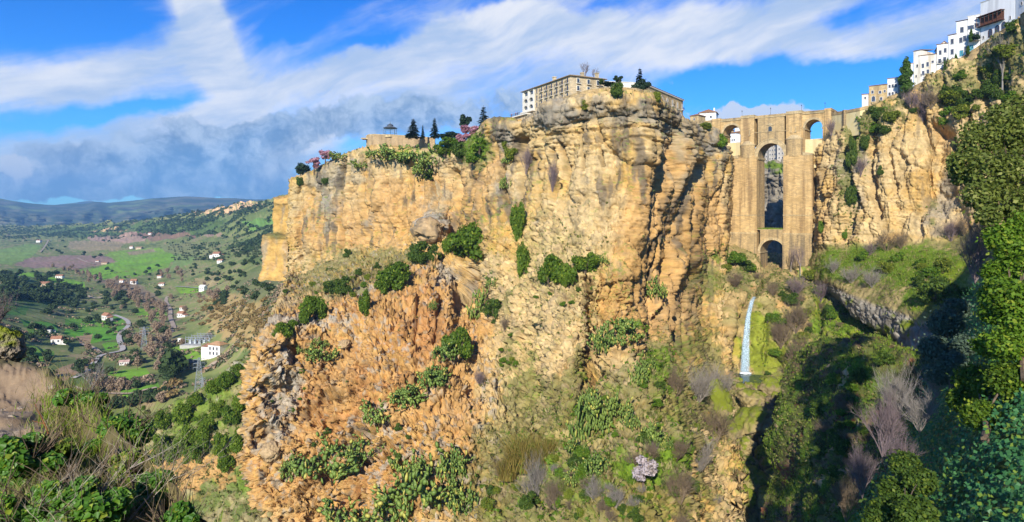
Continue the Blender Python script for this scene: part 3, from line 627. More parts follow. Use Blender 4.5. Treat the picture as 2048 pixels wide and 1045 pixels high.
# ------------------------------------------------------------------ gorge floor: the waterfall wall, the stream bed and its banks
WC = [
 col_of(0, [(1400,490,375),(1420,530,360),(1430,580,335),(1440,660,318),(1442,735,300),(1440,800,272),(1440,900,240),(1440,1075,185)]),
 col_of(0, [(1435,498,362),(1440,530,348),(1450,580,322),(1458,660,308),(1460,735,298),(1455,800,270),(1455,900,238),(1450,1075,184)]),
 col_of(0, [(1500,515,362),(1505,550,350),(1502,588,318),(1492,660,311),(1488,742,302),(1500,772,280),(1505,880,238),(1510,1075,190)]),
 col_of(0, [(1545,532,385),(1548,560,350),(1555,595,320),(1555,660,310),(1560,745,297),(1562,790,266),(1560,900,226),(1562,1075,184)]),
 col_of(0, [(1610,530,360),(1612,560,342),(1615,598,318),(1615,665,303),(1610,740,282),(1605,800,256),(1600,900,216),(1590,1075,176)]),
 col_of(0, [(1655,545,350),(1668,575,330),(1680,612,310),(1690,660,288),(1690,720,262),(1690,800,230),(1680,900,196),(1670,1075,160)]),
 col_of(0, [(1700,585,325),(1722,618,302),(1742,660,278),(1760,720,242),(1770,800,200),(1770,880,170),(1770,960,148),(1770,1075,128)]),
 col_of(0, [(1800,640,290),(1840,690,258),(1852,725,228),(1862,780,186),(1870,850,142),(1880,920,112),(1880,980,96),(1890,1075,82)]),
 col_of(0, [(1900,690,260),(1940,740,200),(1952,775,180),(1962,820,150),(1970,880,120),(1980,940,95),(1980,1000,80),(1990,1075,70)]),
]
WC = [back_of(q, 60, 4) for q in WC]
k = Rock(WC, 1.5); px, py = k.px, k.py
wall = sst(bl(px, py, [(1500,660,130,70,1.1),(1600,660,70,60,.9)]), .3, .7)
D = k.D
D += k.lumps(1.8, 12, 5, 41) + k.crag(.7, 7, 4, 42) + k.facets(1.3, 5, 155) + k.facets(.6, 2.2, 157) + wall * (k.runnels(1.0, 4, 43) + k.lumps(1.2, 5, 4, 44))
D += bl(px + .5 * k.wx, py + .5 * k.wy, [(1493,670,12,80,-5,3),(1540,660,22,60,3,0),(1510,600,10,10,-3,0),(1445,650,40,70,3,0),(1600,650,30,60,3,0),(1640,640,12,60,-3,5),(1660,640,10,60,2,5),(1470,690,8,60,-2,8),(1520,690,8,60,2,0)])
D -= cracks(px, py, [([(1500,590),(1478,680),(1462,745)], 4, 4), ([(1530,620),(1528,720)], 4, 3), ([(1530,500),(1533,560),(1512,590)], 5, 4), ([(1560,760),(1580,850),(1555,950)], 12, 4), ([(1645,600),(1640,660)], 4, 4)], (k.wx * .4, k.wy * .3))
pm = np.clip(bl(px, py, [(1486,758,66,18,1.8)]), 0, 1); k.D = k.D * (1 - pm) - 1.3 * pm
k.apply()
lown = fbm(k.X / 14, k.Y / 14, k.Z / 14, 4, 92); fin = fbm(k.X / 3, k.Y / 3, k.Z / 3, 4, 93)
c = mixc(np.broadcast_to(np.array((.40, .29, .13), np.float32), px.shape + (3,)), (.30, .25, .10), sst(lown, -.2, .3))
c = mixc(c, OLIVE, .9 * k.m([(1480,560,70,40,.6),(1600,580,60,40,.7),(1660,700,60,90,.8),(1720,800,90,160,.9),(1550,850,80,160,.6),(1460,950,80,120,.8)], -.02, .25, .8, 6, 94))
c = mixc(c, ORANGE, .6 * k.m([(1445,660,34,60,.7),(1580,610,50,16,.6),(1500,580,30,16,.4),(1680,720,20,20,.6),(1660,900,30,30,.6)], -.05, .2, .7, 8, 95))
c = mixc(c, MOSS, .85 * k.m([(1515,680,14,60,1.2),(1535,700,30,50,.9),(1480,690,8,40,.8),(1570,720,40,40,.6),(1642,630,18,60,.9),(1680,650,50,20,.9),(1560,640,40,14,.7),(1740,670,60,30,.9),(1800,690,40,26,.8)], -.05, .2, .8, 5, 96))
c = mixc(c, (.40, .28, .06), .5 * k.m([(1470,700,9,50,1.0),(1480,650,8,60,.8)], -.1, .2, .6, 4, 97))
c = mixc(c, GRASS, .9 * k.m([(1620,530,40,24,.5),(1640,640,16,50,.6),(1660,650,60,14,.7),(1560,630,34,10,.6),(1740,660,90,22,.8)], -.08, .2, .8, 5, 98))
c = mixc(c, DARK, .7 * k.m([(1560,850,40,110,.95),(1520,900,50,110,.8),(1548,950,30,80,.8),(1500,765,50,16,.6)], -.1, .2, .6, 5, 99))
c = k.shape_colour(c)
grid_obj('gorge_floor', k.G, ROCK, c, key='gorge'); GORGE = k
# ------------------------------------------------------------------ a rounded spur from the near side that hides the stream on the right
SP = [
 col_of(0, [(1672,688,172),(1640,736,168),(1626,800,160),(1600,880,150),(1608,980,140),(1594,1090,128)]),
 col_of(0, [(1680,684,164),(1668,730,158),(1655,810,149),(1645,900,138),(1640,990,127),(1635,1090,116)]),
 col_of(0, [(1712,676,158),(1712,720,150),(1710,810,139),(1705,900,127),(1700,990,116),(1700,1090,105)]),
 col_of(0, [(1755,676,154),(1765,730,144),(1772,820,128),(1775,900,114),(1775,990,101),(1775,1090,90)]),
 col_of(0, [(1810,700,148),(1830,760,134),(1845,840,114),(1850,920,100),(1850,1000,86),(1850,1090,76)]),
 col_of(0, [(1890,730,140),(1920,790,124),(1935,860,104),(1940,940,88),(1940,1010,76),(1940,1090,66)]),
]
SP = [back_of(q, 30, -14, 4) for q in SP]
SP = [[(x + 3, y + 26, z - 6) for x, y, z in SP[0]]] + SP
k = Rock(SP, 1.5); px, py = k.px, k.py
k.D += k.lumps(2.8, 12, 5, 51) + k.crag(.4, 4, 4, 52) + k.facets(.6, 3, 159); k.D += bl(px + .5 * k.wx, py + .5 * k.wy, [(1680,890,40,10,-1.6,-12),(1700,900,50,14,1.5,-12),(1680,960,40,30,1.5,0)])
k.apply()
fin = fbm(k.X / 2, k.Y / 2, k.Z / 2, 4, 53); lown = fbm(k.X / 9, k.Y / 9, k.Z / 9, 4, 54)
c = mixc(np.broadcast_to(np.array((.085, .095, .026), np.float32), px.shape + (3,)), (.14, .095, .05), sst(fin * .5 + lown, -.05, .3))  # mossy, reddish-brown growth, darkened further to stand in for shade on the spur
c = mixc(c, (.09, .145, .016), sst(fin * .4 - lown, .05, .3)); c = mixc(c, (.18, .06, .03), .8 * sst(fbm(k.X / 4, k.Y / 4, k.Z / 4, 3, 55), .3, .45))
c = mixc(c, (.48, .32, .18), k.m([(1675,895,60,10,.55,-14),(1672,955,40,22,.7),(1690,740,16,30,.55),(1680,780,20,12,.4),(1700,1030,40,16,.5),(1740,880,20,10,.4)], -.02, .12, .9, 4, 56))
grid_obj('hillside', k.G, ROCK, k.shape_colour(c), key='spur'); SPUR = k
# ------------------------------------------------------------------ the near hillside on the right, rising behind the viewer to the level of the town
def hill_h(x, y):
    rx, ry = x - 31.0, y - 43.0
    al, ac = rx * .65 + ry * .76, rx * .76 - ry * .65
    z = -24.0 + .21 * al + np.where(ac > 0, ac * 1.02 + ac * ac * .007, ac * 1.9)
    z = 58 - np.log1p(np.exp((58 - z) / 5.0)) * 5.0
    return np.maximum(z, -140 + 0 * x)
hx = np.concatenate([np.linspace(-8, 120, 260), np.linspace(121, 330, 60)]); hy = np.concatenate([np.linspace(-160, -12, 50), np.linspace(-11, 150, 280)])
gx, gy = np.meshgrid(hx, hy)
gz = hill_h(gx, gy) + 2.2 * fbm(gx / 11, gy / 11, gx * 0, 5, 57)
gz = np.where(gx < 9, np.minimum(gz, -3.4 - (9 - gx) * .6), gz)
Gh = np.stack([gx, gy, gz], -1)
c = mixc(np.broadcast_to(np.array((.075, .11, .025), np.float32), gx.shape + (3,)), (.17, .13, .075), sst(fbm(gx / 5, gy / 5, gz / 5, 4, 58), 0, .35))
grid_obj('hillside', Gh, ROCK, c, key='hill')
# ------------------------------------------------------------------ the valley floor and its hills
def vrow(lst): return [P(*q) for q in lst]
VX = [-500, -250, -60, 60, 150, 230, 310, 390, 460, 530, 620, 760, 1000]
VR = [  # rows from far to near: (py at each of VX), (Y at each of VX)
 ([452,452,452,452,450,446,436,425,412,398,388,380,372], [5200,5200,5000,4600,4200,3800,3500,3200,2900,2600,2400,2300,2200]),
 ([462,462,462,464,464,462,456,446,434,424,418,412,410], [4300,4300,4200,4000,3700,3400,3100,2800,2500,2200,2050,1950,1900]),
 ([478,478,478,480,482,478,472,466,460,452,448,446,446], [3300,3300,3200,3100,2950,2750,2550,2350,2100,1850,1700,1600,1550]),
 ([505,505,505,505,505,502,500,496,492,488,486,486,486], [2250,2250,2200,2150,2100,2050,1950,1850,1650,1420,1280,1200,1150]),
 ([530,530,530,532,535,535,535,532,526,518,514,514,514], [1650,1650,1620,1600,1560,1500,1450,1360,1200,1000,880,820,800]),
 ([545,545,548,556,566,572,572,570,560,545,540,540,540], [1200,1200,1180,1180,1160,1140,1120,1060,930,740,640,600,580]),
 ([556,558,566,585,606,615,616,612,596,575,565,565,565], [900,900,890,890,900,900,890,850,740,580,520,500,490]),
 ([580,585,600,630,650,655,655,652,640,615,600,600,600], [690,690,690,700,720,720,710,690,620,520,480,470,460]),
 ([620,630,650,680,695,700,700,700,690,665,650,650,650], [560,560,565,575,585,590,590,580,540,470,440,430,430]),
 ([680,690,710,730,740,745,748,750,745,725,715,715,715], [480,480,485,490,495,500,500,500,480,430,405,400,400]),
 ([760,765,775,785,790,795,800,805,810,800,790,790,790], [420,420,425,430,435,435,435,430,415,390,370,365,365]),
 ([860,860,860,860,860,862,866,870,880,890,890,890,890], [360,360,365,370,372,374,374,370,360,345,335,330,330]),
 ([1100,1100,1100,1100,1100,1100,1100,1100,1100,1100,1100,1100,1100], [285,285,285,285,285,285,285,285,280,275,270,270,270]),
]
VC = [[P(x, r[0][i], r[1][i]) for r in VR] for i, x in enumerate(VX)]
G = loft(VC, 1.3, 1.3)
px, py = project(G); X, Y, Z = [G[..., i].astype(np.float32) for i in range(3)]
# relief: gullies and swells, stronger on the right-hand hill and the far ridge; terraces on the left
rough = bl(px, py, [(510,580,90,60,1.0),(300,455,300,22,1.2),(520,430,120,40,1.2),(60,560,110,30,.6)])
dz = (3 + 10 * rough) * fbm(X / 120, Y / 120, X * 0, 4, 101) * np.clip(Y / 900, .35, 3) + .8 * fbm(X / 22, Y / 22, X * 0, 4, 102)
dz -= 10 * bl(px, py, [(250,800,140,26,1,6)])
ter = bl(px, py, [(130,655,120,60,1)])
fr = (Y + .25 * X + 34 * fbm(X / 90, Y / 90, X * 0, 3, 103)) / 30.0; fr = fr - np.floor(fr)
dz += ter * 3.4 * (fr - sst(fr, .86, 1.0))
esc = sst(bl(px, py, [(480,410,50,9,1.1),(420,425,60,9,.8),(220,462,60,6,.7)]), .3, .6)          # bare rock scarps on the ridge
G[..., 2] += dz
Z = G[..., 2].astype(np.float32)
G[..., 1] += esc * 40 * fbm(X / 40, Z / 20, Y / 200, 4, 104)
PXW = px + 3.2 * fbm(X / np.maximum(Y, 200) * 22, np.log(np.maximum(Y, 10)) * 22, X * 0, 3, 105); PYW = py + 1.6 * fbm(X / np.maximum(Y, 200) * 22, np.log(np.maximum(Y, 10)) * 22, X * 0, 3, 106)
def poly(pts, soft=1.5):
    """1 inside a field outline, with a wavering edge"""
    x, y = PXW, PYW
    ins = np.zeros(px.shape, bool)
    n = len(pts)
    for i in range(n):
        (x0, y0), (x1, y1) = pts[i], pts[(i + 1) % n]
        if y0 == y1: continue
        cnd = ((y0 > y) != (y1 > y)) & (x < (x1 - x0) * (y - y0) / (y1 - y0) + x0); ins ^= cnd
    return ins.astype(np.float32)
n1 = fbm(X / 60, Y / 60, X * 0, 5, 107); n2 = fbm(X / 14, Y / 14, X * 0, 4, 108)
VG, VDK, SOIL, PINK, SCRUB = (.13, .27, .02), (.055, .095, .022), (.24, .155, .09), (.28, .18, .13), (.155, .175, .055)
c = mixc(np.broadcast_to(np.array(SCRUB, np.float32), px.shape + (3,)), (.075, .10, .03), sst(n1 + .5 * n2, -.1, .35))
c = mixc(c, (.21, .16, .085), .8 * sst(n2 - n1, .1, .5))
c = mixc(c, VDK, .85 * sst(bl(px, py, [(60,590,110,36,1.2),(200,465,170,14,1.0),(330,462,90,14,1),(40,560,60,20,1),(420,445,60,16,.7)]) + .5 * n2, .4, .7))
c = mixc(c, (.27, .185, .075), .9 * sst(bl(px, py, [(480,640,70,44,1.2),(520,660,40,50,1),(460,600,40,18,.7)]) + .5 * n2, .4, .7))
c = mixc(c, (.10, .105, .045), .9 * sst(bl(px, py, [(520,575,60,40,1.1),(560,560,30,30,.8)]) + .5 * n2, .4, .7))
c = mixc(c, (.17, .12, .08), .8 * sst(bl(px, py, [(290,590,80,14,.9,35),(230,570,80,10,.9,18),(330,660,30,40,.5),(330,700,40,30,.6),(250,770,120,30,.5)]) + .5 * n2, .4, .7))
for pts, cc in [
 ([(195,535),(235,520),(330,505),(352,512),(335,535),(300,548),(250,560),(190,560),(160,540)], (.12,.24,.02)), ([(205,512),(240,500),(300,497),(345,500),(330,510),(230,520)], (.14,.23,.03)),
 ([(352,512),(420,490),(380,530),(340,540)], (.13,.19,.05)), ([(320,490),(400,485),(440,500),(380,512),(330,505)], (.15,.16,.06)),
 ([(0,500),(60,488),(85,490),(70,510),(25,530),(-60,532),(-60,500)], (.13,.20,.045)), ([(140,484),(250,482),(240,500),(180,503),(135,497)], (.22,.17,.09)),
 ([(175,475),(260,468),(300,470),(290,484),(180,484)], PINK), ([(260,470),(370,466),(400,474),(300,482)], (.19,.11,.075)), ([(60,515),(140,510),(215,512),(235,524),(150,540),(60,538),(30,530)], (.20,.125,.10)),
 ([(395,468),(440,466),(450,472),(400,474)], PINK), ([(30,545),(110,556),(170,565),(165,585),(130,582),(85,560),(30,552)], (.13,.26,.02)), ([(95,566),(160,570),(165,585),(110,583)], (.17,.19,.06)),
 ([(275,620),(330,612),(335,640),(300,640),(270,630)], (.12,.24,.02)), ([(130,640),(200,640),(240,632),(255,650),(235,680),(180,690),(130,672)], (.075,.20,.018)),
 ([(195,645),(245,640),(235,665),(200,668)], (.09,.23,.02)), ([(205,690),(232,685),(240,697),(210,702)], (.10,.24,.02)), ([(215,745),(290,735),(300,748),(220,765)], (.13,.28,.02)), ([(230,760),(310,750),(320,775),(250,785)], (.08,.17,.02)),
 ([(330,690),(370,690),(415,705),(400,725),(340,715)], (.12,.23,.02)), ([(110,740),(180,715),(190,730),(150,750),(115,765)], SOIL), ([(150,675),(185,672),(180,690),(160,690)], SOIL), ([(40,690),(110,705),(105,725),(40,720)], (.09,.20,.02)),
 ([(40,640),(110,650),(120,670),(60,672)], (.06,.16,.02)), ([(390,560),(440,556),(432,570),(388,572)], (.24,.19,.09)), ([(470,448),(552,440),(552,452),(500,462)], (.10,.19,.04)), ([(250,505),(300,498),(315,503),(260,510)], (.20,.15,.09)),
 ([(350,575),(400,572),(405,582),(360,586)], (.12,.22,.02)), ([(10,610),(60,615),(50,632),(8,630)], (.05,.13,.02)), ([(60,575),(110,580),(105,592),(60,590)], (.05,.12,.02))]:
    f = poly(pts) * np.clip(.85 + .3 * n2 + .35 * n1, .5, 1); c = mixc(c, cc, f)
c = mixc(c, (.52, .33, .17), esc * sst(fbm(X / 30, Y / 90, Z / 8, 4, 109) + .25, 0, .3))
c = c * np.clip(1.5 + .5 * n2 + .25 * n1, .5, 2)[..., None]
EARTH = rock_mat('earth_and_grass', .12, .7, .3, .25)
grid_obj('valley_floor', G, EARTH, c, key='valley')
VG_ = G; VPX, VPY = px, py
# -- the blue ranges beyond
def ridge_hill(name, pts, y0, dy, col, seed, base=470, rows=60, amp=1.0):
    xs = np.linspace(pts[0][0], pts[-1][0], 420); ys = np.interp(xs, [p[0] for p in pts], [p[1] for p in pts])
    ys = ys + 2.0 * amp * fbm(xs / 60, xs * 0, xs * 0 + seed, 5, seed)
    t = np.linspace(0, 1, rows)[:, None]
    pyy = ys[None] * (1 - t) + base * t; dep = y0 - dy * t + 0 * xs[None]
    dep = dep - dy * .35 * ridged(xs[None] / 46, t * 1.4, t * 0 + seed, 5, seed + 1) * np.sin(np.pi * np.clip(t * 1.15, 0, 1))
    GG = np.stack([(xs[None] - CX) / F * dep, dep, (HY - pyy) / F * dep], -1)
    bk = GG[:1] * 1.25; bk[..., 2] = GG[:1, :, 2] * .6 - 60; GG = np.concatenate([bk, GG])
    a, b, z = [GG[..., i].astype(np.float32) for i in range(3)]
    cc = mixc(np.broadcast_to(np.array(col, np.float32), a.shape + (3,)), (.16, .15, .09), sst(fbm(a / 500, b / 500, z / 300, 5, seed + 2), -.1, .35))
    cc = mixc(cc, (.17, .22, .07), sst(fbm(a / 900, b / 900, z / 500, 3, seed + 3), .22, .3) * .9)
    grid_obj(name, GG, EARTH, cc)
ridge_hill('mountains', [(-900,402),(-400,390),(-100,394),(0,397),(60,408),(120,411),(175,407),(190,403),(215,406),(270,402),(300,398),(350,394),(400,394),(450,397),(520,399),(600,402),(900,405),(1400,410),(2000,412),(2800,412)], 9500, 3800, (.055,.08,.04), 201, 468)
ridge_hill('mountains', [(-900,392),(-200,396),(100,412),(180,402),(195,404),(230,408),(280,399),(330,404),(420,400),(600,398),(1000,404),(1800,406),(2800,408)], 14500, 2500, (.06,.08,.05), 231, 440, 30)
# -- the slope under the cliff on the left, between the near rock and the valley
SC = [
 col_of(0, [(235,860,300),(225,900,285),(215,960,262),(205,1090,230)]),
 col_of(0, [(285,838,290),(280,880,272),(275,960,248),(270,1090,216)]),
 col_of(0, [(345,812,283),(345,860,265),(345,950,240),(345,1090,208)]),
 col_of(0, [(410,778,278),(412,840,260),(415,940,234),(415,1090,202)]),
 col_of(0, [(465,735,276),(470,810,256),(472,920,230),(475,1090,198)]),
 col_of(0, [(530,690,274),(530,790,252),(530,910,228),(530,1090,196)]),
 col_of(0, [(620,650,275),(620,780,255),(620,910,232),(620,1090,200)]),
]
SC = [back_of(q, 45, -26) for q in SC]
k = Rock(SC, 1.5); k.D += k.lumps(3, 18, 5, 111) + k.crag(.8, 7, 4, 112) + k.facets(1.3, 6, 161) + k.facets(.6, 2.4, 163); k.apply()
lown = fbm(k.X / 12, k.Y / 12, k.Z / 12, 4, 113); fin = fbm(k.X / 3, k.Y / 3, k.Z / 3, 4, 114)
c = mixc(np.broadcast_to(np.array((.30, .25, .12), np.float32), k.px.shape + (3,)), (.14,.17,.045), sst(lown + .5 * fin, -.2, .2))
c = mixc(c, GRASS, .8 * k.m([(400,830,110,90,.35),(440,760,50,30,.6),(380,830,60,30,.5),(470,960,40,60,.5)], 0, .2, .8, 6, 115)); c = mixc(c, ORANGE, .9 * k.m([(400,930,90,34,1.0),(360,960,60,40,.9),(470,905,20,30,.6),(430,870,30,14,.4)], -.08, .2, .8, 7, 116))
c = mixc(c, LICHEN, .8 * k.m([(470,740,30,20,.6),(390,800,30,10,.5)], -.05, .15, .9, 5, 117))
grid_obj('hillside', k.G, ROCK, k.shape_colour(c), key='slope'); SLOPE = k
# ------------------------------------------------------------------ masonry and plaster
def wall_mat(name, c1, c2, brick=None, stain=.35, stainc=(.12, .10, .07), bs=.05, sc=.35):
    m, N, b = principled(name)
    g = N.n('ShaderNodeTexCoord').outputs['Object']
    n1 = N.noise(g, sc, 6, .62)
    col = N.mix(N.smooth(n1, .32, .68), tuple(c1) + (1,), tuple(c2) + (1,))
    st = N.noise(N.maptex(g, scl=(2.6, 2.6, 34.0)), 1.0, 5, .6)
    col = N.mix(N.smooth(st + n1 * .25, .56, .80) * stain, col, tuple(stainc) + (1,))
    h = n1
    if brick:
        sp = N.n('ShaderNodeSeparateXYZ'); N.link(g, sp.inputs[0])
        cb = N.n('ShaderNodeCombineXYZ'); N.link((S(N, sp.outputs[0]) + S(N, sp.outputs[1])).s, cb.inputs[0]); N.link(sp.outputs[2], cb.inputs[1])
        bt = N.n('ShaderNodeTexBrick'); N.link(cb.outputs[0], bt.inputs['Vector']); bt.inputs['Scale'].default_value = 1.0
        bt.inputs['Brick Width'].default_value = brick[0]; bt.inputs['Row Height'].default_value = brick[1]; bt.inputs['Mortar Size'].default_value = .035; bt.inputs['Mortar Smooth'].default_value = .6
        bt.inputs['Color1'].default_value = (.80, .80, .80, 1); bt.inputs['Color2'].default_value = (1.15, 1.12, 1.05, 1); bt.inputs['Mortar'].default_value = (.62, .58, .5, 1)
        mm = N.n('ShaderNodeMix', data_type='RGBA', blend_type='MULTIPLY'); mm.inputs[0].default_value = 1.0; N.link(col, mm.inputs[6]); N.link(bt.outputs['Color'], mm.inputs[7]); col = mm.outputs[2]
        h = n1 * .6 + S(N, bt.outputs['Fac']) * -.4
    N.link(col, b.inputs['Base Color']); b.inputs['Roughness'].default_value = .92
    if bs: bump(N, b, h, .7, bs)
    return m
STONE = wall_mat('bridge_ashlar', (.46, .315, .145), (.62, .44, .22), (1.5, .62), .8, (.25, .165, .085), .12, .16)
STONE2 = wall_mat('bridge_rubble', (.36, .265, .14), (.54, .39, .20), (1.1, .5), .8, (.15, .125, .09), .12, .2)
RINGST = wall_mat('arch_ring_stone', (.42, .33, .19), (.55, .43, .25), (.7, .9), .4, (.16, .13, .09), .1)
CREAM = wall_mat('cream_plaster', (.62, .50, .24), (.66, .56, .32), None, .4, (.32, .26, .15), .02)
IRON = plain('dark_iron', (.03, .03, .032), .2, 3, .5)
GLASS = plain('window_glass', (.06, .08, .11), .3, 1.5, .12, spec=.6)
# ------------------------------------------------------------------ the bridge
BT = Vector((.784, -.621, 0)).normalized(); BO = Vector((149.5, 373.0, 0)); BA = math.atan2(BT.y, BT.x)
def bu(px):
    k = (px - CX) / F; return (k * BO.y - BO.x) / (BT.x - k * BT.y)
def bz(px, py): return (HY - py) / F * (BO.y + BT.y * bu(px))
BM = Matrix.Translation(BO) @ Matrix.Rotation(BA, 4, 'Z')
bridge = empty('stone_bridge', BO, BA)
tag(bridge, 'tall stone arch bridge with three upper arches and a low arch spanning the gorge', 'bridge')
ZT = 57.6; TH = 12.5
uL0, uL1, uR0, uR1 = bu(1482), bu(1509), bu(1573), bu(1604)
mL, mR = bu(1515.5), bu(1568.5); zs = bz(1520, 314); mr = (mR - mL) / 2; mc = (mL + mR) / 2
laL, laR = bu(1446), bu(1480.5); raL, raR = bu(1609.5), bu(1645)
pL, pR = bu(1457), bu(1627)
zshL, zshR = bz(1470, 317), bz(1610, 303)
zg = bz(1545, 457); zg2 = zg - 1.0
def arc(c, r, z0, n=20, rz=None): 
    t = np.linspace(math.pi, 0, n); return [c + r * math.cos(a) for a in t], [z0 + (rz or r) * math.sin(a) for a in t]
zbase = -52.0
def pier(u0, u1, inner):
    m = MB(); m.box(u0, u1, 0, TH, zbase, zs + .5)
    return m
m = MB(); m.box(pL, mL, -2.0, TH, zbase, zshL); m.box(uL0 - .8, mL, .3, TH - .3, zshL, zs + 1); p1 = m.build('pier', STONE, bridge)
m = MB(); m.box(mR, pR, -2.0, TH, zbase, zshR - 2); m.box(mR, uR1 + .8, .3, TH - .3, zshR - 2, zs + 1); p2 = m.build('pier', STONE, bridge)
# sloping shoulders on the wide piers and the set-off bands lower down
for (a, b, z) in ((pL, uL0 - .8, zshL), (uR1 + .8, pR, zshR - 2)):
    m = MB(); m.strip([a, b], [z - .4] * 2, [z + .5, z + 1.6] if a < 0 else [z + 1.6, z + .5], -2.15, TH + .15); m.build('shoulder', RINGST, bridge)
for (a, b) in ((pL, mL), (mR, pR)):
    for py_, t_ in ((430, .5), (466, .7)):
        z = bz(1545, py_); m = MB(); m.box(a - .18, b + .18, -2.2, TH + .22, z - t_, z); m.build('string_course', RINGST, bridge)
    z0 = bz(1545, 466) - .7; m = MB(); m.box(a - .3, b + .15, -2.5, -2.002, zbase, z0); m.build('plinth', STONE2, bridge)
# round turrets against the piers with conical caps, flat pilasters above
for (a, b, zc, zl) in ((uL0, uL1, bz(1495, 281), zshL - .5), (uR0, uR1, bz(1590, 268), zshR - 2.5)):
    c0, r = (a + b) / 2, (b - a) / 2 * 1.08
    ring = [(c0 + r * math.cos(t), .35 - r * .62 * math.sin(t)) for t in np.linspace(math.pi, 0, 15)]
    m = MB(); m.prism(ring[::-1], zl, zc - 3.2); n_ = len(ring)
    m.build('turret', STONE2, bridge)
    m = MB(); rr = [(c0 + (x - c0) * 1.05, .35 + (y - .35) * 1.08) for x, y in ring]
    m.prism(rr[::-1], zc - 3.2, zc - 2.6)
    m.add([(x, y, zc - 2.6) for x, y in ring] + [(c0 + (x - c0) * .55, .35 + (y - .35) * .5, zc - .7) for x, y in ring] + [(c0, .3, zc)],
          [(i, i + n_, i + 1 + n_, i + 1)[::-1] for i in range(n_ - 1)] + [(i + n_, 2 * n_, i + 1 + n_)[::-1] for i in range(n_ - 1)])
    m.build('turret_cap', RINGST, bridge)
    m = MB(); m.box(a, b, -.75, TH + .75, zc - 3, ZT - 1.0); m.build('pilaster', STONE, bridge)
    m = MB(); m.box(a - .25, b + .25, -1.0, TH + 1.0, ZT - 1.0, ZT - .4); m.box(a, b, -.85, TH + .85, ZT - .4, ZT + .75); m.build('pier_head', RINGST, bridge)
# central span: arch, chamber wall above
us, za = arc(mc, mr, zs, 25, mr * 1.02)
m = MB(); m.strip(us, za, [ZT - 1.6] * len(us), 0, TH); m.build('arch_span', STONE2, bridge)
def ring(name, c, r, z0, wd, y0, y1, rz=None, n=25):
    u1, z1 = arc(c, r, z0, n, rz); u2, z2 = arc(c, r + wd, z0, n, (rz or r) + wd)
    m = MB()
    for i in range(n - 1):
        q = [(u1[i], z1[i]), (u2[i], z2[i]), (u2[i + 1], z2[i + 1]), (u1[i + 1], z1[i + 1])]
        m.prism_xz(q[::-1], y0, y1)
    return m.build(name, RINGST, bridge)
ring('arch_ring', mc, mr - .12, zs, 2.1, -.3, .2, mr * 1.02 - .12)
ring('arch_ring', mc, mr + 2.1, zs, .5, -.45, .1, mr * 1.02 + 2.1)
for a, b in ((mL - .9, mL + .55), (mR - .55, mR + .9)):
    m = MB(); m.box(a, b, -.45, TH + .3, zs - 1.1, zs - .2); m.box(a + .12, b - .12, -.3, TH + .2, zs - 1.5, zs - 1.1); m.build('impost', RINGST, bridge)
# side arches
for (a, b, pyc) in ((laL, laR, 250), (raL, raR, 239)):
    c0, r = (a + b) / 2, (b - a) / 2; zc = bz(1545 + (c0 > 0) * 82 - (c0 <= 0) * 82, pyc); z0 = zc - r
    us, za = arc(c0, r, z0, 19)
    m = MB(); m.strip(us, za, [ZT - 1.6] * len(us), .2, TH - .2); m.build('side_arch', STONE, bridge)
    ring('arch_ring', c0, r - .06, z0, 1.1, -.05, .4, None, 19)
    zsill = bz(1463, 286) if c0 < 0 else bz(1627, 278)
    m = MB(); m.box(a - .6, b + .6, .9, TH - .9, zsill - 16, zsill); m.build('sill_wall', CREAM, bridge)
    for e in (a, b):
        m = MB(); m.box(e - .45, e + .45, -.1, TH + .1, z0 - .8, z0 - .15); m.build('impost', RINGST, bridge)
# walls between and beyond the side arches
xs0 = bu(1425); xs1 = bu(1662)
for (a, b, z0) in ((laR, uL0 + .2, zshL - 1), (uR1 - .2, raL, zshR - 8), (xs0, laL, bz(1430, 300)), (raR, xs1, bz(1650, 300))):
    m = MB(); m.box(a, b, .15, TH - .15, z0, ZT - 1.6); m.build('spandrel_wall', STONE, bridge)
for (a, b, z0) in ((xs0 - .2, bu(1441), bz(1430, 305)), (bu(1650), xs1 + .2, bz(1650, 300))):
    m = MB(); m.box(a, b, -.6, TH + .6, z0, ZT - .9); m.box(a - .2, b + .2, -.8, TH + .8, ZT - .9, ZT + .5); m.build('pilaster', STONE, bridge)
xl = bu(1372)
m = MB(); m.box(xl, xs0, .4, TH - .4, bz(1400, 290), ZT - 1.6); m.build('abutment', CREAM, bridge)
# deck, cornice, parapet
m = MB(); m.box(xl, xs1, -.3, TH + .3, ZT - 1.6, ZT - 1.1); m.build('cornice', RINGST, bridge)
m = MB(); m.box(xl, xs1, .0, TH, ZT - 1.1, ZT - .9); m.build('deck', STONE2, bridge)
for y0, y1 in ((-.1, .3), (TH - .3, TH + .1)):
    m = MB(); m.box(xl, xs1, y0, y1, ZT - .9, ZT); m.build('parapet', STONE2, bridge)
m = MB(); m.box(uL1, uR0, -.25, .002, bz(1545, 263) - .3, bz(1545, 263)); m.build('string_course', RINGST, bridge)
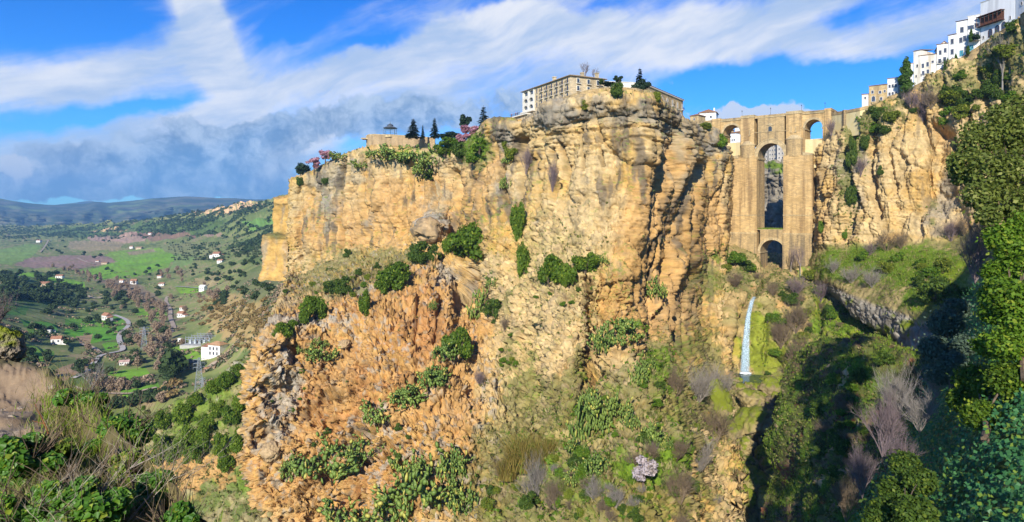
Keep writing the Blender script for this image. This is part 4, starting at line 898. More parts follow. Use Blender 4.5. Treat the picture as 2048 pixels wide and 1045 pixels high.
# the chamber window
wu, w0, w1 = bu(1540.5), bz(1540, 263), bz(1540, 253)
m = MB(); u_, z_ = arc(wu, 1.0, w1 - 1.0, 11); m.prism_xz([(wu - 1, w0), (wu + 1, w0)] + list(zip(u_[::-1], z_[::-1])), -.06, .05); cw = m.build('chamber_window', GLASS, bridge)
m = MB()
for a in (wu - 1.5, wu + 1.0): m.box(a, a + .5, -.4, 0, w0 - .2, w1 - 1.0)
u2_, z2_ = arc(wu, 1.5, w1 - 1.0, 11)
for i in range(10): m.prism_xz([(u_[i], z_[i]), (u_[i + 1], z_[i + 1]), (u2_[i + 1], z2_[i + 1]), (u2_[i], z2_[i])], -.4, 0)
m.prism_xz([(wu - 2.3, w1 + .6), (wu + 2.3, w1 + .6), (wu, w1 + 2.0)], -.35, 0); m.build('window_surround', RINGST, cw)
m = MB()
for q in (-.5, 0, .5): m.box(wu + q - .05, wu + q + .05, -.16, -.08, w0, w1)
for q in (.3, .6): m.box(wu - 1, wu + 1, -.15, -.09, w0 + (w1 - w0) * q, w0 + (w1 - w0) * q + .1)
m.build('grille', IRON, cw)
# lower arch with its grassy platform
lL, lR = bu(1521.5), bu(1571.5); lc, lr = (lL + lR) / 2, (lR - lL) / 2; lz = bz(1545, 480) - lr
us, za = arc(lc, lr, lz, 21)
m = MB(); m.box(mL - .5, lL, -1.3, TH - .1, zbase, lz); m.box(lR, mR + .5, -1.3, TH - .1, zbase, lz); m.strip(us, za, [zg2] * len(us), -1.3, TH - .1)
m.build('lower_arch', STONE2, bridge)
ring('arch_ring', lc, lr - .08, lz, 1.5, -1.6, -1.0, None, 21)
for e0, e1 in ((lL - .7, lL + .45), (lR - .45, lR + .7)):
    m = MB(); m.box(e0, e1, -1.7, TH + .2, lz - .9, lz - .2); m.build('impost', RINGST, bridge)
m = MB(); m.box(mL + .01, mR - .01, -1.5, TH, zg2, zg2 + .35); m.build('platform', RINGST, bridge)
# spouts on the pier flanks
for u_ in (bu(1583), bu(1592), bu(1500)):
    z_ = bz(1590, 262); m = MB(); m.box(u_ - .25, u_ + .25, -1.0, -.76, z_ - .6, z_ + 2.2); m.box(u_ - .5, u_ + .5, -1.25, -.76, z_ - 1.0, z_ - .6); m.build('niche_ornament', IRON if False else RINGST, bridge)
# curving approach wall on the right with plastered panels
aw = [(1662, 226, 354.0), (1690, 221.5, 343), (1720, 215.5, 334), (1748, 209, 333), (1768, 204.5, 338)]
aw = [PV(*q) for q in aw]
wallA = empty('approach_wall', aw[0]); tag(wallA, 'plastered retaining wall with parapet curving up from the right end of the bridge to the houses', 'wall')
def wall_run(m, pts, thick, zlo, zhi, nrm=None):
    for a, b in zip(pts[:-1], pts[1:]):
        d = Vector((b.x - a.x, b.y - a.y, 0)).normalized(); n = Vector((-d.y, d.x, 0))
        if n.y < 0: n = -n
        q = []
        for p, zz in ((a, 0), (b, 1)):
            for off in (0, thick):
                for z in (zlo, zhi): q.append((p.x + n.x * off, p.y + n.y * off, p.z + z))
        m.add(q, [(0, 1, 5, 4), (2, 6, 7, 3), (1, 3, 7, 5), (0, 4, 6, 2), (0, 2, 3, 1), (4, 5, 7, 6)])
INV = wallA.matrix_basis.inverted()
lp = [p - aw[0] for p in aw]
m = MB(); wall_run(m, lp, 4, -14, -1.6); m.build('wall_face', CREAM, wallA)
m = MB(); wall_run(m, [p + Vector((-.15, -.25, 0)) for p in lp], 1, -1.6, 0); m.build('parapet', STONE2, wallA)
for i in (1, 3):
    m = MB(); p = lp[i]; m.box(p.x - .9, p.x + .9, p.y - .7, p.y + 1, p.z - 13, p.z + .3); m.build('buttress', STONE2, wallA)
# street lamps standing on the parapets
def lamp_proto():
    r = empty('street_lamp'); m = MB(); m.tube([(0, 0, 0), (0, 0, .3), (0, 0, 3.0)], [.12, .08, .05], 6); m.build('post', IRON, r)
    m = MB(); m.tube([(0, 0, 3.0), (0, 0, 3.15), (0, 0, 3.65), (0, 0, 3.72), (0, 0, 3.95)], [.08, .16, .26, .3, .03], 6); m.build('lantern', GLASS, r)
    return r
LAMP = lamp_proto()
for i, (u, lab) in enumerate(((bu(1484), 'black street lamp on the bridge parapet above the left turret'), (bu(1541), 'black street lamp on the bridge parapet above the chamber window'), (bu(1603), 'black street lamp on the bridge parapet above the right turret'), (bu(1650), 'black street lamp at the right end of the bridge parapet, past the right arch'))):
    place(LAMP, BM @ Vector((u, .1, ZT + .0)), 0, 1.0, lab, 'street lamp', 'street lamps along the bridge')
place(LAMP, aw[3] + Vector((0, .1, 0)), 0, 1.0, 'black street lamp on the approach wall near the pink house', 'street lamp', 'street lamps along the bridge')
# ------------------------------------------------------------------ the gorge beyond the bridge, in shade
BC = [col_of(0, r) for r in [
 [(1440,330,520),(1440,400,515),(1440,480,510),(1440,560,500)], [(1500,318,505),(1500,400,500),(1505,480,490),(1510,560,470)], [(1528,328,490),(1532,400,486),(1536,480,475),(1540,560,455)],
 [(1548,325,480),(1550,380,474),(1550,470,462),(1552,560,440)], [(1572,318,470),(1572,400,462),(1574,480,450),(1576,560,430)], [(1620,305,455),(1620,400,450),(1620,480,440),(1620,560,420)]]]
BC = [back_of(q, 80, 1) for q in BC]
k = Rock(BC, 1.5); k.D += k.strata(1.5, 5, 121) + k.columns(3, 14, 122) + k.lumps(2, 12, 5, 123) + k.facets(1.5, 7, 125); k.apply()
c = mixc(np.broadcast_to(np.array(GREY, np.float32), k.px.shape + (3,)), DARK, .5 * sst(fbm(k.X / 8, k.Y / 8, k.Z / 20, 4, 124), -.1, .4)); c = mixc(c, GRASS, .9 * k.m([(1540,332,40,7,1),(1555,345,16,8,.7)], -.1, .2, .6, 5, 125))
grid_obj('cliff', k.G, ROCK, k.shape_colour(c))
# ------------------------------------------------------------------ buildings on the rim
WHITE = wall_mat('limewash', (.82, .82, .81), (.87, .87, .86), None, .5, (.42, .42, .42), .02)
WHITE2 = wall_mat('weathered_limewash', (.72, .68, .60), (.82, .80, .75), None, .7, (.34, .27, .17), .03, .5)
OCHRE = wall_mat('ochre_wall', (.50, .37, .19), (.60, .46, .26), (.8, .35), .6, (.22, .16, .10), .05)
PINKW = wall_mat('pale_pink_plaster', (.72, .60, .52), (.76, .66, .58), None, .3, (.4, .33, .28), .02)
PARADOR = wall_mat('hotel_stone', (.52, .42, .27), (.64, .53, .36), (1.0, .45), .5, (.22, .18, .12), .05)
PALE = wall_mat('pale_stucco', (.66, .62, .52), (.72, .68, .6), None, .3, (.4, .35, .28), .02)
TILE = plain('clay_tiles', (.27, .15, .085), .4, 2.5, .9, .08)
TILE2 = plain('weathered_tiles', (.30, .235, .16), .35, 2.5, .9, .08)
WOOD = plain('dark_wood', (.10, .04, .025), .4, 3, .7)
FRAMEW = plain('painted_frame', (.60, .58, .54), .1, 3, .6)
def local(p0, p1, z):
    d = Vector((p1.x - p0.x, p1.y - p0.y, 0)); return Vector((p0.x, p0.y, z)), math.atan2(d.y, d.x), d.length
def window(par, x, z, w_, h_, kind='rect', frame=None, y=0.0, grille=False, balcony=False, glass=None):
    """window standing in the wall face at y: surround with depth, pane behind it"""
    fr = MB(); t = .16 if w_ > .6 else .1
    pane = MB()
    if kind == 'arch':
        u_, zz = arc(x, w_ / 2, z + h_ - w_ / 2, 9); u2, z2 = arc(x, w_ / 2 + t, z + h_ - w_ / 2, 9)
        for i in range(8): fr.prism_xz([(u_[i], zz[i]), (u_[i + 1], zz[i + 1]), (u2[i + 1], z2[i + 1]), (u2[i], z2[i])], y - .14, y + .02)
        pane.prism_xz([(x - w_ / 2, z), (x + w_ / 2, z)] + list(zip(u_[::-1], zz[::-1])), y - .03, y + .01)
        top = z + h_ - w_ / 2
    else:
        pane.box(x - w_ / 2, x + w_ / 2, y - .03, y + .01, z, z + h_); top = z + h_
        fr.box(x - w_ / 2 - t, x + w_ / 2 + t, y - .14, y + .02, top, top + t)
    fr.box(x - w_ / 2 - t, x - w_ / 2, y - .14, y + .02, z, top); fr.box(x + w_ / 2, x + w_ / 2 + t, y - .14, y + .02, z, top)
    fr.box(x - w_ / 2 - t * 1.4, x + w_ / 2 + t * 1.4, y - .22, y + .02, z - .14, z)
    p = pane.build('window', glass or GLASS, par); fr.build('frame', frame or FRAMEW, p)
    b = MB(); b.box(x - .035, x + .035, y - .06, y - .03, z, top); b.box(x - w_ / 2, x + w_ / 2, y - .055, y - .03, z + h_ * .55, z + h_ * .55 + .06); b.build('glazing_bar', WOOD, p)
    if balcony:
        q = MB(); q.box(x - w_ / 2 - .5, x + w_ / 2 + .5, y - .95, y - .15, z - .32, z - .14); bb = q.build('balcony', PALE, par)
        q = MB()
        for xx in np.arange(x - w_ / 2 - .48, x + w_ / 2 + .5, .22): q.box(xx - .02, xx + .02, y - .93, y - .89, z - .14, z + .85)
        q.box(x - w_ / 2 - .5, x + w_ / 2 + .5, y - .95, y - .88, z + .85, z + .92)
        q.box(x - w_ / 2 - .5, x - w_ / 2 - .46, y - .9, y - .15, z + .85, z + .92); q.box(x + w_ / 2 + .46, x + w_ / 2 + .5, y - .9, y - .15, z + .85, z + .92)
        q.build('railing', IRON, bb)
    return p
def gable_roof(par, L, D_, h, rise, mat, ov=.5, name='roof'):
    m = MB(); t = .22
    m.add([(-ov, -ov, h), (L + ov, -ov, h), (L + ov, D_ / 2, h + rise), (-ov, D_ / 2, h + rise), (-ov, D_ + ov, h), (L + ov, D_ + ov, h),
           (-ov, -ov, h - t), (L + ov, -ov, h - t), (L + ov, D_ + ov, h - t), (-ov, D_ + ov, h - t)],
          [(0, 1, 2, 3), (3, 2, 5, 4), (6, 7, 1, 0), (4, 5, 8, 9), (9, 8, 7, 6), (7, 8, 5, 2, 1), (6, 0, 3, 4, 9)])
    return m.build(name, mat, par)
def hip_roof(par, L, D_, h, rise, mat, ov=.6, inset=None):
    m = MB(); t = .25; i = inset if inset is not None else min(L, D_) / 2
    m.add([(-ov, -ov, h), (L + ov, -ov, h), (L + ov, D_ + ov, h), (-ov, D_ + ov, h), (i, D_ / 2, h + rise), (L - i, D_ / 2, h + rise), (-ov, -ov, h - t), (L + ov, -ov, h - t), (L + ov, D_ + ov, h - t), (-ov, D_ + ov, h - t)],
          [(0, 1, 5, 4), (1, 2, 5), (2, 3, 4, 5), (3, 0, 4), (6, 7, 1, 0), (7, 8, 2, 1), (8, 9, 3, 2), (9, 6, 0, 3), (9, 8, 7, 6)])
    return m.build('roof', mat, par)
def house(name, label, p0, p1, z0, h, depth, wall, roof=None, roofm=None, rise=1.6, wins=(), chim=(), frame=None, cat='house', sink=6, parapet=False, group=None, ridge_along=True):
    o, a, L = local(p0, p1, z0)
    r = empty(name, o, a); tag(r, label, cat, group)
    m = MB(); m.box(0, L, 0, depth, -sink, h); wl = m.build('wall', wall, r)
    rf = None
    if roof == 'gable': rf = gable_roof(r, L, depth, h + .22, rise, roofm or TILE)
    elif roof == 'hip': rf = hip_roof(r, L, depth, h + .25, rise, roofm or TILE)
    elif roof == 'flat':
        m = MB(); m.box(-.2, L + .2, -.2, depth + .2, h, h + .25); rf = m.build('roof', roofm or TILE, r)
    elif roof == 'shed':
        m = MB(); ov = .4; m.add([(-ov, -ov, h + .02), (L + ov, -ov, h + .02), (L + ov, depth, h + rise), (-ov, depth, h + rise), (-ov, -ov, h + .22), (L + ov, -ov, h + .22), (L + ov, depth, h + rise + .2), (-ov, depth, h + rise + .2)],
            [(0, 3, 2, 1), (4, 5, 6, 7), (0, 1, 5, 4), (1, 2, 6, 5), (2, 3, 7, 6), (3, 0, 4, 7)]); rf = m.build('roof', roofm or TILE, r)
    for (fx, fy, w_, hh) in chim:
        m = MB(); z = h; m.box(fx * L - w_ / 2, fx * L + w_ / 2, fy * depth - w_ / 2, fy * depth + w_ / 2, z, z + hh); m.box(fx * L - w_ * .65, fx * L + w_ * .65, fy * depth - w_ * .65, fy * depth + w_ * .65, z + hh, z + hh + .2)
        m.build('chimney', wall, rf or r)
    for q in wins:
        x, z, w_, hh = q[0] * L, q[1], q[2], q[3]; kw = q[4] if len(q) > 4 else {}
        window(r, x, z, w_, hh, frame=kw.get('frame', frame), kind=kw.get('kind', 'rect'), balcony=kw.get('balcony', False), glass=kw.get('glass'))
    return r, L
ZR = 57.5
def base_y(px): return float(np.interp(px, [1700,1740,1775,1800,1830,1880,1930,1990,2048,2100], [212,206,198,190,177,150,116,76,36,0]))
def tp(px): 
    z = ZR * float(np.interp(px, [1700, 1762, 1803, 1855, 1905, 1965, 2060], [1, 1.02, 1.06, 1.14, 1.25, 1.38, 1.52])); Y = z * F / (HY - base_y(px)); return Vector(((px - CX) / F * Y, Y, z))
def ht(px, py): return (HY - py) / F * tp(px).y - tp(px).z
blue = plain('turquoise_shutters', (.06, .26, .34), .2, 3, .6)
D2 = dict
def town(label, px0, px1, top, wall, **kw):
    p0, p1 = tp(px0), tp(px1); h = ht((px0 + px1) / 2, top); f = tp((px0 + px1) / 2).z / ZR
    kw['wins'] = [(q[0], q[1] * f, q[2] * f, q[3] * f) + tuple(q[4:]) for q in kw.get('wins', ())]
    return house('town_house', label, p0, p1, min(p0.z, p1.z), h + abs(p0.z - p1.z) * .5, kw.pop('depth', 9), wall, **kw)
town('small pale pink house at the end of the approach wall, leftmost on the right rim', 1724, 1737, 189, PINKW, roof='shed', rise=.8, wins=[(.5, 2.4, .8, 1.1)])
town('ochre stone house with an arched doorway beside the small pink house', 1738, 1774, 171, OCHRE, roof='shed', rise=1.6, roofm=TILE, wins=[(.2, 4.6, 1.0, 1.5), (.62, 4.2, 1.1, 1.3), (.25, .6, 1.6, 2.6, D2(kind='arch')), (.68, .8, 1.0, 1.4), (.88, 4.6, .8, 1.1)])
town('white two storey house with three windows per floor, left of the tall cypress', 1775, 1796, 157, WHITE, roof='shed', rise=1.4, wins=[(.2, 5.2, .9, 1.6), (.5, 5.2, .9, 1.6), (.8, 5.2, .9, 1.6), (.2, 1.4, .9, 1.6), (.5, 1.4, .9, 1.6), (.8, 1.4, .9, 1.6)])
town('narrow white stepped house just right of the tall cypress', 1812, 1826, 128, WHITE, roof='flat', wins=[(.3, 7.5, .8, 1.3), (.7, 4.6, .8, 1.2), (.35, 3.8, .7, 1.0), (.7, 8.4, .7, 1.2)])
r, L = town('tall weathered cream house with a blank plaster front and two sloping roofs', 1827, 1841, 102, WHITE2, roof='shed', rise=1.5, roofm=TILE2, depth=12, wins=[(.55, 9.5, .7, 1.2), (.4, 5.0, .6, 1.0)])
p0, p1 = tp(1847) + Vector((9, 3, 0)), tp(1871) + Vector((9, 3, 0))
g_, L = house('town_house', 'white gabled chapel-like house rising behind the other roofs', p0, p1, tp(1859).z, ht(1859, 100) + 1.5, 10, WHITE2, wins=[(.75, ht(1859, 106) - 2, .8, 1.8)])
m = MB(); hh = ht(1859, 100) + 1.5; m.prism_xz([(0, hh), (L, hh), (L, hh + 1), (L * .55, hh + 3.4), (0, hh + 1)], 0, 10); m.build('gable', WHITE2, g_)
m = MB(); m.prism_xz([(-.4, hh + .9), (L * .55, hh + 3.5), (L + .4, hh + .9), (L + .4, hh + 1.2), (L * .55, hh + 3.8), (-.4, hh + 1.2)], -.4, 10.4); m.build('roof', TILE, g_)
town('white house with a brown eave and six shuttered windows in two rows', 1839, 1873, 110, WHITE2, roof='shed', rise=1.6, wins=[(.2, 7.6, .9, 1.9), (.48, 8.0, .9, 1.9), (.78, 9.3, .8, 1.0), (.22, 4.4, .9, 1.9), (.5, 4.8, .9, 1.9), (.08, 4.0, .6, 1.2), (.22, 2.0, .5, .8), (.55, 2.4, .6, 1.0)])
town('plain white house with a thin roof line and four tall windows beside a balcony', 1874, 1896, 89, WHITE, roof='shed', rise=1.0, wins=[(.3, 8.6, .9, 1.8), (.75, 9.2, .9, 1.8), (.25, 5.2, 1.0, 1.8, D2(balcony=True)), (.7, 5.6, 1.0, 1.8, D2(balcony=True)), (.4, 1.6, 1.0, 1.6)])
town('narrow white house with a red tiled eave and two windows one above the other', 1897, 1912, 70, WHITE, roof='shed', rise=1.2, wins=[(.5, 9.4, 1.0, 2.0), (.5, 5.4, 1.0, 2.0), (.5, 1.4, 1.0, 1.4)])
town('tall white house with a dark red eave and turquoise lower windows', 1913, 1935, 42, WHITE, roof='shed', rise=1.2, roofm=WOOD, wins=[(.5, 11.2, 1.1, 2.0), (.4, 7.4, 1.0, 2.0), (.75, 7.8, 1.0, 2.0), (.45, 2.4, 1.2, 2.2, D2(glass=blue)), (.85, 4.0, 1.0, 1.8)])
r, L = town('white house with a long iron balcony just left of the gallery house', 1936, 1960, 32, WHITE, roof='flat', roofm=PALE, wins=[(.25, 9.2, 2.0, 1.4), (.75, 9.8, 1.6, 1.2), (.2, 5.4, 1.0, 2.0), (.5, 5.6, 1.0, 2.0), (.8, 5.9, 1.0, 2.0), (.3, 1.4, 1.2, 2.2, D2(glass=blue))])
fb = tp(1948).z / ZR; zb = 4.7 * fb
m = MB(); m.box(.1, L, -1.5, 0, zb, zb + .25); bb = m.build('balcony', PALE, r)
m = MB()
for x in np.arange(.15, L, .4): m.box(x - .03, x + .03, -1.48, -1.42, zb + .25, zb + 1.4)
m.box(.1, L, -1.5, -1.4, zb + 1.4, zb + 1.5); m.build('railing', IRON, bb)
r, L = town('large white house with a red wooden gallery under its roof and arched windows', 1961, 2030, -6, WHITE, depth=12, roof='flat', roofm=PALE, wins=[(.30, 2.6, 1.2, 2.4, D2(kind='arch', frame=WOOD)), (.50, 2.9, 1.3, 2.6, D2(kind='arch', frame=WOOD)), (.69, 3.3, 1.3, 2.7, D2(kind='arch', frame=WOOD)), (.1, 2.6, .5, .8), (.87, 6.2, .5, .9), (.9, 3.4, .5, .8)])
fq = tp(1995).z / ZR; zq = 6.6 * fq
m = MB(); m.box(-.6, L * .72, -1.9, -.01, zq, zq + .2); m.box(-.6, L * .72, -2.2, .3, zq + 3.2 * fq, zq + 3.2 * fq + .2); gl = m.build('gallery', WOOD, r)
m = MB()
for i in range(7): x = -.5 + i * (L * .72 + .4) / 6; m.box(x - .1, x + .1, -1.9, -1.7, zq + .2, zq + 3.2 * fq)
m.build('post', WOOD, gl); m = MB()
for x in np.arange(-.5, L * .72, .35): m.box(x - .03, x + .03, -1.85, -1.79, zq + .2, zq + 1.1)
m.box(-.55, L * .72, -1.88, -1.76, zq + 1.1, zq + 1.2); m.build('railing', WOOD, gl)
m = MB(); m.box(.2, L * .7, -.06, -.005, zq + .3, zq + 3.0 * fq); m.build('shutter', plain('brown_shutters', (.16, .07, .04), .3, 3), gl)
town('bright white house at the right edge of the picture beside the gallery house', 2031, 2075, -20, WHITE, depth=12, roof='flat', wins=[(.3, 4.6, .7, .9, D2(kind='arch')), (.7, 4.6, .7, .9, D2(kind='arch'))])
# rim wall under the houses
rim = empty('rim_wall', tp(1775)); tag(rim, 'low rubble retaining wall along the rim under the white houses', 'wall')
pts = [tp(x) + Vector((-1.2, -1.0, 0)) - tp(1775) for x in (1778, 1800, 1825, 1850, 1880, 1905, 1930, 1960, 1990, 2020, 2050, 2100)]
m = MB(); wall_run(m, pts, 1.4, -4.5, .5); m.build('wall_face', STONE2, rim); m = MB(); wall_run(m, [p + Vector((-.2, -.2, 0)) for p in pts], 1.6, .5, .75); m.build('coping', RINGST, rim)
# ------------------------------------------------------------------ the hotel on the promontory
PLZ = 47.5
pl, pr, pb = PV(1046, 222, 302), PV(1141, 200, 266), PV(1189, 195, 281)
o, a, L = local(pl, pr, PLZ)
hotel = empty('hotel', o, a); tag(hotel, 'four storey stone hotel with balconies and a pale arcaded end on top of the promontory', 'hotel')
H = 56.9 - PLZ; DW = 17.0
lw = L * .27
m = MB(); m.box(lw, L, 0, DW, -9, H); m.build('wall', PARADOR, hotel)
m = MB(); m.box(0, lw - .002, .5, DW, -.2, H - .02); en = m.build('arcade', PALE, hotel)
# arcade front: piers and arches standing before the recessed wall
xs = [0, .9, 3.6, 4.6, 7.3, lw]; 
hs = H / 3.02
for row in range(3):
    z0 = row * hs
    m = MB()
    for (a0, a1) in ((0, 1.0), (lw / 2 - .55, lw / 2 + .55), (lw - 1.0, lw - .01)): m.box(a0, a1, -.3, .49, z0, z0 + hs - .01)
    for (a0, a1) in ((1.0, lw / 2 - .55), (lw / 2 + .55, lw - 1.0)):
        if row < 2:
            c0, r0 = (a0 + a1) / 2, (a1 - a0) / 2; u_, z_ = arc(c0, r0, z0 + hs - .5 - r0 * .9, 13, r0 * .9); m.strip(u_, z_, [z0 + hs - .01] * len(u_), -.3, .49)
        else: m.box(a0, a1, -.3, .49, z0 + hs - .35, z0 + hs - .01)
        m.box(a0, a1, -.28, -.1, z0, z0 + .75)
    m.build('arcade_storey', PALE, en)
    for (a0, a1) in ((1.0, lw / 2 - .55), (lw / 2 + .55, lw - 1.0)):
        m = MB(); m.box(a0 + .2, a1 - .2, .46, .495, z0 + .1, z0 + hs - .5); m.build('loggia_door', GLASS, en)
m = MB(); m.box(-.6, lw + .4, -1.3, DW, -.75, -.2); m.build('base_slab', PALE, hotel)
m = MB(); m.box(.4, lw + 2, .3, DW, -5, -.75); m.build('undercroft', plain('dark_concrete', (.2, .18, .15), .2, 1), hotel)  # concrete below the slab, darker than the stucco above
ncol = 7
for row in range(3):
    for j in range(ncol):
        x = lw + (L - lw) * (j + .5) / ncol; z = row * hs + .55
        window(hotel, x, z, 1.25, 2.1, balcony=(j in (1, 3, 5, 4, 6, 2)), frame=PARADOR)
for row in (1, 2):
    for j in range(3):
        pass
rf = hip_roof(hotel, L, DW, H + .26, 2.2, TILE2, .9, 7)
for fx, fy in ((.62, .1), (.93, .45), (.98, .8)):
    m = MB(); m.box(fx * L - .6, fx * L + .6, fy * DW - .6, fy * DW + .6, H, H + 2.3); m.box(fx * L - .8, fx * L + .8, fy * DW - .8, fy * DW + .8, H + 2.3, H + 2.6); m.build('chimney', PARADOR, rf)
# windows of the right-hand flank
for row in range(1, 3):
    for q in (.22, .52, .8):
        m = MB(); z = row * hs + .5; y = q * DW; m.box(L - .01, L + .04, y - .6, y + .6, z, z + 1.9); pw = m.build('window', GLASS, hotel)
        m = MB(); m.box(L, L + .16, y - .8, y - .6, z, z + 1.9); m.box(L, L + .16, y + .6, y + .8, z, z + 1.9); m.box(L, L + .16, y - .8, y + .8, z + 1.9, z + 2.1); m.build('frame', PALE, pw)
        m = MB(); m.box(L, L + .9, y - 1, y + 1, z - .3, z - .1); b_ = m.build('balcony', PALE, hotel); m = MB()
        for yy in np.arange(y - 1, y + 1, .25): m.box(L + .84, L + .88, yy - .02, yy + .02, z - .1, z + .8)
        m.box(L + .82, L + .9, y - 1, y + 1, z + .8, z + .88); m.build('railing', IRON, b_)
# viewing terrace at its foot
t0 = PV(1030, 236, 300)
ter = empty('viewing_terrace', t0, a); tag(ter, 'stone viewing terrace with railing projecting below the pale end of the hotel', 'terrace')
m = MB(); m.box(-.3, 15, -2.5, 12, -.5, 0); m.build('slab', PALE, ter); m = MB(); m.box(1.2, 16, -1.5, 12, -8, -.5); m.build('wall', PARADOR, ter)
m = MB(); m.box(6.3, 7.5, -1.53, -1.49, -3.2, -1.9); m.build('window', GLASS, ter)
m = MB()
for x in np.arange(-.2, 9.6, .5): m.box(x - .03, x + .03, -2.45, -2.4, 0, 1.1)
m.box(-.3, 9.6, -2.47, -2.38, 1.1, 1.18); m.build('railing', IRON, ter)
# ------------------------------------------------------------------ long building behind the promontory, garden wall, flat pavilion
p0, p1 = PV(1287, 168, 281), PV(1366, 199, 322)
rows = [(.30 + .135 * i, 3.3, 1.2, 2.6, D2(frame=PALE, balcony=i in (1, 3, 5))) for i in range(6)] + [(.80, -.9, 1.7, 2.4, D2(kind='arch')), (.93, -.9, 1.7, 2.4, D2(kind='arch'))] + [(.165, 3.3, 1.2, 2.6)]
r, L2 = house('civic_building', 'long ochre building with a row of tall windows stepping down right of the promontory', p0, p1, 48.6, 8.2, 14, OCHRE, roof='hip', roofm=TILE2, rise=1.2, wins=rows, cat='building')
m = MB(); m.box(-.4, L2 + .4, -.5, 14.4, 7.7, 8.19); m.build('cornice', PALE, r)
m = MB(); m.box(-.1, L2 + .1, -.15, .0, 2.6, 2.85); m.build('string_course', PALE, r)
p0, p1 = PV(1203, 170, 275), PV(1272, 172, 278)
r, _ = house('pavilion', 'low cream building behind the garden trees on the promontory top', p0, p1, 49, 7.4, 10, PALE, roof='flat', roofm=PALE, wins=[(.2, 3.2, 1.4, 1.6), (.5, 3.2, 1.4, 1.6), (.8, 3.2, 1.4, 1.6)], cat='building')
gw = [PV(1120, 199, 262), PV(1150, 188, 258), PV(1180, 180, 255), PV(1212, 176, 252), (PV(1245, 176, 251)), PV(1272, 178, 252), PV(1296, 184, 256)]
g0 = empty('garden_wall', gw[0]); tag(g0, 'curved stone parapet wall along the top edge of the promontory', 'wall')
m = MB(); wall_run(m, [p - gw[0] for p in gw], 1.0, -4, 0); m.build('wall_face', STONE2, g0); m = MB(); wall_run(m, [p - gw[0] + Vector((0, -.15, 0)) for p in gw], 1.2, 0, .25); m.build('coping', RINGST, g0)
# ------------------------------------------------------------------ lookout with its bandstand on the left part of the rim
c0 = PV(758, 271, 404); lk = empty('lookout_wall', c0); tag(lk, 'rounded stone lookout wall on the rim under the bandstand', 'wall')
arcp = [Vector((-7.2 * math.cos(t), -7.2 * math.sin(t) * .9, 0)) for t in np.linspace(-.3, 1.35, 9)] + [Vector((6, -7.0, -.3)), Vector((16, -8, -.9)), Vector((26, -9, -1.8)), Vector((36, -11, -2.6))]
m = MB(); wall_run(m, arcp, 1.0, -9, -.5); m.build('wall_face', wall_mat('lookout_brick', (.40, .29, .17), (.48, .36, .22), (.7, .3), .5), lk); m = MB(); wall_run(m, [p * 1.02 for p in arcp], 1.2, -.5, 0); m.build('coping', RINGST, lk)
m = MB(); m.box(-10.5, -5, -3, 3, -2.6, -1.9); m.build('ledge', RINGST, lk)
bs_ = empty('bandstand', PV(780.5, 271.5, 400)); tag(bs_, 'small octagonal iron bandstand with a tiered dark roof on the lookout', 'bandstand')
VERD = plain('verdigris_iron', (.05, .10, .11), .3, 3, .5); R8 = [(math.cos(t), math.sin(t)) for t in np.linspace(0, 2 * math.pi, 9)[:-1] + .2]
m = MB(); m.prism([(x * 4.3, y * 4.3) for x, y in R8], -1.4, .25); m.build('floor_slab', RINGST, bs_)
for x, y in R8:
    m = MB(); m.tube([(x * 3.8, y * 3.8, .25), (x * 3.8, y * 3.8, 1.0), (x * 3.8, y * 3.8, 4.6)], [.16, .1, .09], 6); m.build('column', VERD, bs_)
m = MB()
for i in range(8):
    (x0, y0), (x1, y1) = R8[i], R8[(i + 1) % 8]; m.tube([(x0 * 3.8, y0 * 3.8, 4.5), (x1 * 3.8, y1 * 3.8, 4.5)], .14, 4); m.tube([(x0 * 3.8, y0 * 3.8, 1.2), (x1 * 3.8, y1 * 3.8, 1.2)], .05, 4); m.tube([(x0 * 3.8, y0 * 3.8, 3.8), (x1 * 3.8, y1 * 3.8, 4.2)], .06, 4)
m.build('railing', VERD, bs_)
m = MB(); n8 = 8
prof = [(4.5, 4.5), (4.3, 4.7), (2.0, 5.7), (1.7, 5.75), (1.7, 6.3), (2.1, 6.35), (.25, 7.4), (.1, 7.6), (.06, 8.5)]
vs = [(x * r0, y * r0, z) for r0, z in prof for x, y in R8]
m.add(vs, [(i * 8 + j, i * 8 + (j + 1) % 8, (i + 1) * 8 + (j + 1) % 8, (i + 1) * 8 + j) for i in range(len(prof) - 1) for j in range(8)] + [tuple(range(8))[::-1]]); m.build('roof', plain('slate_blue_roof', (.10, .115, .135), .25, 2, .6), bs_)
# ------------------------------------------------------------------ houses beyond the bridge
def far(label, px0, px1, Y, ptop, pbase, wall, **kw):
    z0 = (HY - pbase) / F * Y; h = (pbase - ptop) / F * Y
    return house('hill_house', label, PV(px0, 0, Y), PV(px1, 0, Y * kw.pop('turn', .99)), z0, h, kw.pop('depth', 9), wall, **kw)
r, L = far('white house with a hipped tile roof behind the left end of the bridge', 1398, 1432, 425, 227, 258, WHITE, roof='hip', rise=3.0, depth=12, wins=[(.3, 6.6, 1.2, 1.6, D2(kind='arch')), (.7, 6.6, 1.2, 1.6, D2(kind='arch'))], chim=[(.85, .4, .8, 3.4)])
far('small tan roofed house left of the white house behind the bridge', 1380, 1397, 415, 233, 258, OCHRE, roof='hip', rise=1.6, roofm=TILE, wins=[(.5, 5.2, 1, 1.2)])
FARW = wall_mat('far_grey_plaster', (.42, .40, .36), (.54, .51, .46), None, .6, (.25, .22, .18), .02)
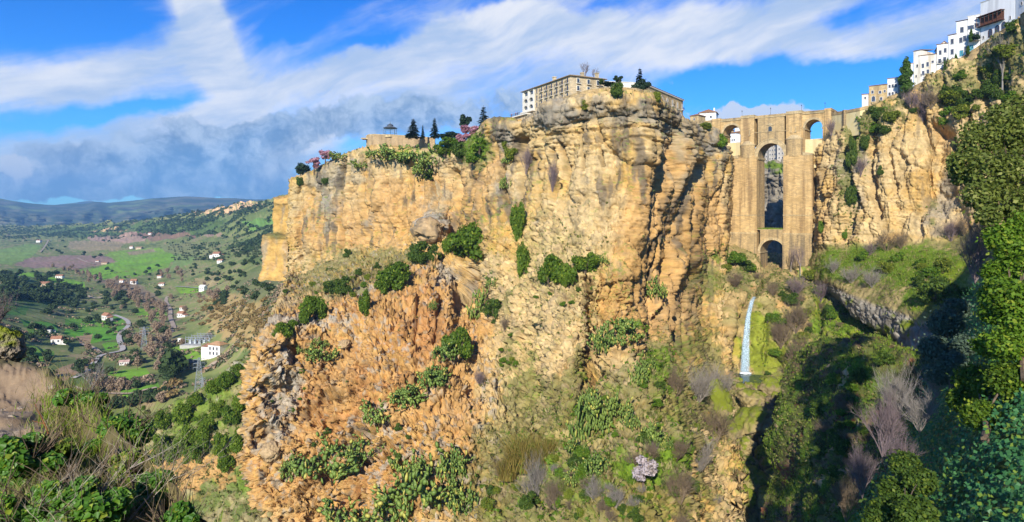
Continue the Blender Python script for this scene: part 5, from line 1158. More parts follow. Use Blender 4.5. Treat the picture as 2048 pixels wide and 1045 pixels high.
for (a0, a1, Y, t, b, lab, wl) in ((1520, 1536, 500, 270, 330, 'greyish house on the far rim seen at the left of the main arch', FARW), (1537, 1553, 490, 262, 326, 'tall pale house on the far rim seen in the middle of the main arch', FARW), (1554, 1576, 478, 268, 324, 'weathered cream house on the far rim seen at the right of the main arch', FARW),
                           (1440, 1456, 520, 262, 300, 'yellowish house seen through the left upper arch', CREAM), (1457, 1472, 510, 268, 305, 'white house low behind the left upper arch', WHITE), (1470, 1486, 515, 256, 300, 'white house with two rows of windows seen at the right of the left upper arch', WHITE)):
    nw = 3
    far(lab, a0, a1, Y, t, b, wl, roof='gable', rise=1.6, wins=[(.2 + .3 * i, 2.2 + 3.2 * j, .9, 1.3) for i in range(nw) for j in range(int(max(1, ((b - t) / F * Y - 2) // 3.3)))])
# ------------------------------------------------------------------ roads, farmhouses, power station and pylons in the valley
ROADS = []
def road(name, pts, wpx, col, lift=.7, key='valley'):
    P0 = np.array(pts, float); n = max(12, int(np.hypot(*np.diff(P0, axis=0).T).sum() / 2.5)); t = np.linspace(0, len(P0) - 1, n)
    C_ = crom(P0[:, None], [max(3, n // (len(P0) - 1))] * (len(P0) - 1))[:, 0]
    ROADS.append(C_)
    W3 = np.array([hit(x, y, key, 1) for x, y in C_]); W3 = np.stack([np.convolve(np.pad(W3[:, i], 4, 'edge'), np.ones(9) / 9, 'valid') for i in range(3)], 1)
    d = np.gradient(W3, axis=0); nn = np.stack([-d[:, 1], d[:, 0], 0 * d[:, 0]], 1); nn /= np.linalg.norm(nn, axis=1, keepdims=True)
    hw = wpx / F * W3[:, 1:2] * .5 * 2.0
    hw = np.minimum(hw, 2.3)
    G_ = np.stack([W3 - nn * hw, W3 - nn * hw * .3, W3 + nn * hw * .3, W3 + nn * hw], 1); G_[..., 2] += lift
    o = mesh_np(name, G_, grid_faces(*G_.shape[:2]), col, smooth=True); o['kind'] = 'structure'
TARM = plain('pale_lane', (.46, .42, .37), .15, .2, .9); TRK = plain('dusty_track', (.42, .33, .24), .2, .2, .95)
def cp(l): return [(x / 2.431, 370 + y / 2.431) for x, y in l]
road('road', cp([(545,632),(600,650),(628,672),(615,700),(582,722),(578,762),(602,798),(575,815),(505,825),(465,850),(440,900),(395,925),(345,948)]), 5, TARM)
road('road', cp([(345,985),(450,1012),(620,1022),(700,1005),(765,990)]), 5, TRK, 1.2); road('road', cp([(818,540),(803,570),(832,605),(824,650),(848,690),(832,722),(785,737)]), 5, TRK)
road('road', cp([(385,775),(430,785),(470,802),(492,828)]), 4, TRK); road('road', cp([(845,498),(900,500),(975,508)]), 5, TARM, 1.5); road('road', cp([(1010,895),(1060,860),(1130,830)]), 5, TRK, 1.2); road('road', cp([(190,335),(215,310),(240,262)]), 2, TRK, 2.5); road('road', cp([(370,355),(420,380),(470,390)]), 2, TRK, 2); road('road', cp([(420,540),(465,560),(500,545)]), 3, TRK, 1.5)
VWALL = plain('farm_whitewash', (.72, .70, .66), .08, .3); VTAN = plain('farm_stone', (.48, .38, .24), .2, .3); VROOF = plain('farm_tiles', (.34, .17, .10), .3, .5)
def vhouse(label, px_, py_, wpx, hpx, wall, ang=.2, roof='gable', roofm=None, wins=2, depth=.7, rise=.35, cat='farmhouse', floors=1, sheds=0):
    p = hit(px_, py_, 'valley'); s = p.y / F * .8; L = wpx * s; h = hpx * s * .62
    r = empty('farmhouse', p - Vector((L / 2, 0, 0)), ang); tag(r, label, cat)
    D_ = L * depth; m = MB(); m.box(0, L, 0, D_, -3, h); m.build('wall', wall, r)
    if roof == 'gable': gable_roof(r, L, D_, h + .2, hpx * s * rise, roofm or VROOF, .4)
    elif roof == 'hip': hip_roof(r, L, D_, h + .25, hpx * s * rise, roofm or VROOF, .5)
    else:
        m = MB(); m.box(-.3, L + .3, -.3, D_ + .3, h, h + .3); m.build('roof', roofm or wall, r)
    for fl in range(floors):
        for i in range(wins): window(r, L * (i + .5) / wins, h * (fl + .3) / floors, min(1.2, L / wins * .4), h / floors * .45)
    for i in range(sheds):
        m = MB(); x0 = L + .02 if i == 0 else -L * .5 - .02; m.box(x0, x0 + L * .5, .3, D_ * .8, -3, h * .62); sh = m.build('annex', wall, r)
        m = MB(); m.add([(x0 - .2, 0, h * .63), (x0 + L * .5 + .2, 0, h * .63), (x0 + L * .5 + .2, D_ * .85, h * .9), (x0 - .2, D_ * .85, h * .9), (x0 - .2, D_ * .85, h * .6), (x0 + L * .5 + .2, D_ * .85, h * .6)], [(0, 1, 2, 3), (3, 2, 5, 4), (0, 3, 4), (1, 5, 2)]); m.build('roof', roofm or VROOF, sh)
    return r
vhouse('white red roofed farmhouse on the knoll above the bend of the winding road', 211, 640, 20, 18, VWALL, -.5, sheds=1, wins=3); vhouse('white farmhouse with a red roof low on the terraced slope at the far left', 110, 688, 22, 18, VWALL, .3, sheds=1); vhouse('small white shed left of the lower red roofed farmhouse', 96, 666, 9, 9, VWALL, .2, 'flat', None, 1); vhouse('tiny whitish shed beside the small white shed', 107, 665, 7, 7, VWALL, .4, 'flat', None, 1)
vhouse('long low white house with a pinkish roof amid bright green plots', 247, 731, 22, 12, VWALL, .25, roofm=plain('pinkish_tiles', (.45, .30, .26), .2, .5), wins=4, depth=.4); vhouse('white house standing alone at the edge of the bright green field by the river trees', 266, 569, 14, 13, VWALL, .1); vhouse('grey white barn left of the lone white house by the river trees', 242, 566, 9, 9, VWALL, .1, wins=1)
vhouse('tan stone farmhouse among trees on the left hill', 84, 574, 24, 12, VTAN, .2, wins=3); vhouse('white farm among the left hill terraces above the tan farmhouse', 117, 557, 16, 9, VWALL, .1, wins=3); vhouse('large white farmhouse under the olive slope at the right of the valley', 432, 515, 18, 14, VWALL, -.2, sheds=2, wins=3); vhouse('low white house just under the large white farmhouse by the olives', 439, 526, 13, 9, VWALL, -.1); vhouse('white roofed house at the end of the pale straight track', 404, 580, 16, 12, VWALL, -.3, roofm=VWALL)
vhouse('upper house of the white group beside the right hand track', 364, 621, 13, 11, VWALL, -.3); vhouse('lower house of the white group beside the right hand track', 361, 634, 18, 14, VWALL, -.4, wins=3, sheds=1); vhouse('small flat roofed white house with a tower above the power station', 359, 686, 9, 16, VWALL, 0, 'flat', None, 1); vhouse('farm far out in the fields with a pale roof on the left', 76, 484, 10, 5, VWALL, 0, wins=2); vhouse('distant white farm in the middle of the brown fields', 299, 470, 8, 6, VWALL, 0, wins=2); vhouse('farm with brown sheds in the orchard mid valley', 277, 498, 14, 5, VTAN, 0, wins=3); vhouse('second orchard farm beside the brown sheds', 262, 496, 8, 5, VWALL, 0, wins=2); vhouse('long brown farm sheds by the ploughed field', 208, 528, 14, 4, VTAN, 0, wins=3); vhouse('small farm next to the long brown sheds', 194, 525, 8, 5, VWALL, 0)
vhouse('farm by the hedges at the right of the river trees', 318, 556, 10, 7, VWALL, 0); vhouse('house half hidden in trees right of the river', 322, 572, 12, 8, VWALL, .2); vhouse('white hut in the trees left of the right hand track', 276, 614, 6, 5, VWALL, 0, wins=1)
# the power station
p = hit(428, 712, 'valley'); s = p.y / F
ps = empty('power_station', p - Vector((12 * s, 0, 0)), -.35); tag(ps, 'white hydroelectric power station house with a hipped tile roof and lower wing', 'building')
L = 30 * s; h = 22 * s; m = MB(); m.box(0, L, 0, L * .7, -6, h); m.build('wall', VWALL, ps); hip_roof(ps, L, L * .7, h + .25, 6 * s, plain('orange_tan_tiles', (.42, .25, .13), .25, .5), .6)
for fl in (.12, .56):
    for i in range(3): window(ps, L * (i + .6) / 3.4, h * fl, 1.5, h * .28)
m = MB(); m.box(-20 * s, -.02, 1.0, L * .6, -6, h * .75); m.build('wing', VWALL, ps)
m = MB(); m.add([(-20.5 * s, .6, h * .76), (0, .6, h * .76), (0, L * .65, h * .95), (-20.5 * s, L * .65, h * .95), (-20.5 * s, L * .65, h * .7), (0, L * .65, h * .7)], [(0, 1, 2, 3), (3, 2, 5, 4), (0, 3, 4), (1, 5, 2)]); m.build('wing_roof', VROOF, ps)
vhouse('ochre two storey house with a dark roof beside the tallest dark tree', 383, 738, 30, 24, plain('ochre_plaster', (.55, .38, .15), .15, .3), -.2, wins=3, floors=2, roofm=plain('dark_tiles', (.17, .13, .10), .3, .5), rise=.28, depth=.6); vhouse('small white outbuilding below the ochre house', 412, 742, 10, 8, VWALL, -.2, wins=1)
STEEL = plain('galvanised_steel', (.42, .45, .48), .15, 2, .45, 0, .6)
p = hit(395, 690, 'valley'); s = p.y / F; sb = empty('substation', p - Vector((24 * s, 0, 0)), -.12); tag(sb, 'open air substation with rows of grey steel gantries beside the power station', 'substation')
for k_ in range(3):
    y0 = k_ * 9.0; m = MB()
    for i in range(8): x = i * 7.4 * s; m.tube([(x, y0, -3), (x, y0, 15 * s)], .26, 4); m.tube([(x, y0, 15 * s), (x, y0, 18 * s)], .12, 4)
    for z in (15 * s, 10.5 * s): m.tube([(0, y0, z), (7 * 7.4 * s, y0, z)], .22, 4)
    for i in range(7): m.tube([(i * 7.4 * s, y0, 10.5 * s), ((i + .5) * 7.4 * s, y0, 15 * s), ((i + 1) * 7.4 * s, y0, 10.5 * s)], .1, 3)
    m.build('gantry', STEEL, sb)
for i in range(5):
    m = MB(); x = (4 + i * 10) * s; m.box(x - 1.0, x + 1.0, 4, 6, -3, 4.2); m.tube([(x, 5, 4.2), (x, 5, 6)], .2, 5); m.build('transformer', plain('transformer_grey', (.45, .5, .52), .1, 1), sb)
m = MB(); m.box(-3, 56 * s, -4, 26, -3, .25); m.build('yard', plain('concrete_yard', (.42, .41, .38), .1, .3), sb)
def pylon(label, px_, ytop, ybase, Y=None):
    p = hit(px_, ybase, 'valley') if Y is None else PV(px_, ybase, Y); s = p.y / F; H_ = (ybase - ytop) * s; r = empty('pylon', p, .5); tag(r, label, 'pylon', 'lattice pylons in the valley'); b_ = H_ * .13; m = MB()
    def q(f, c): w_ = b_ * (1 - .82 * f); return Vector(((1, 1, -1, -1)[c] * w_, (1, -1, -1, 1)[c] * w_, H_ * f))
    for c in range(4): m.tube([q(0, c) - Vector((0, 0, 2)), q(.5, c), q(1, c)], .17, 4)
    lv = [0, .16, .30, .42, .53, .63, .72, .80, .88, .95, 1]
    for a0, a1 in zip(lv[:-1], lv[1:]):
        for c in range(4): m.tube([q(a0, c), q(a1, (c + 1) % 4)], .09, 3); m.tube([q(a0, (c + 1) % 4), q(a1, c)], .09, 3); m.tube([q(a1, c), q(a1, (c + 1) % 4)], .08, 3)
    m.build('tower', STEEL, r)
    for f in (.70, .82, .94):
        m = MB(); a_ = H_ * .16; z = H_ * f
        for e in (-1, 1): m.tube([(e * b_ * .2, .3, z), (e * a_, 0, z + .5)], .12, 3); m.tube([(e * b_ * .2, -.3, z), (e * a_, 0, z + .5)], .12, 3); m.tube([(e * b_ * .2, 0, z + H_ * .04), (e * a_, 0, z + .5)], .1, 3); m.tube([(e * a_, 0, z + .5), (e * a_, 0, z - 1.0)], .12, 4)
        m.build('crossarm', STEEL, r)
    return r
pylon('grey lattice pylon standing in the valley between the winding road and the green field', 288, 654, 702); pylon('grey lattice pylon below the power station, seen over the bushy slope', 398, 716, 782); pylon('small lattice pylon just right of the one below the power station', 405, 756, 786)
p = hit(322, 708, 'valley'); s = p.y / F; o = empty('utility_pole', p); tag(o, 'wooden utility pole in the green plot below the power station', 'pole'); m = MB(); m.tube([(0, 0, -1), (0, 0, 20 * s)], .16, 6); m.build('post', BARK_ := plain('pole_wood', (.2, .16, .12), .2, 2), o); m = MB(); m.tube([(-1.2, 0, 18.5 * s), (1.2, 0, 18.5 * s)], .09, 4); m.build('crossarm', BARK_, o)
# small arched road bridge
p = hit(305, 790, 'valley'); s = p.y / F; q2 = hit(332, 800, 'valley'); rb = empty('road_bridge', p, math.atan2(q2.y - p.y, q2.x - p.x)); tag(rb, 'small reddish stone road bridge at the end of the lower track', 'bridge'); RED = plain('red_stone', (.33, .17, .11), .25, .5)
L = (q2 - p).length; us, za = arc(L * .5, L * .28, -3.2, 13, 3.0); m = MB(); m.strip([0] + us + [L], [-6] + za + [-6], [.6] * (len(us) + 2), 0, 4.5); m.build('arch', RED, rb); m = MB(); m.box(-2, L + 2, -.1, .3, .6, 1.5); m.box(-2, L + 2, 4.2, 4.6, .6, 1.5); m.build('parapet', RED, rb)
# ------------------------------------------------------------------ trees of the valley: each one an object of its own, the far woods one mass
# ------------------------------------------------------------------ visitors at the railing of the viewing terrace
def person(label, loc, rz, shirt, legs, hair, arm=0.0):
    """a standing adult grown as one skin over a jointed frame, with clothes and hair as its parts"""
    J = [((0,0,.95),.13),((0,0,1.15),.125),((0,0,1.38),.14),((0,0,1.50),.055),((0,.01,1.60),.085),((0,0,1.70),.085),((.19,0,1.40),.055),((.25,.02,1.13),.042),((.22,.16 + arm,.98 + arm),.032),((.20,.24 + arm,.98 + arm),.028),
         ((-.19,0,1.40),.055),((-.25,.02,1.13),.042),((-.22,.16,.98),.032),((-.20,.24,.98),.028),((.10,0,.86),.095),((.11,.02,.48),.062),((.11,0,.09),.042),((.11,.15,.04),.038),((-.10,0,.86),.095),((-.12,-.02,.48),.062),((-.13,-.02,.09),.042),((-.13,.13,.04),.038)]
    E = [(0,1),(1,2),(2,3),(3,4),(4,5),(2,6),(6,7),(7,8),(8,9),(2,10),(10,11),(11,12),(12,13),(0,14),(14,15),(15,16),(16,17),(0,18),(18,19),(19,20),(20,21)]
    def skin(name, idx, mat, grow, parent):
        me = bpy.data.meshes.new(name); mp = {j: i for i, j in enumerate(idx)}; me.from_pydata([J[j][0] for j in idx], [(mp[a], mp[b]) for a, b in E if a in mp and b in mp], []); o = bpy.data.objects.new(name, me); COL.objects.link(o); o.parent = parent
        md = o.modifiers.new('skin', 'SKIN'); 
        for i, j in enumerate(idx): me.skin_vertices[0].data[i].radius = (J[j][1] * grow,) * 2
        me.skin_vertices[0].data[0].use_root = True; o.modifiers.new('sub', 'SUBSURF').levels = 1; me.materials.append(mat); return o
    b = skin('person', list(range(22)), plain('skin_tone', (.50, .32, .22), .1, 5), 1.0, None); b.location = loc; b.rotation_euler = (0, 0, rz); tag(b, label, 'person')
    skin('jacket', [0, 1, 2, 6, 7, 8, 10, 11, 12], plain('cloth', shirt, .15, 6), 1.14, b); skin('trousers', [0, 14, 15, 16, 18, 19, 20], plain('denim', legs, .15, 6), 1.12, b); skin('hair', [4, 5], plain('hair', hair, .2, 9), 1.08, b).location = (0, -.025, .035)
M_ = Matrix.Translation(t0) @ Matrix.Rotation(a, 4, 'Z')
for x, lab_, sh, lg, hr, ar in ((.6, 'person in a red jacket at the outer corner of the viewing terrace', (.55, .03, .05), (.05, .06, .12), (.05, .03, .02), .1), (4.6, 'person in a pink top leaning at the middle of the terrace railing', (.55, .10, .22), (.06, .06, .07), (.12, .07, .03), 0), (6.2, 'person in a blue coat at the terrace railing nearest the hotel', (.05, .12, .40), (.04, .04, .05), (.03, .02, .02), 0)):
    person(lab_, M_ @ Vector((x, -2.05, 0)), a + math.pi, sh, lg, hr, ar)
# ------------------------------------------------------------------ plants: leaf clouds, branches, pads, blades
def quads(c, n, t, w_, h_, rng):
    """leaf faces centred at c with normals n, in-plane axis t"""
    n = n / (np.linalg.norm(n, axis=1, keepdims=True) + 1e-9); t = t - (t * n).sum(1, keepdims=True) * n
    t = t / (np.linalg.norm(t, axis=1, keepdims=True) + 1e-9); b = np.cross(n, t)
    w_ = np.asarray(w_).reshape(-1, 1); h_ = np.asarray(h_).reshape(-1, 1)
    V = np.stack([c - t * h_, c + b * w_ + t * h_ * .1 - n * w_ * .25, c + t * h_, c - b * w_ + t * h_ * .1 - n * w_ * .25], 1).reshape(-1, 3)
    return V, np.arange(len(V)).reshape(-1, 4)
def leaf_cloud(seed, lobes, n, size, flat=.55, asp=1.5, shell=.55):
    rng = np.random.RandomState(seed); lobes = np.array(lobes, float)       # x y z rx ry rz
    wgt = (lobes[:, 3] * lobes[:, 4] + lobes[:, 3] * lobes[:, 5]); k = rng.choice(len(lobes), n, p=wgt / wgt.sum())
    d = rng.normal(size=(n, 3)); d /= np.linalg.norm(d, axis=1, keepdims=True)
    r = shell + (1.06 - shell) * rng.rand(n, 1) ** .6
    r = np.where(rng.rand(n, 1) < .13, r * (1.08 + .34 * rng.rand(n, 1)), r)
    L = lobes[k]; c = L[:, :3] + d * r * L[:, 3:6]
    nn = d / L[:, 3:6] * L[:, 3:4] * flat + rng.normal(size=(n, 3)) * .6 + np.array([0, 0, .35]); t = rng.normal(size=(n, 3))
    s = size * (.6 + .8 * rng.rand(n))
    return quads(c, nn, t, s * .5, s * .5 * asp, rng)
def lobes_in(seed, n, ext, r0, r1, zc=0.0, bottom=-.3):
    rng = np.random.RandomState(seed); out = []
    for i in range(n):
        d = rng.normal(size=3); d /= np.linalg.norm(d); q = d * rng.rand() ** .4 * .72
        if q[2] < bottom: q[2] = bottom * rng.rand()
        r = r0 + (r1 - r0) * rng.rand()
        out.append((q[0] * ext[0], q[1] * ext[1], q[2] * ext[2] + zc, r * ext[0], r * ext[1], r * ext[2] * .9))
    return out
def branches(seed, n, length, spread, levels=3, r0=.08, kids=4, grav=0.0, n0=5, base=(0, 0, 0), upb=.6):
    """a branching frame of thin tapered tubes"""
    rng = random.Random(seed); m = MB()
    def grow(p, d, L, r, lv):
        pts = [p]; q = p.copy(); dd = d.copy(); steps = 3
        for i in range(steps):
            dd = (dd + Vector((rng.uniform(-1, 1), rng.uniform(-1, 1), rng.uniform(-.6, .8) - grav)) * .22).normalized(); q = q + dd * L / steps; pts.append(q.copy())
        m.tube(pts, [r * (1 - .55 * i / steps) for i in range(steps + 1)], 4 if lv > 1 else 3, cap=False)
        if lv > 0:
            for k_ in range(kids):
                f = rng.uniform(.35, 1.0); i = min(steps - 1, int(f * steps)); s = pts[i].lerp(pts[i + 1], f * steps - i)
                nd = (dd + Vector((rng.uniform(-1, 1), rng.uniform(-1, 1), rng.uniform(-.3, .8))) * spread).normalized()
                grow(s, nd, L * rng.uniform(.5, .75), r * .5, lv - 1)
    for i in range(n):
        a = rng.uniform(0, 6.28); grow(Vector(base), Vector((math.cos(a) * spread * .6, math.sin(a) * spread * .6, upb + rng.random() * .4)).normalized(), length * rng.uniform(.7, 1.1), r0, levels)
    return m
LM_BUSH = leaf_mat('bush_leaves', (.055, .115, .010), (.155, .25, .018), (.26, .33, .03), .4)
LM_BUSH2 = leaf_mat('lentisk_leaves', (.04, .085, .014), (.11, .18, .022), (.17, .23, .03), .4)
LM_MED = leaf_mat('slope_bush_leaves', (.085, .155, .014), (.20, .30, .022), (.30, .37, .04), .45)
LM_YEL = leaf_mat('yellow_green_leaves', (.09, .14, .015), (.21, .25, .02), (.30, .30, .04))
LM_PEAR = leaf_mat('cactus_pads', (.075, .14, .025), (.22, .29, .055), (.42, .38, .08), trans=0, spec=.35, rough=.5)
LM_FIR = leaf_mat('fir_needles', (.018, .04, .022), (.045, .08, .04), None, .1)
LM_CYP = leaf_mat('cypress_leaves', (.03, .075, .008), (.085, .15, .016), None, .15)
LM_PINK = leaf_mat('pink_blossom', (.46, .20, .27), (.62, .36, .42), (.25, .16, .12), .3)
LM_PALEB = leaf_mat('pale_blossom', (.48, .40, .42), (.62, .55, .55), (.30, .24, .2), .3)
LM_CANE = leaf_mat('golden_cane', (.20, .15, .03), (.38, .29, .07), (.15, .19, .02), .3)
LM_CANE2 = leaf_mat('dry_valley_cane', (.27, .18, .065), (.38, .27, .11), (.16, .15, .05), .2, .05)
LM_DRY = leaf_mat('dry_twigs', (.13, .095, .06), (.22, .165, .11), None, 0, .3)
LM_PURP = leaf_mat('purplish_twigs', (.14, .10, .10), (.22, .17, .175), None, 0, .3)
LM_GREYT = leaf_mat('grey_twigs', (.19, .165, .14), (.28, .25, .22), None, 0, .3)
LM_GRASS = leaf_mat('grass_blades', (.12, .20, .015), (.25, .35, .03), (.36, .30, .12), .3)
LM_STRAW = leaf_mat('straw_blades', (.30, .235, .10), (.46, .38, .20), (.18, .20, .04), .3)
LM_UNDER = leaf_mat('undergrowth_leaves', (.065, .10, .018), (.17, .19, .035), (.26, .21, .08), .2)
LM_GRN = leaf_mat('fresh_leaves', (.07, .15, .012), (.16, .28, .02), (.26, .33, .03), .4)
LM_OAK = leaf_mat('holm_oak_leaves', (.07, .11, .02), (.19, .23, .04), (.28, .30, .08), .35, .25)
LM_IVY = leaf_mat('ivy_leaves', (.04, .14, .045), (.10, .28, .085), (.22, .32, .04), .35, .5, .4, .45)
LM_TREE = leaf_mat('valley_tree_leaves', (.026, .05, .016), (.065, .10, .028), None, .1, .02)
LM_OLIVE = leaf_mat('olive_leaves', (.06, .085, .035), (.11, .135, .06), None, .1, .02)
LM_RUSS = leaf_mat('bare_poplar_twigs', (.24, .165, .11), (.38, .275, .185), (.42, .32, .18), .1, .02)
BARK = plain('bark', (.13, .095, .065), .35, 6, .95, .02)
BARKG = plain('grey_bark', (.27, .25, .23), .3, 6, .95, .02)
PROTOS = {}
def leaf_part(name, V, Fc, mat, parent): return mesh_np(name, V, Fc, mat, parent=parent)
def bush_proto(seed, mat, ext=(1, 1, .85), n=3600, size=.095, lobes=17, name='bush'):
    r = empty(name)
    V, Fc = leaf_cloud(seed, lobes_in(seed, lobes, ext, .20, .40, .55), n, size); leaf_part('foliage', V, Fc, mat, r)
    branches(seed, 4, .75, .7, 1, .05, 3).build('stem', BARK, r)
    return r
def twig_proto(seed, mat, name='bare_shrub', n=15, L=.72, spread=1.05, levels=3, kids=5, r0=.016):
    r = empty(name); branches(seed, n, L, spread, levels, r0, kids).build('twigs', mat, r); return r
def pear_proto(seed, npads=260, name='prickly_pear'):
    rng = np.random.RandomState(seed); V = []; Fs = []
    al = np.linspace(0, 2 * np.pi, 9)[:-1]
    def pad(p, up, s):
        n = rng.normal(size=3); n -= n.dot(up) * up; n /= np.linalg.norm(n); b = np.cross(n, up); c = p + up * s * .9
        ring = [c + b * math.cos(a) * s * .62 + up * math.sin(a) * s for a in al]; k = len(V)
        V.extend(ring); V.append(c + n * s * .22); V.append(c - n * s * .22)
        for i in range(8): Fs.append((k + i, k + (i + 1) % 8, k + 8)); Fs.append((k + (i + 1) % 8, k + i, k + 9))
        return c + up * s * .85
    tips = []
    while len(V) // 10 < npads:
        if not tips or rng.rand() < .28:
            a = rng.rand() * 6.28; q = rng.rand() ** .5 * .92; p = np.array([math.cos(a) * q, math.sin(a) * q, rng.rand() * .35]); up = np.array([rng.normal() * .35, rng.normal() * .35, 1.0])
        else:
            p, u0 = tips[rng.randint(len(tips))]; up = u0 + rng.normal(size=3) * .55; up[2] = abs(up[2])
        up = up / np.linalg.norm(up); s = .085 + .055 * rng.rand()
        e = pad(p, up, s)
        if e[2] < 1.15: tips.append((e, up))
    r = empty(name); mesh_np('pads', np.array(V), np.array(Fs), LM_PEAR, parent=r); 
    return r
def blades(seed, n, rad, h0, h1, wd, lean=.35, seg=3, droop=.4):
    rng = np.random.RandomState(seed); V = []; Fs = []
    a = rng.rand(n) * 6.28; q = rng.rand(n) ** .5 * rad; la = rng.rand(n) * 6.28; le = lean * (.3 + rng.rand(n)); hh = h0 + (h1 - h0) * rng.rand(n)
    base = np.stack([np.cos(a) * q, np.sin(a) * q, 0 * q], 1); ld = np.stack([np.cos(la), np.sin(la), 0 * la], 1); sd = np.stack([-np.sin(la), np.cos(la), 0 * la], 1)
    sw = rng.rand(n) * 6.28; sd = np.stack([np.cos(sw), np.sin(sw), 0 * sw], 1)
    rows = []
    for i in range(seg + 1):
        f = i / seg; c = base + ld * (le * hh * f ** 1.8)[:, None]; c[:, 2] += hh * f * (1 - droop * f * f * le / max(lean, .01) * .5); w_ = wd * (1 - f * .85)
        rows += [c - sd * w_, c + sd * w_]
    V = np.stack(rows, 1); k = 2 * (seg + 1); b = np.arange(n)[:, None] * k
    Fs = np.concatenate([np.stack([b[:, 0] + 2 * i, b[:, 0] + 2 * i + 1, b[:, 0] + 2 * i + 3, b[:, 0] + 2 * i + 2], 1) for i in range(seg)])
    return V.reshape(-1, 3), Fs
def conifer_proto(seed, name='fir_tree', tiers=15, wid=.26, mat=None, droop=.35):
    rng = np.random.RandomState(seed); r = empty(name); m = MB(); m.tube([(0, 0, 0), (0, 0, .5), (0, 0, 1)], [.022, .014, .003], 6); m.build('trunk', BARK, r)
    C = []; Nn = []; T = []; Sz = []
    for i in range(tiers):
        f = i / tiers; z = .08 + .9 * f; L = wid * (1 - f) ** .85 * (.8 + .4 * rng.rand()) + .012
        nb = int(6 + 7 * (1 - f))
        for j in range(nb):
            a = rng.rand() * 6.28; Lb = L * (.65 + .5 * rng.rand())
            for q in np.linspace(.15, 1, 9):
                for e in (-1, 0, 1):
                    sp = .02 + .028 * (1 - q)
                    C.append((math.cos(a) * Lb * q - math.sin(a) * e * sp, math.sin(a) * Lb * q + math.cos(a) * e * sp, z - droop * Lb * q * q + rng.normal() * .006)); Nn.append((rng.normal() * .4, rng.normal() * .4, 1)); T.append((math.cos(a), math.sin(a), -.3)); Sz.append(.018 + .016 * (1 - f))
    V, Fc = quads(np.array(C), np.array(Nn), np.array(T), np.array(Sz) * .6, np.array(Sz), rng); leaf_part('crown', V, Fc, mat or LM_FIR, r)
    return r
def tree_proto(seed, name, mat, ext=(.42, .42, .36), zc=.62, n=2600, size=.05, lobes=22, trunk=.03, bark=None, lr=(.22, .4)):
    r = empty(name); lb = lobes_in(seed, lobes, ext, lr[0], lr[1], zc, -.7)
    V, Fc = leaf_cloud(seed, lb, n, size); leaf_part('crown', V, Fc, mat, r)
    rng = random.Random(seed); m = MB(); top = Vector((rng.uniform(-.04, .04), rng.uniform(-.04, .04), zc - ext[2] * .5)); m.tube([(0, 0, -.06), (.01, 0, top.z * .5), top], [trunk * 1.3, trunk, trunk * .8], 7)
    for b in lb[::2]: m.tube([top * .9, top.lerp(Vector(b[:3]), .55) + Vector((0, 0, .02)), Vector(b[:3])], [trunk * .6, trunk * .35, trunk * .12], 5)
    m.build('trunk', bark or BARK, r)
    return r
def cypress_proto(seed):
    r = empty('cypress'); rng = np.random.RandomState(seed); lb = []
    for i in range(26):
        z = .06 + .9 * i / 26; w_ = .17 * math.sin(math.pi * min(1, (z * .9 + .1)) ** .75) ** .8 + .012; a = rng.rand() * 6.28; lb.append((math.cos(a) * w_ * .3, math.sin(a) * w_ * .3, z, w_ * .85, w_ * .85, .07))
    V, Fc = leaf_cloud(seed, lb, 3600, .032, .8, 2.0); leaf_part('crown', V, Fc, LM_CYP, r); m = MB(); m.tube([(0, 0, -.03), (0, 0, .2)], [.02, .015], 6); m.build('trunk', BARK, r)
    return r
BUSH = [bush_proto(s, LM_BUSH) for s in (1, 2, 3)]; LENT = [bush_proto(s, LM_BUSH2) for s in (4, 5)]; YBUSH = [bush_proto(6, LM_YEL, n=2600)]; FRESH = [bush_proto(s, LM_GRN, (1, 1, .6), 2800, .09) for s in (7, 8)]
MED = [bush_proto(s, LM_MED) for s in (21, 22, 23)]
TALL = [bush_proto(9, LM_BUSH, (.62, .62, 1.1), 3600, .085, 16), bush_proto(10, LM_BUSH, (.7, .7, 1.0), 3600, .085, 15)]
PEAR = [pear_proto(s) for s in (1, 2, 3, 4)]
TWIG = [twig_proto(s, LM_PURP) for s in (1, 2)]; TWIGG = [twig_proto(s, LM_GREYT) for s in (3, 4)]; TWIGD = [twig_proto(s, LM_DRY) for s in (5, 6)]
FIR = [conifer_proto(1), conifer_proto(2, wid=.22)]
PINE = [tree_proto(3, 'pine_tree', LM_FIR, (.30, .30, .34), .6, 1800, .06, 17, .03, lr=(.16, .3))]
PINKT = [tree_proto(4, 'blossom_tree', LM_PINK, (.5, .5, .38), .6, 1500, .06, 20, lr=(.14, .3))]
PALET = [tree_proto(5, 'blossom_shrub', LM_PALEB, (.5, .5, .42), .52, 1300, .055, 20, lr=(.14, .3))]
ROUNDT = [tree_proto(6, 'evergreen_tree', LM_FIR, (.5, .5, .42), .58, 2200, .06)]
BARET = [None]
def bare_tree_proto(seed, mat, name='bare_tree'):
    r = empty(name); m = MB(); m.tube([(0, 0, -.05), (.01, 0, .2), (0, .01, .42)], [.03, .022, .016], 6); m.build('trunk', BARKG, r)
    branches(seed, 7, .42, .55, 3, .012, 4, base=(0, 0, .28), upb=.8).build('crown', mat, r); return r
BARET = [bare_tree_proto(1, LM_PURP), bare_tree_proto(2, LM_GREYT)]
CYP = [cypress_proto(1)]
cn = empty('cane_clump'); V, Fc = blades(1, 700, .75, .5, 1.3, .022, 1.0, 5, .8); mesh_np('canes', V, Fc, LM_CANE, parent=cn); CANE = [cn]
HIDDEN = MED + BUSH + LENT + YBUSH + FRESH + TALL + PEAR + TWIG + TWIGG + TWIGD + FIR + PINE + PINKT + PALET + ROUNDT + BARET + CYP + CANE
prr = random.Random(5)
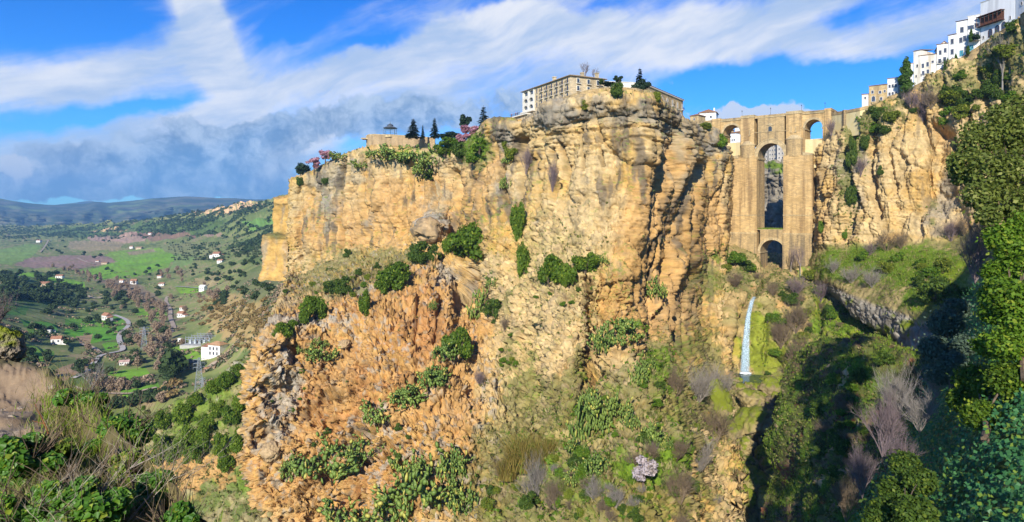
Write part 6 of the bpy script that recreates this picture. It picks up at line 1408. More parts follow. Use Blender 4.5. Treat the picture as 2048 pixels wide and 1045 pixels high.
def plant(proto_list, px_, py_, wpx, hpx, label, cat, group=None, key=None, name=None, unit=2.0, sink=.12, dy=0.0, Yfix=None):
    """stand a plant with its foot at photo pixel (px, py), wpx wide and hpx high in the photo"""
    p = PV(px_, py_, Yfix) if Yfix else hit(px_, py_, key)
    if p is None: print('no surface under', px_, py_); return None
    s = p.y / F; proto = proto_list[prr.randrange(len(proto_list))]
    sw = wpx * s / unit; sh = hpx * s / (1.35 if unit == 2.0 else 1.0)
    p = p + Vector((0, dy - sw * .15, -sh * sink))
    return place(proto, p, prr.uniform(0, 6.28), (sw, sw, sh), label, cat, group)
# ------------------------------------------------------------------ shrubs on the great cliff
for q in [
 (945, 512, 100, 84, BUSH, 'largest round evergreen bush on the cliff, on a ledge beside the grey boulder'), (905, 506, 46, 48, BUSH, 'smaller evergreen bush touching the left side of the largest cliff bush'),
 (1036, 468, 52, 78, TALL, 'tall oval bush on a steep ledge up and right of the largest cliff bush'), (1048, 544, 48, 74, TALL, 'tall bush standing alone on bare pale rock below the tall oval bush'),
 (1098, 566, 62, 70, BUSH, 'left bush of three on the pale slope under the promontory'), (1136, 572, 46, 56, BUSH, 'low middle bush of three on the pale slope under the promontory'), (1170, 544, 60, 48, BUSH, 'right and highest bush of three on the pale slope under the promontory'),
 (792, 574, 78, 62, BUSH, 'bright leafy bush on the crest of the orange scarp'), (768, 584, 40, 40, BUSH, 'small bush at the left end of the orange scarp crest'), (842, 524, 56, 42, LENT, 'dark bush at the foot of the grey boulder'), (868, 522, 34, 34, LENT, 'small dark bush between the grey boulder and the crest bush'),
 (728, 624, 42, 56, TALL, 'upright bush at the lower edge of the green shelf above the orange scarp'), (632, 634, 56, 54, BUSH, 'yellowish green bush on the left end of the shelf above the rocks'), (608, 646, 30, 34, BUSH, 'small bush next to the bush on the left end of the shelf'),
 (560, 676, 46, 38, BUSH, 'bush on the outermost left edge of the near rock wall'), (584, 662, 28, 28, BUSH, 'little bush just right of the bush on the outer left edge'), (665, 588, 40, 34, LENT, 'left part of the dark low thicket on the green shelf'), (690, 588, 40, 36, LENT, 'right part of the dark low thicket on the green shelf'),
 (926, 716, 60, 76, BUSH, 'dense bush halfway down the cliff beside prickly pears'), (900, 706, 40, 46, BUSH, 'paler bush hugging the left of the dense halfway bush'), (990, 634, 42, 46, LENT, 'dark rounded bush at the edge of the pale rib'), (812, 328, 28, 26, LENT, 'dark round bush among prickly pears under the lookout'),
 (1131, 342, 22, 44, LENT, 'dark narrow bush growing in a vertical crack of the promontory'), (1170, 222, 26, 26, YBUSH, 'yellow green bush on the grey ledge below the garden wall'), (1234, 196, 30, 38, LENT, 'dark bush hanging over the top edge of the promontory'), (1314, 205, 20, 24, YBUSH, 'yellow green bush at the right shoulder of the promontory top'),
 (600, 372, 18, 22, LENT, 'small dark bush near the left upper corner of the great cliff'), (652, 368, 18, 26, LENT, 'dark bush in a hollow under the pink trees'), (1125, 400, 14, 14, YBUSH, 'tiny yellow bush on the smooth promontory face'), (1440, 300, 34, 44, FRESH, 'bright green bush on the side of the rock pillar by the bridge'),
 (1412, 260, 28, 16, YBUSH, 'yellowish tuft on top of the rock pillar by the bridge'), (860, 360, 24, 20, LENT, 'dark bush under the prickly pear patch, on the cliff edge'), (1022, 320, 34, 26, YBUSH, 'yellow green bush in the gully left of the promontory'), (1012, 300, 24, 22, YBUSH, 'pale bush on the ledge above the gully left of the promontory')]:
    plant(q[4], q[0], q[1], q[2] * 1.05, q[3] * 1.05, q[5], 'bush', 'evergreen bushes on the great cliff', 'massif')
for q in [
 (760, 312, 50, 26, 'leftmost prickly pear clump under the lookout wall'), (800, 316, 54, 34, 'second prickly pear clump from the left under the lookout wall'), (835, 320, 52, 36, 'tall prickly pear clump right of the dark round bush below the bandstand'), (868, 326, 46, 34, 'prickly pear clump at the right end of the row under the lookout wall'), (850, 344, 44, 30, 'lower prickly pear clump spilling over the cliff edge below the lookout'), (724, 332, 28, 18, 'small prickly pear clump low on the rim left of the lookout'), (686, 314, 40, 16, 'prickly pears on the rim between the pink trees and the lookout'),
 (888, 712, 40, 40, 'prickly pear clump under the paler halfway bush'), (870, 766, 52, 48, 'prickly pear clump on the orange face below the halfway bush'), (760, 836, 58, 46, 'prickly pear clump in the middle of the orange face'), (818, 800, 60, 44, 'prickly pear clump on the stone ledge crossing the orange face'),
 (652, 938, 88, 66, 'large prickly pear thicket low on the left of the orange face'), (726, 904, 60, 48, 'prickly pear clump right of the large low thicket'), (586, 948, 40, 54, 'prickly pear clump on the lowest left corner of the orange face'), (690, 945, 40, 40, 'small prickly pear clump at the right foot of the large low thicket'),
 (860, 985, 90, 90, 'broad prickly pear thicket at the bottom centre of the cliff'), (790, 1030, 90, 80, 'prickly pear thicket at the bottom edge, left of the broad one'), (700, 1044, 80, 60, 'prickly pear thicket at the bottom edge, leftmost of three'), (905, 950, 50, 70, 'upper right prickly pear clump of the bottom thicket'), (925, 1010, 50, 60, 'lower right prickly pear clump of the bottom thicket'), (830, 950, 50, 60, 'upper left prickly pear clump of the bottom thicket'),
 (1160, 870, 40, 86, 'tall dark prickly pear column on the green cone'), (1178, 820, 36, 60, 'dark prickly pear clump near the foot of the pale rib'), (1205, 850, 40, 66, 'yellowish prickly pear clump on the green cone'), (1232, 820, 44, 50, 'prickly pear clump on the upper right of the green cone'), (1262, 850, 30, 40, 'small yellow prickly pear clump on the green cone'), (1300, 880, 36, 50, 'pale prickly pear clump above the blossoming shrub'), (1155, 900, 34, 40, 'low prickly pear clump at the foot of the dark column'), (1330, 890, 24, 30, 'small prickly pear clump on the right flank of the green cone'),
 (1228, 680, 52, 44, 'blue green prickly pear clump on the very top of the cone'), (1262, 674, 44, 40, 'silvery prickly pear clump at the top right of the cone'), (1204, 696, 36, 50, 'prickly pear clump on the top left shoulder of the cone'), (1278, 760, 30, 50, 'prickly pear clump running down the right edge of the cone'), (1290, 730, 30, 40, 'prickly pear clump below the top right of the cone'),
 (948, 630, 26, 60, 'narrow prickly pear strip beside the dark rounded bush'), (985, 570, 22, 40, 'small prickly pear clump in the hollow under the largest bush'), (1312, 590, 34, 44, 'blue green agave like clump in the brown recess'), (645, 712, 50, 34, 'prickly pear clump on the ledge under the left shelf'), (612, 700, 26, 24, 'small prickly pear clump on the grey rocks of the left edge'), (1015, 322, 22, 28, 'prickly pear clump high in the gully left of the promontory'), (1010, 372, 20, 26, 'prickly pear clump halfway down the gully left of the promontory'), (1205, 524, 20, 20, 'tiny prickly pear clump right of the three bushes'), (865, 615, 16, 20, 'tiny prickly pear on the orange crest'),
 (1192, 940, 40, 44, 'prickly pear clump above the bottom edge, left of the blossoming shrub'), (1150, 960, 34, 34, 'dark prickly pear clump low in the green hollow'), (640, 690, 30, 20, 'flat prickly pear clump under the paved slab')]:
    plant(PEAR, q[0], q[1] + 4, q[2] * 1.4, q[3] * 1.2, q[4], 'cactus', 'prickly pears on the great cliff', 'massif')
for q in [
 (1104, 380, 30, 60, TWIG, 'dry purplish bush hanging in the crack of the promontory'), (1052, 345, 34, 50, TWIG, 'grey bare bush in the gully left of the promontory'), (1072, 990, 60, 80, TWIGG, 'grey bare bush in the dark hollow at the bottom'), (1395, 800, 80, 70, TWIGG, 'grey bare thicket left of the pool'), (1440, 790, 70, 60, TWIGG, 'grey bare thicket hiding the left shore of the pool'), (1430, 880, 90, 70, TWIGD, 'dry bare thicket on the left bank below the mossy rock'), (1400, 940, 80, 70, TWIGG, 'pale bare thicket low on the left bank'), (1360, 1000, 80, 70, TWIGD, 'brown bare thicket at the bottom right of the cone'), (1350, 790, 50, 60, TWIGD, 'brown bare bush against the dark recess wall'),
 (960, 770, 30, 30, TWIG, 'small purplish bush on the right edge of the orange face'), (1110, 1010, 60, 60, TWIGD, 'brown bare bush at the bottom beside the golden cane'), (1005, 960, 60, 50, TWIGD, 'dry bush at the left foot of the golden cane'), (1010, 660, 24, 30, TWIGD, 'dry bush on the pale rib beside the dark rounded bush')]:
    plant(q[4], q[0], q[1], q[2], q[3], q[5], 'bare shrub', 'leafless shrubs in the gorge', 'massif', unit=1.9)
plant(CANE, 1048, 925, 90, 90, 'golden cane clump with drooping stems at the bottom centre', 'reeds', None, 'massif'); plant(CANE, 1090, 915, 60, 60, 'smaller golden cane clump right of the drooping one', 'reeds', None, 'massif'); plant(CANE, 1015, 950, 50, 60, 'low golden cane clump left of the drooping one', 'reeds', None, 'massif')
plant(PALET, 1284, 965, 70, 72, 'whitish pink blossoming shrub on the lower green slope', 'shrub', None, 'massif', unit=1.0)
# -- trees and bushes along the rim
for q in [
 (828, 277, 36, 38, FIR, 'dark fir right of the bandstand', 384), (846, 277, 12, 26, FIR, 'thin little fir beside the fir right of the bandstand', 386), (870, 277, 26, 40, FIR, 'slim fir in the middle of the garden rim', 380), (968, 276, 40, 62, FIR, 'tallest grey green fir beside the pink blossom at the rim', 352), (933, 272, 56, 48, PINE, 'broad dark pine behind the pink blossom tree', 362),
 (945, 290, 60, 42, PINKT, 'pink blossom tree in front of the broad pine', 350), (925, 292, 34, 26, PINKT, 'low pink blossom bush left of the pink blossom tree', 352), (630, 348, 40, 36, PINKT, 'bright pink blossom tree low on the left rim', 430), (652, 328, 36, 30, PINKT, 'darker pink tree above the bright pink blossom tree on the left rim', 424), (606, 356, 34, 32, ROUNDT, 'dark round evergreen tree at the far left end of the rim', 450),
 (1278, 186, 30, 48, FIR, 'pointed fir on the promontory top beside the ochre building', 262), (1236, 176, 36, 28, PINE, 'brownish round tree over the garden wall', 262), (1282, 192, 40, 34, ROUNDT, 'dark evergreen shrub at the foot of the pointed fir', 258), (1170, 165, 40, 36, BARET[:1], 'bare tree rising behind the hotel roof', 290), (1188, 172, 30, 32, BARET[:1], 'second bare tree behind the right end of the hotel roof', 292), (1202, 170, 10, 12, CYP, 'tiny cypress between the hotel and the pavilion', 270), (1216, 176, 34, 12, ROUNDT, 'low clipped shrub behind the garden wall', 262),
 (905, 280, 30, 18, ROUNDT, 'low evergreen bush on the garden rim between slim fir and pine', 372), (888, 281, 26, 14, ROUNDT, 'small evergreen bush just right of the slim fir', 374), (818, 279, 20, 12, ROUNDT, 'bare topped bush on the lookout wall left of the dark fir', 384), (1806, 186, 26, 70, CYP, 'tall broad cypress in front of the white houses', None), (1940, 84, 8, 26, CYP, 'thin young cypress under the long balcony', None), (1888, 144, 6, 24, CYP, 'left one of two thin cypresses in front of the white houses', None), (1894, 140, 6, 24, CYP, 'right one of two thin cypresses in front of the white houses', None), (1910, 130, 7, 22, CYP, 'thin dark cypress by the red tiled narrow house', None), (1934, 110, 8, 18, CYP, 'small cypress at the corner of the rim wall', None), (1950, 84, 18, 16, ROUNDT, 'small round tree under the long balcony', None)]:
    Y = q[6] or (tp(q[0]).y - 2.2)
    plant(q[4], q[0], q[1], q[2] * (1.9 if q[4] is FIR else 1.0) * (2.6 if q[4] is CYP else 1), q[3] * 1.05, q[5], 'tree', 'trees along the rim', Yfix=Y, unit=1.0, sink=.03)
for q in [(905, 296, 70, 30, FRESH, 'fresh green bushes spilling over the rim below the pine'), (960, 306, 60, 44, FRESH, 'bright green bushes in the gap below the pink blossom tree'), (890, 312, 50, 34, BUSH, 'leafy bush on the rim right of the prickly pears'), (925, 316, 50, 40, LENT, 'dark leafy bush in the gap left of the grey outcrop'), (948, 330, 40, 34, FRESH, 'low green bush deep in the gap left of the grey outcrop')]:
    plant(q[4], q[0], q[1], q[2], q[3], q[5], 'bush', None, 'massif')
# -- bushes on the slope at the left
lab = ['round bush on the left slope, highest of them, by the rock edge', 'dark bush on the left slope just under the highest ones', 'bush on the left slope in front of the lattice pylon foot', 'wide bush on the left slope above the bare orange earth', 'twin bush on the left slope beside the wide one']
SB = [(300, 866, 50, 44), (325, 895, 44, 40), (350, 915, 56, 46), (378, 885, 44, 46), (398, 915, 46, 50), (413, 872, 48, 44), (446, 905, 50, 56), (480, 900, 46, 60), (466, 842, 52, 46), (488, 818, 44, 52), (372, 842, 60, 46), (430, 782, 40, 34), (457, 770, 44, 40), (392, 806, 36, 30), (497, 780, 34, 46), (330, 850, 44, 40), (478, 748, 36, 30), (432, 830, 34, 34), (405, 845, 28, 26), (318, 925, 40, 36), (455, 935, 40, 40), (502, 745, 28, 34)]
for i, q in enumerate(SB):
    plant(MED if i % 4 else BUSH, q[0], q[1] + 3, q[2] * .98, q[3] * 1.0, 'rounded evergreen bush scattered on the steep slope left of the orange rock', 'bush', 'rounded bushes on the left slope', 'slope')
# -- right of the bridge
for q in [(1842, 240, 70, 70, TWIG, 'big purplish bare thicket under the weathered cream house'), (1822, 222, 40, 46, TWIG, 'bare purplish bush left of the big bare thicket on the rim'), (1860, 215, 40, 40, TWIGD, 'brown bare bush right of the big bare thicket on the rim'), (1662, 270, 26, 34, TWIG, 'dark bare bush at the right end of the bridge'), (1770, 500, 50, 40, TWIGD, 'bare spreading shrub at the foot of the right cliff'), (1800, 496, 36, 34, TWIGD, 'smaller bare shrub at the foot of the right cliff, near the middle'), (1738, 510, 30, 26, TWIG, 'purplish low shrub at the foot of the right cliff near the bridge'),
          (1700, 565, 46, 34, TWIGG, 'silvery shrub on the grass terrace near its lower edge'), (1742, 572, 44, 36, TWIGG, 'silvery round shrub in the middle of the grass terrace'), (1665, 545, 30, 28, TWIGG, 'pale shrub at the bridge end of the grass terrace'), (1900, 480, 40, 40, TWIG, 'bare shrub at the right end of the grass terrace'), (1925, 470, 40, 40, TWIGD, 'brown bare bush below the dark hollow of the right cliff'), (1720, 350, 26, 40, TWIG, 'bare bush in the green gully of the right cliff')]:
    plant(q[4], q[0], q[1], q[2], q[3], q[5], 'bare shrub', 'leafless shrubs right of the bridge', 'right', unit=1.9)
for q in [(1702, 330, 24, 60, LENT, 'dark ivy bush high in the green gully of the right cliff'), (1700, 410, 24, 50, LENT, 'dark green bush halfway down the green gully of the right cliff'), (1690, 480, 16, 40, FRESH, 'green growth at the foot of the gully in the right cliff'), (1745, 270, 40, 30, FRESH, 'green bush on the rim below the approach wall'), (1780, 245, 40, 26, YBUSH, 'yellowish bush on the rim below the ochre stone house'), (1730, 300, 22, 40, LENT, 'dark bush beside the gully under the approach wall'), (1643, 470, 16, 40, FRESH, 'green creeper between the bridge pier and the right cliff'), (1900, 210, 60, 30, YBUSH, 'yellow green bush on the upper right cliff under the white houses'), (1960, 180, 60, 34, FRESH, 'green bush high on the right cliff below the gallery house'), (2010, 120, 60, 36, YBUSH, 'yellowish bush just under the rim wall at the far right'), (1880, 610, 90, 60, LENT, 'dark green thicket at the right end of the grass terrace'), (1850, 560, 60, 40, FRESH, 'grassy green bush on the right half of the grass terrace'), (1760, 350, 14, 20, LENT, 'little dark bush on the right cliff face')]:
    plant(q[4], q[0], q[1], q[2], q[3], q[5], 'bush', 'green bushes right of the bridge', 'right')
plant(BARET[1:], 1998, 182, 60, 110, 'tall pale leafless tree standing before the upper right cliff', 'tree', None, 'right', unit=1.0, sink=.02); plant(BARET[1:], 2015, 150, 40, 70, 'shorter pale leafless tree beside the tall one on the upper right cliff', 'tree', None, 'right', unit=1.0, sink=.02)
for q in [(1598, 545, 40, 60, 'bare young tree at the foot of the right bridge pier'), (1580, 540, 30, 50, 'thin bare tree just left of the one at the right bridge pier')]:
    plant(BARET[:1], q[0], q[1], q[2], q[3], q[4], 'tree', None, 'gorge', unit=1.0)
for q in [(1560, 690, 60, 60, TWIGD, 'brown leafless bush hanging right of the waterfall'), (1590, 660, 60, 60, TWIGD, 'brown leafless bush high right of the waterfall'), (1600, 740, 70, 80, TWIGD, 'brown thicket on the bank below the hanging bushes'), (1625, 800, 60, 90, TWIGG, 'grey thicket at the edge of the shaded spur'), (1590, 590, 60, 40, TWIG, 'purplish shrub above the waterfall'), (1545, 590, 40, 30, TWIGD, 'dry shrub left above the waterfall lip'), (1470, 570, 40, 30, TWIGD, 'dry shrub on the slope left of the lower arch'), (1640, 600, 40, 40, TWIG, 'purplish shrub on the bank under the terrace')]:
    plant(q[4], q[0], q[1], q[2], q[3], q[5], 'bare shrub', 'leafless shrubs around the waterfall', 'gorge', unit=1.9)
for q in [(1556, 650, 44, 34, FRESH, 'bright green moss bush right of the waterfall'), (1535, 645, 30, 30, FRESH, 'fern green bush beside the waterfall'), (1470, 530, 50, 34, FRESH, 'green bush below the left bridge pier'), (1500, 545, 30, 30, FRESH, 'green bush at the left foot of the lower arch'), (1450, 545, 30, 20, YBUSH, 'yellow green bush on the slope left of the bridge foot'), (1450, 735, 26, 36, FRESH, 'bright green bush at the left of the pool'), (1620, 560, 40, 24, YBUSH, 'yellow bush right of the bridge foot'), (1660, 640, 30, 40, FRESH, 'green mossy bush under the terrace edge')]:
    plant(q[4], q[0], q[1], q[2], q[3], q[5], 'bush', 'green bushes around the waterfall', 'gorge')

# -- mixed scrub over the lower slopes
def scrub(lst, n, kinds, w0, w1, label, cat, group, key):
    tot = sum(b[2] * b[3] * b[4] for b in lst)
    for b in lst:
        for i in range(int(round(n * b[2] * b[3] * b[4] / tot))):
            x, y = b[0] + prr.gauss(0, .55) * b[2], b[1] + prr.gauss(0, .55) * b[3]; w_ = prr.uniform(w0, w1)
            if y < 1060 and x < 2046: plant(kinds, x, y, w_, w_ * prr.uniform(.6, .95), label, cat, group, key)
scrub([(1120,970,120,90,1),(1200,860,70,60,.6),(1320,860,60,110,.9),(1250,1000,120,60,1),(1010,1000,60,60,.6)], 64, FRESH + YBUSH + LENT, 16, 38, 'small green scrub bush on the lower central slope', 'bush', 'scrub of the lower central slope', 'massif')
scrub([(1120,980,120,80,1),(1320,900,60,110,.8),(1420,900,40,110,.6),(1230,1010,110,50,.7)], 26, TWIGD + TWIGG, 26, 56, 'dry leafless scrub bush on the lower central slope', 'bare shrub', 'dry scrub of the lower central slope', 'massif')
scrub([(720,560,90,36,1),(1110,580,80,60,.5),(1010,700,40,80,.5),(620,590,40,30,.4),(800,860,130,90,.2),(580,820,60,110,.3)], 60, YBUSH + LENT + FRESH, 9, 20, 'low tuft of scrub on the ledges of the great cliff', 'bush', 'low scrub on the ledges', 'massif')
scrub([(400,860,110,80,1)], 30, FRESH + MED + YBUSH, 9, 20, 'low scrub between the rounded bushes of the left slope', 'bush', 'low scrub of the left slope', 'slope')
scrub([(1690,860,60,130,1)], 44, FRESH + LENT + TWIGD, 20, 46, 'scrubby bush on the shaded mossy spur', 'bush', 'scrub of the shaded spur', 'spur')
scrub([(1930,200,80,50,1),(2010,140,50,60,.8),(1745,270,40,30,.5),(1880,560,70,40,.7),(1800,540,80,26,.4)], 46, YBUSH + FRESH + LENT, 18, 44, 'patch of green scrub on the right cliff and its terrace', 'bush', 'scrub of the right cliff', 'right')
scrub([(1480,560,50,30,.6),(1620,620,60,70,1),(1570,720,50,60,.6),(1450,900,50,120,1),(1700,700,60,30,.5)], 60, FRESH + YBUSH + TWIGD + LENT, 16, 40, 'scrub bush on the banks around the waterfall', 'bush', 'scrub around the waterfall', 'gorge')
# ------------------------------------------------------------------ boulders, pool, waterfall, stream
def sphere_pts(n):
    """an evenly meshed ball from a cube grid"""
    V = []; Fs = []; t = np.tan(np.linspace(-1, 1, n) * math.pi / 4)
    for ax in range(3):
        for sg in (-1, 1):
            a, b = np.meshgrid(t, t); c = np.full_like(a, sg); q = [None] * 3; q[ax] = c; q[(ax + 1) % 3] = a if sg > 0 else b; q[(ax + 2) % 3] = b if sg > 0 else a
            p = np.stack(q, -1); p /= np.linalg.norm(p, axis=-1, keepdims=True); k_ = len(V) * n * n; V.append(p.reshape(-1, 3)); f = grid_faces(n, n)[:, ::-1] + k_; Fs.append(f)
    return np.concatenate(V), np.concatenate(Fs)
def boulder_proto(seed, base=(.40, .31, .17), moss=.5, name='boulder', n=22, flat=.75):
    V, Fs = sphere_pts(n); x, y, z = V.T * 1.0
    e, f, v = worley(x * 1.1 + seed * 3, y * 1.1, z * 1.1, seed); e2, f2, v2 = worley(x * 3, y * 3 + seed, z * 3, seed + 3)
    r = 1 + .30 * f + .22 * (v - .5) + .08 * f2 + .10 * fbm(x * 2, y * 2, z * 2 + seed, 4, seed)
    V = V * r[:, None]; V[:, 2] *= flat
    c = np.array(base)[None] * (1 + .45 * fbm(x * 4, y * 4, z * 4, 4, seed + 5) + .3 * (v2 - .5))[:, None]
    mo = sst(z * .7 + .5 * fbm(x * 2, y * 2, z * 2, 3, seed + 7) + moss - .75, 0, .3)
    c = mixc(c.astype(np.float32), (.17, .20, .02), mo); c = mixc(c, DARK, .6 * sst(fbm(x * 2.5, y * 2.5, z * .8, 3, seed + 9), .15, .4))
    o = mesh_np(name, V, Fs, ROCK, c, smooth=True); return o
BOULD = [boulder_proto(s, (.31, .245, .11) if s % 2 else (.25, .20, .10), .46) for s in (1, 2, 3, 4)]; MOSSB = [boulder_proto(s, (.24, .21, .08), 1.0) for s in (5, 6)]
ROUGHB = [boulder_proto(s, (.40, .28, .15), -.6) for s in (7, 8)]; HIDDEN += BOULD + MOSSB + ROUGHB
def boulder(protos, px_, py_, w_, h_, label, group, key='gorge'):
    p = hit(px_, py_, key); s = p.y / F; proto = protos[prr.randrange(len(protos))]
    return place(proto, p + Vector((0, -w_ * s * .22, h_ * s * .16)), prr.uniform(0, 6.28), (w_ * s * .50, w_ * s * .50, h_ * s * .66), label, 'boulder', group, (prr.uniform(-.5, .5), prr.uniform(-.5, .5)))
for q in [(1539, 784, 46, 44, BOULD, 'big tan boulder at the top of the rock pile below the pool'), (1500, 804, 56, 44, BOULD, 'mossy tan boulder left of the biggest one under the pool'), (1503, 846, 78, 54, BOULD, 'widest flat faced boulder in the middle of the rock pile'), (1568, 812, 32, 36, BOULD, 'narrow boulder on the right of the upper rock pile'), (1524, 766, 40, 18, BOULD, 'low wet boulder at the edge of the pool'), (1564, 838, 34, 36, BOULD, 'boulder to the right of the widest one'),
          (1436, 824, 50, 90, MOSSB, 'tall rock covered in bright moss left of the boulder pile'), (1455, 880, 54, 54, BOULD, 'tan boulder under the tall mossy rock'), (1525, 913, 34, 36, MOSSB, 'bright green mossy boulder left of the falling stream'), (1497, 932, 36, 34, BOULD, 'boulder left of the bright green mossy one'), (1505, 968, 60, 54, BOULD, 'large rounded boulder low in the stream bed'), (1547, 962, 44, 42, BOULD, 'grey rounded boulder right of the large low one'), (1536, 934, 34, 30, BOULD, 'boulder between the mossy one and the grey rounded one'), (1558, 940, 26, 36, BOULD, 'upright boulder beside the stream under its small fall'), (1490, 898, 36, 40, BOULD, 'boulder at the left edge of the middle rock pile'),
          (1530, 1004, 42, 52, BOULD, 'tall boulder near the bottom edge in the stream bed'), (1472, 998, 56, 54, MOSSB, 'mossy boulder near the bottom edge left of the stream bed'), (1440, 1008, 44, 40, BOULD, 'boulder at the bottom left of the stream bed'), (1372, 945, 50, 76, MOSSB, 'yellow green mossy rock on the left bank above the bottom edge'), (1582, 834, 24, 26, BOULD, 'small boulder against the right bank'), (1470, 770, 30, 24, BOULD, 'boulder on the left shore of the pool'), (1556, 768, 30, 24, BOULD, 'boulder on the right shore of the pool'), (1545, 882, 30, 30, BOULD, 'boulder just above the small fall of the stream'), (1585, 880, 26, 30, BOULD, 'boulder on the right of the small fall')]:
    boulder(q[4], *q[:4], q[5], 'boulders in the stream bed')
for x_, y_ in ((1462, 776), (1480, 780), (1496, 778), (1512, 780), (1534, 776)): boulder(BOULD, x_, y_, 24, 22, 'rounded boulder in the row that dams the front of the pool', 'boulders damming the pool')
for i in range(46):
    boulder(BOULD if i % 5 else MOSSB, 1545 + prr.gauss(0, 28), prr.uniform(760, 1020), prr.uniform(9, 20), prr.uniform(9, 17), 'small loose rock wedged among the larger boulders of the stream bed', 'small rocks in the stream bed')
for q in [(862, 468, 60, 48, ROUGHB, 'rough grey and rust boulder sitting on the ledge against the cliff foot', 'massif'), (690, 690, 24, 16, ROUGHB, 'grey rock on the ledge under the left shelf', 'massif'), (545, 905, 40, 36, ROUGHB, 'rounded rock at the lower left corner of the orange face', 'massif')]:
    boulder(q[4], *q[:4], q[5], None, q[6])
wm, N, b = principled('pool_water'); b.inputs['Base Color'].default_value = (.012, .045, .045, 1); b.inputs['Roughness'].default_value = .08; b.inputs['Specular IOR Level'].default_value = .5
bump(N, b, N.noise(N.n('ShaderNodeTexCoord').outputs['Object'], 1.2, 3), .25, .1)
pc = PV(1486, 755, 288); m = MB()
m.add([(pc.x + 12 * math.cos(t) * (1 + .15 * math.sin(3 * t)), pc.y + 9 * math.sin(t), pc.z - .5) for t in np.linspace(0, 6.28, 40)[:-1]], [tuple(range(39))]); o = m.build('pool_water', wm); o['kind'] = 'structure'
fm, N, b = principled('falling_water'); g = N.n('ShaderNodeTexCoord').outputs['UV']
ge = N.n('ShaderNodeNewGeometry').outputs['Position']
sn = N.noise(N.maptex(ge, scl=(.35, .35, 7)), 1.6, 5, .65)
N.link(N.mix(N.smooth(sn, .3, .7), (.22, .38, .52, 1), (.55, .70, .82, 1)), b.inputs['Base Color']); b.inputs['Roughness'].default_value = .35
ed = S(N, N.n('ShaderNodeAttribute', attribute_name='Col').outputs['Fac']); N.link((N.smooth(sn, .30, .62) * ed * .92).s, b.inputs['Alpha'])
def water_sheet(name, pts, parent=None, rows=40, nw=10, push=1.2, bulge=.7):
    P0 = np.array([(p[0], p[1], p[2]) for p in pts]); xs_ = np.linspace(0, len(pts) - 1, rows); V = []
    for r_ in xs_:
        px_, py_, w_ = [np.interp(r_, range(len(pts)), P0[:, i]) for i in range(3)]
        for j in range(nw):
            f = j / (nw - 1) - .5; h_ = hit(px_ + f * w_, py_, 'gorge', 2); Y = h_.y
            V.append((px_ + f * w_, py_, Y, f))
    V = np.array(V).reshape(rows, nw, 4); Y = V[..., 2]; Y = np.minimum(Y, np.median(Y, 1, keepdims=True)) ; Y = box_blur(Y, 2) - push - bulge * (1 - (2 * V[..., 3]) ** 2) - .25 * np.abs(pn(V[..., 0] * .6, V[..., 1] * .04, V[..., 1] * 0, 7))
    G_ = np.stack([(V[..., 0] - CX) / F * Y, Y, (HY - V[..., 1]) / F * Y], -1)
    ef = np.clip(1.25 - (2 * np.abs(V[..., 3])) ** 2.0 * 1.25, 0, 1); return mesh_np(name, G_, grid_faces(rows, nw), fm, np.repeat(ef[..., None], 3, -1), smooth=True, parent=parent)
wf = empty('waterfall', hit(1500, 600, 'gorge')); wf.location = (0, 0, 0); tag(wf, 'tall thin white waterfall dropping into the dark pool', 'waterfall')
water_sheet('water_sheet', [(1509, 594, 8), (1504, 602, 10), (1497, 630, 11), (1493, 680, 14), (1491, 745, 20)], wf); water_sheet('water_sheet', [(1502, 606, 5), (1494, 640, 8), (1489, 690, 11), (1487, 744, 16)], wf, 36, 8, 1.9, .4)
V, Fs = sphere_pts(12); V = V * (1 + .35 * fbm(V[:, 0] * 3, V[:, 1] * 3, V[:, 2] * 3, 3, 9))[:, None] * np.array([2.6, 1.6, .55]) + np.array(tuple(PV(1491, 747, 296)))
mesh_np('foam', V, Fs, plain('white_foam', (.72, .80, .84), .15, 2, .7), smooth=True, parent=wf)
st = empty('stream_fall'); tag(st, 'small bluish white stream fall splitting in two between the boulders', 'waterfall')
water_sheet('water_sheet', [(1578, 866, 7), (1575, 884, 9), (1567, 896, 9), (1564, 916, 12), (1558, 934, 9)], st, 30, 6, 1.6, .3); water_sheet('water_sheet', [(1559, 886, 5), (1555, 900, 6), (1553, 922, 7)], st, 20, 5, 1.6, .3)
# ------------------------------------------------------------------ ground cover: tufts and low leaves over the ledges and slopes
def scatter(k, wgt, n, seed):
    rng = np.random.RandomState(seed); G = k.G
    ar = np.linalg.norm(np.cross(np.gradient(G, axis=1), np.gradient(G, axis=0)), axis=-1); vis = (k.py < 1100) & (k.px > -40) & (k.px < 2090)
    p = (ar * np.clip(wgt, 0, None) * vis).ravel(); p = p / p.sum(); i = rng.choice(p.size, n, p=p)
    return G.reshape(-1, 3)[i] + rng.normal(size=(n, 3)) * .25, np.repeat(1, n), rng
def tufts(k, wgt, n, seed, h, wd, nb, name, mat, lean=.6):
    P_, _, rng = scatter(k, wgt, n, seed); V, Fc = blades(seed, n * nb, .01, .5, 1.0, .08, lean, 2)
    V = V.reshape(n, -1, 3); s = (h * (.5 + rng.rand(n)))[:, None, None]; V = V * s * np.array([1, 1, 1]) ; V[..., :2] += 0
    off = np.repeat(rng.normal(size=(n, nb, 2)) * h * .25, V.shape[1] // nb, axis=1); V[..., :2] += off
    V[..., :2] *= 1.0; V = V + P_[:, None]; o = mesh_np(name, V.reshape(-1, 3), Fc, mat); return tag(o, kind='stuff')
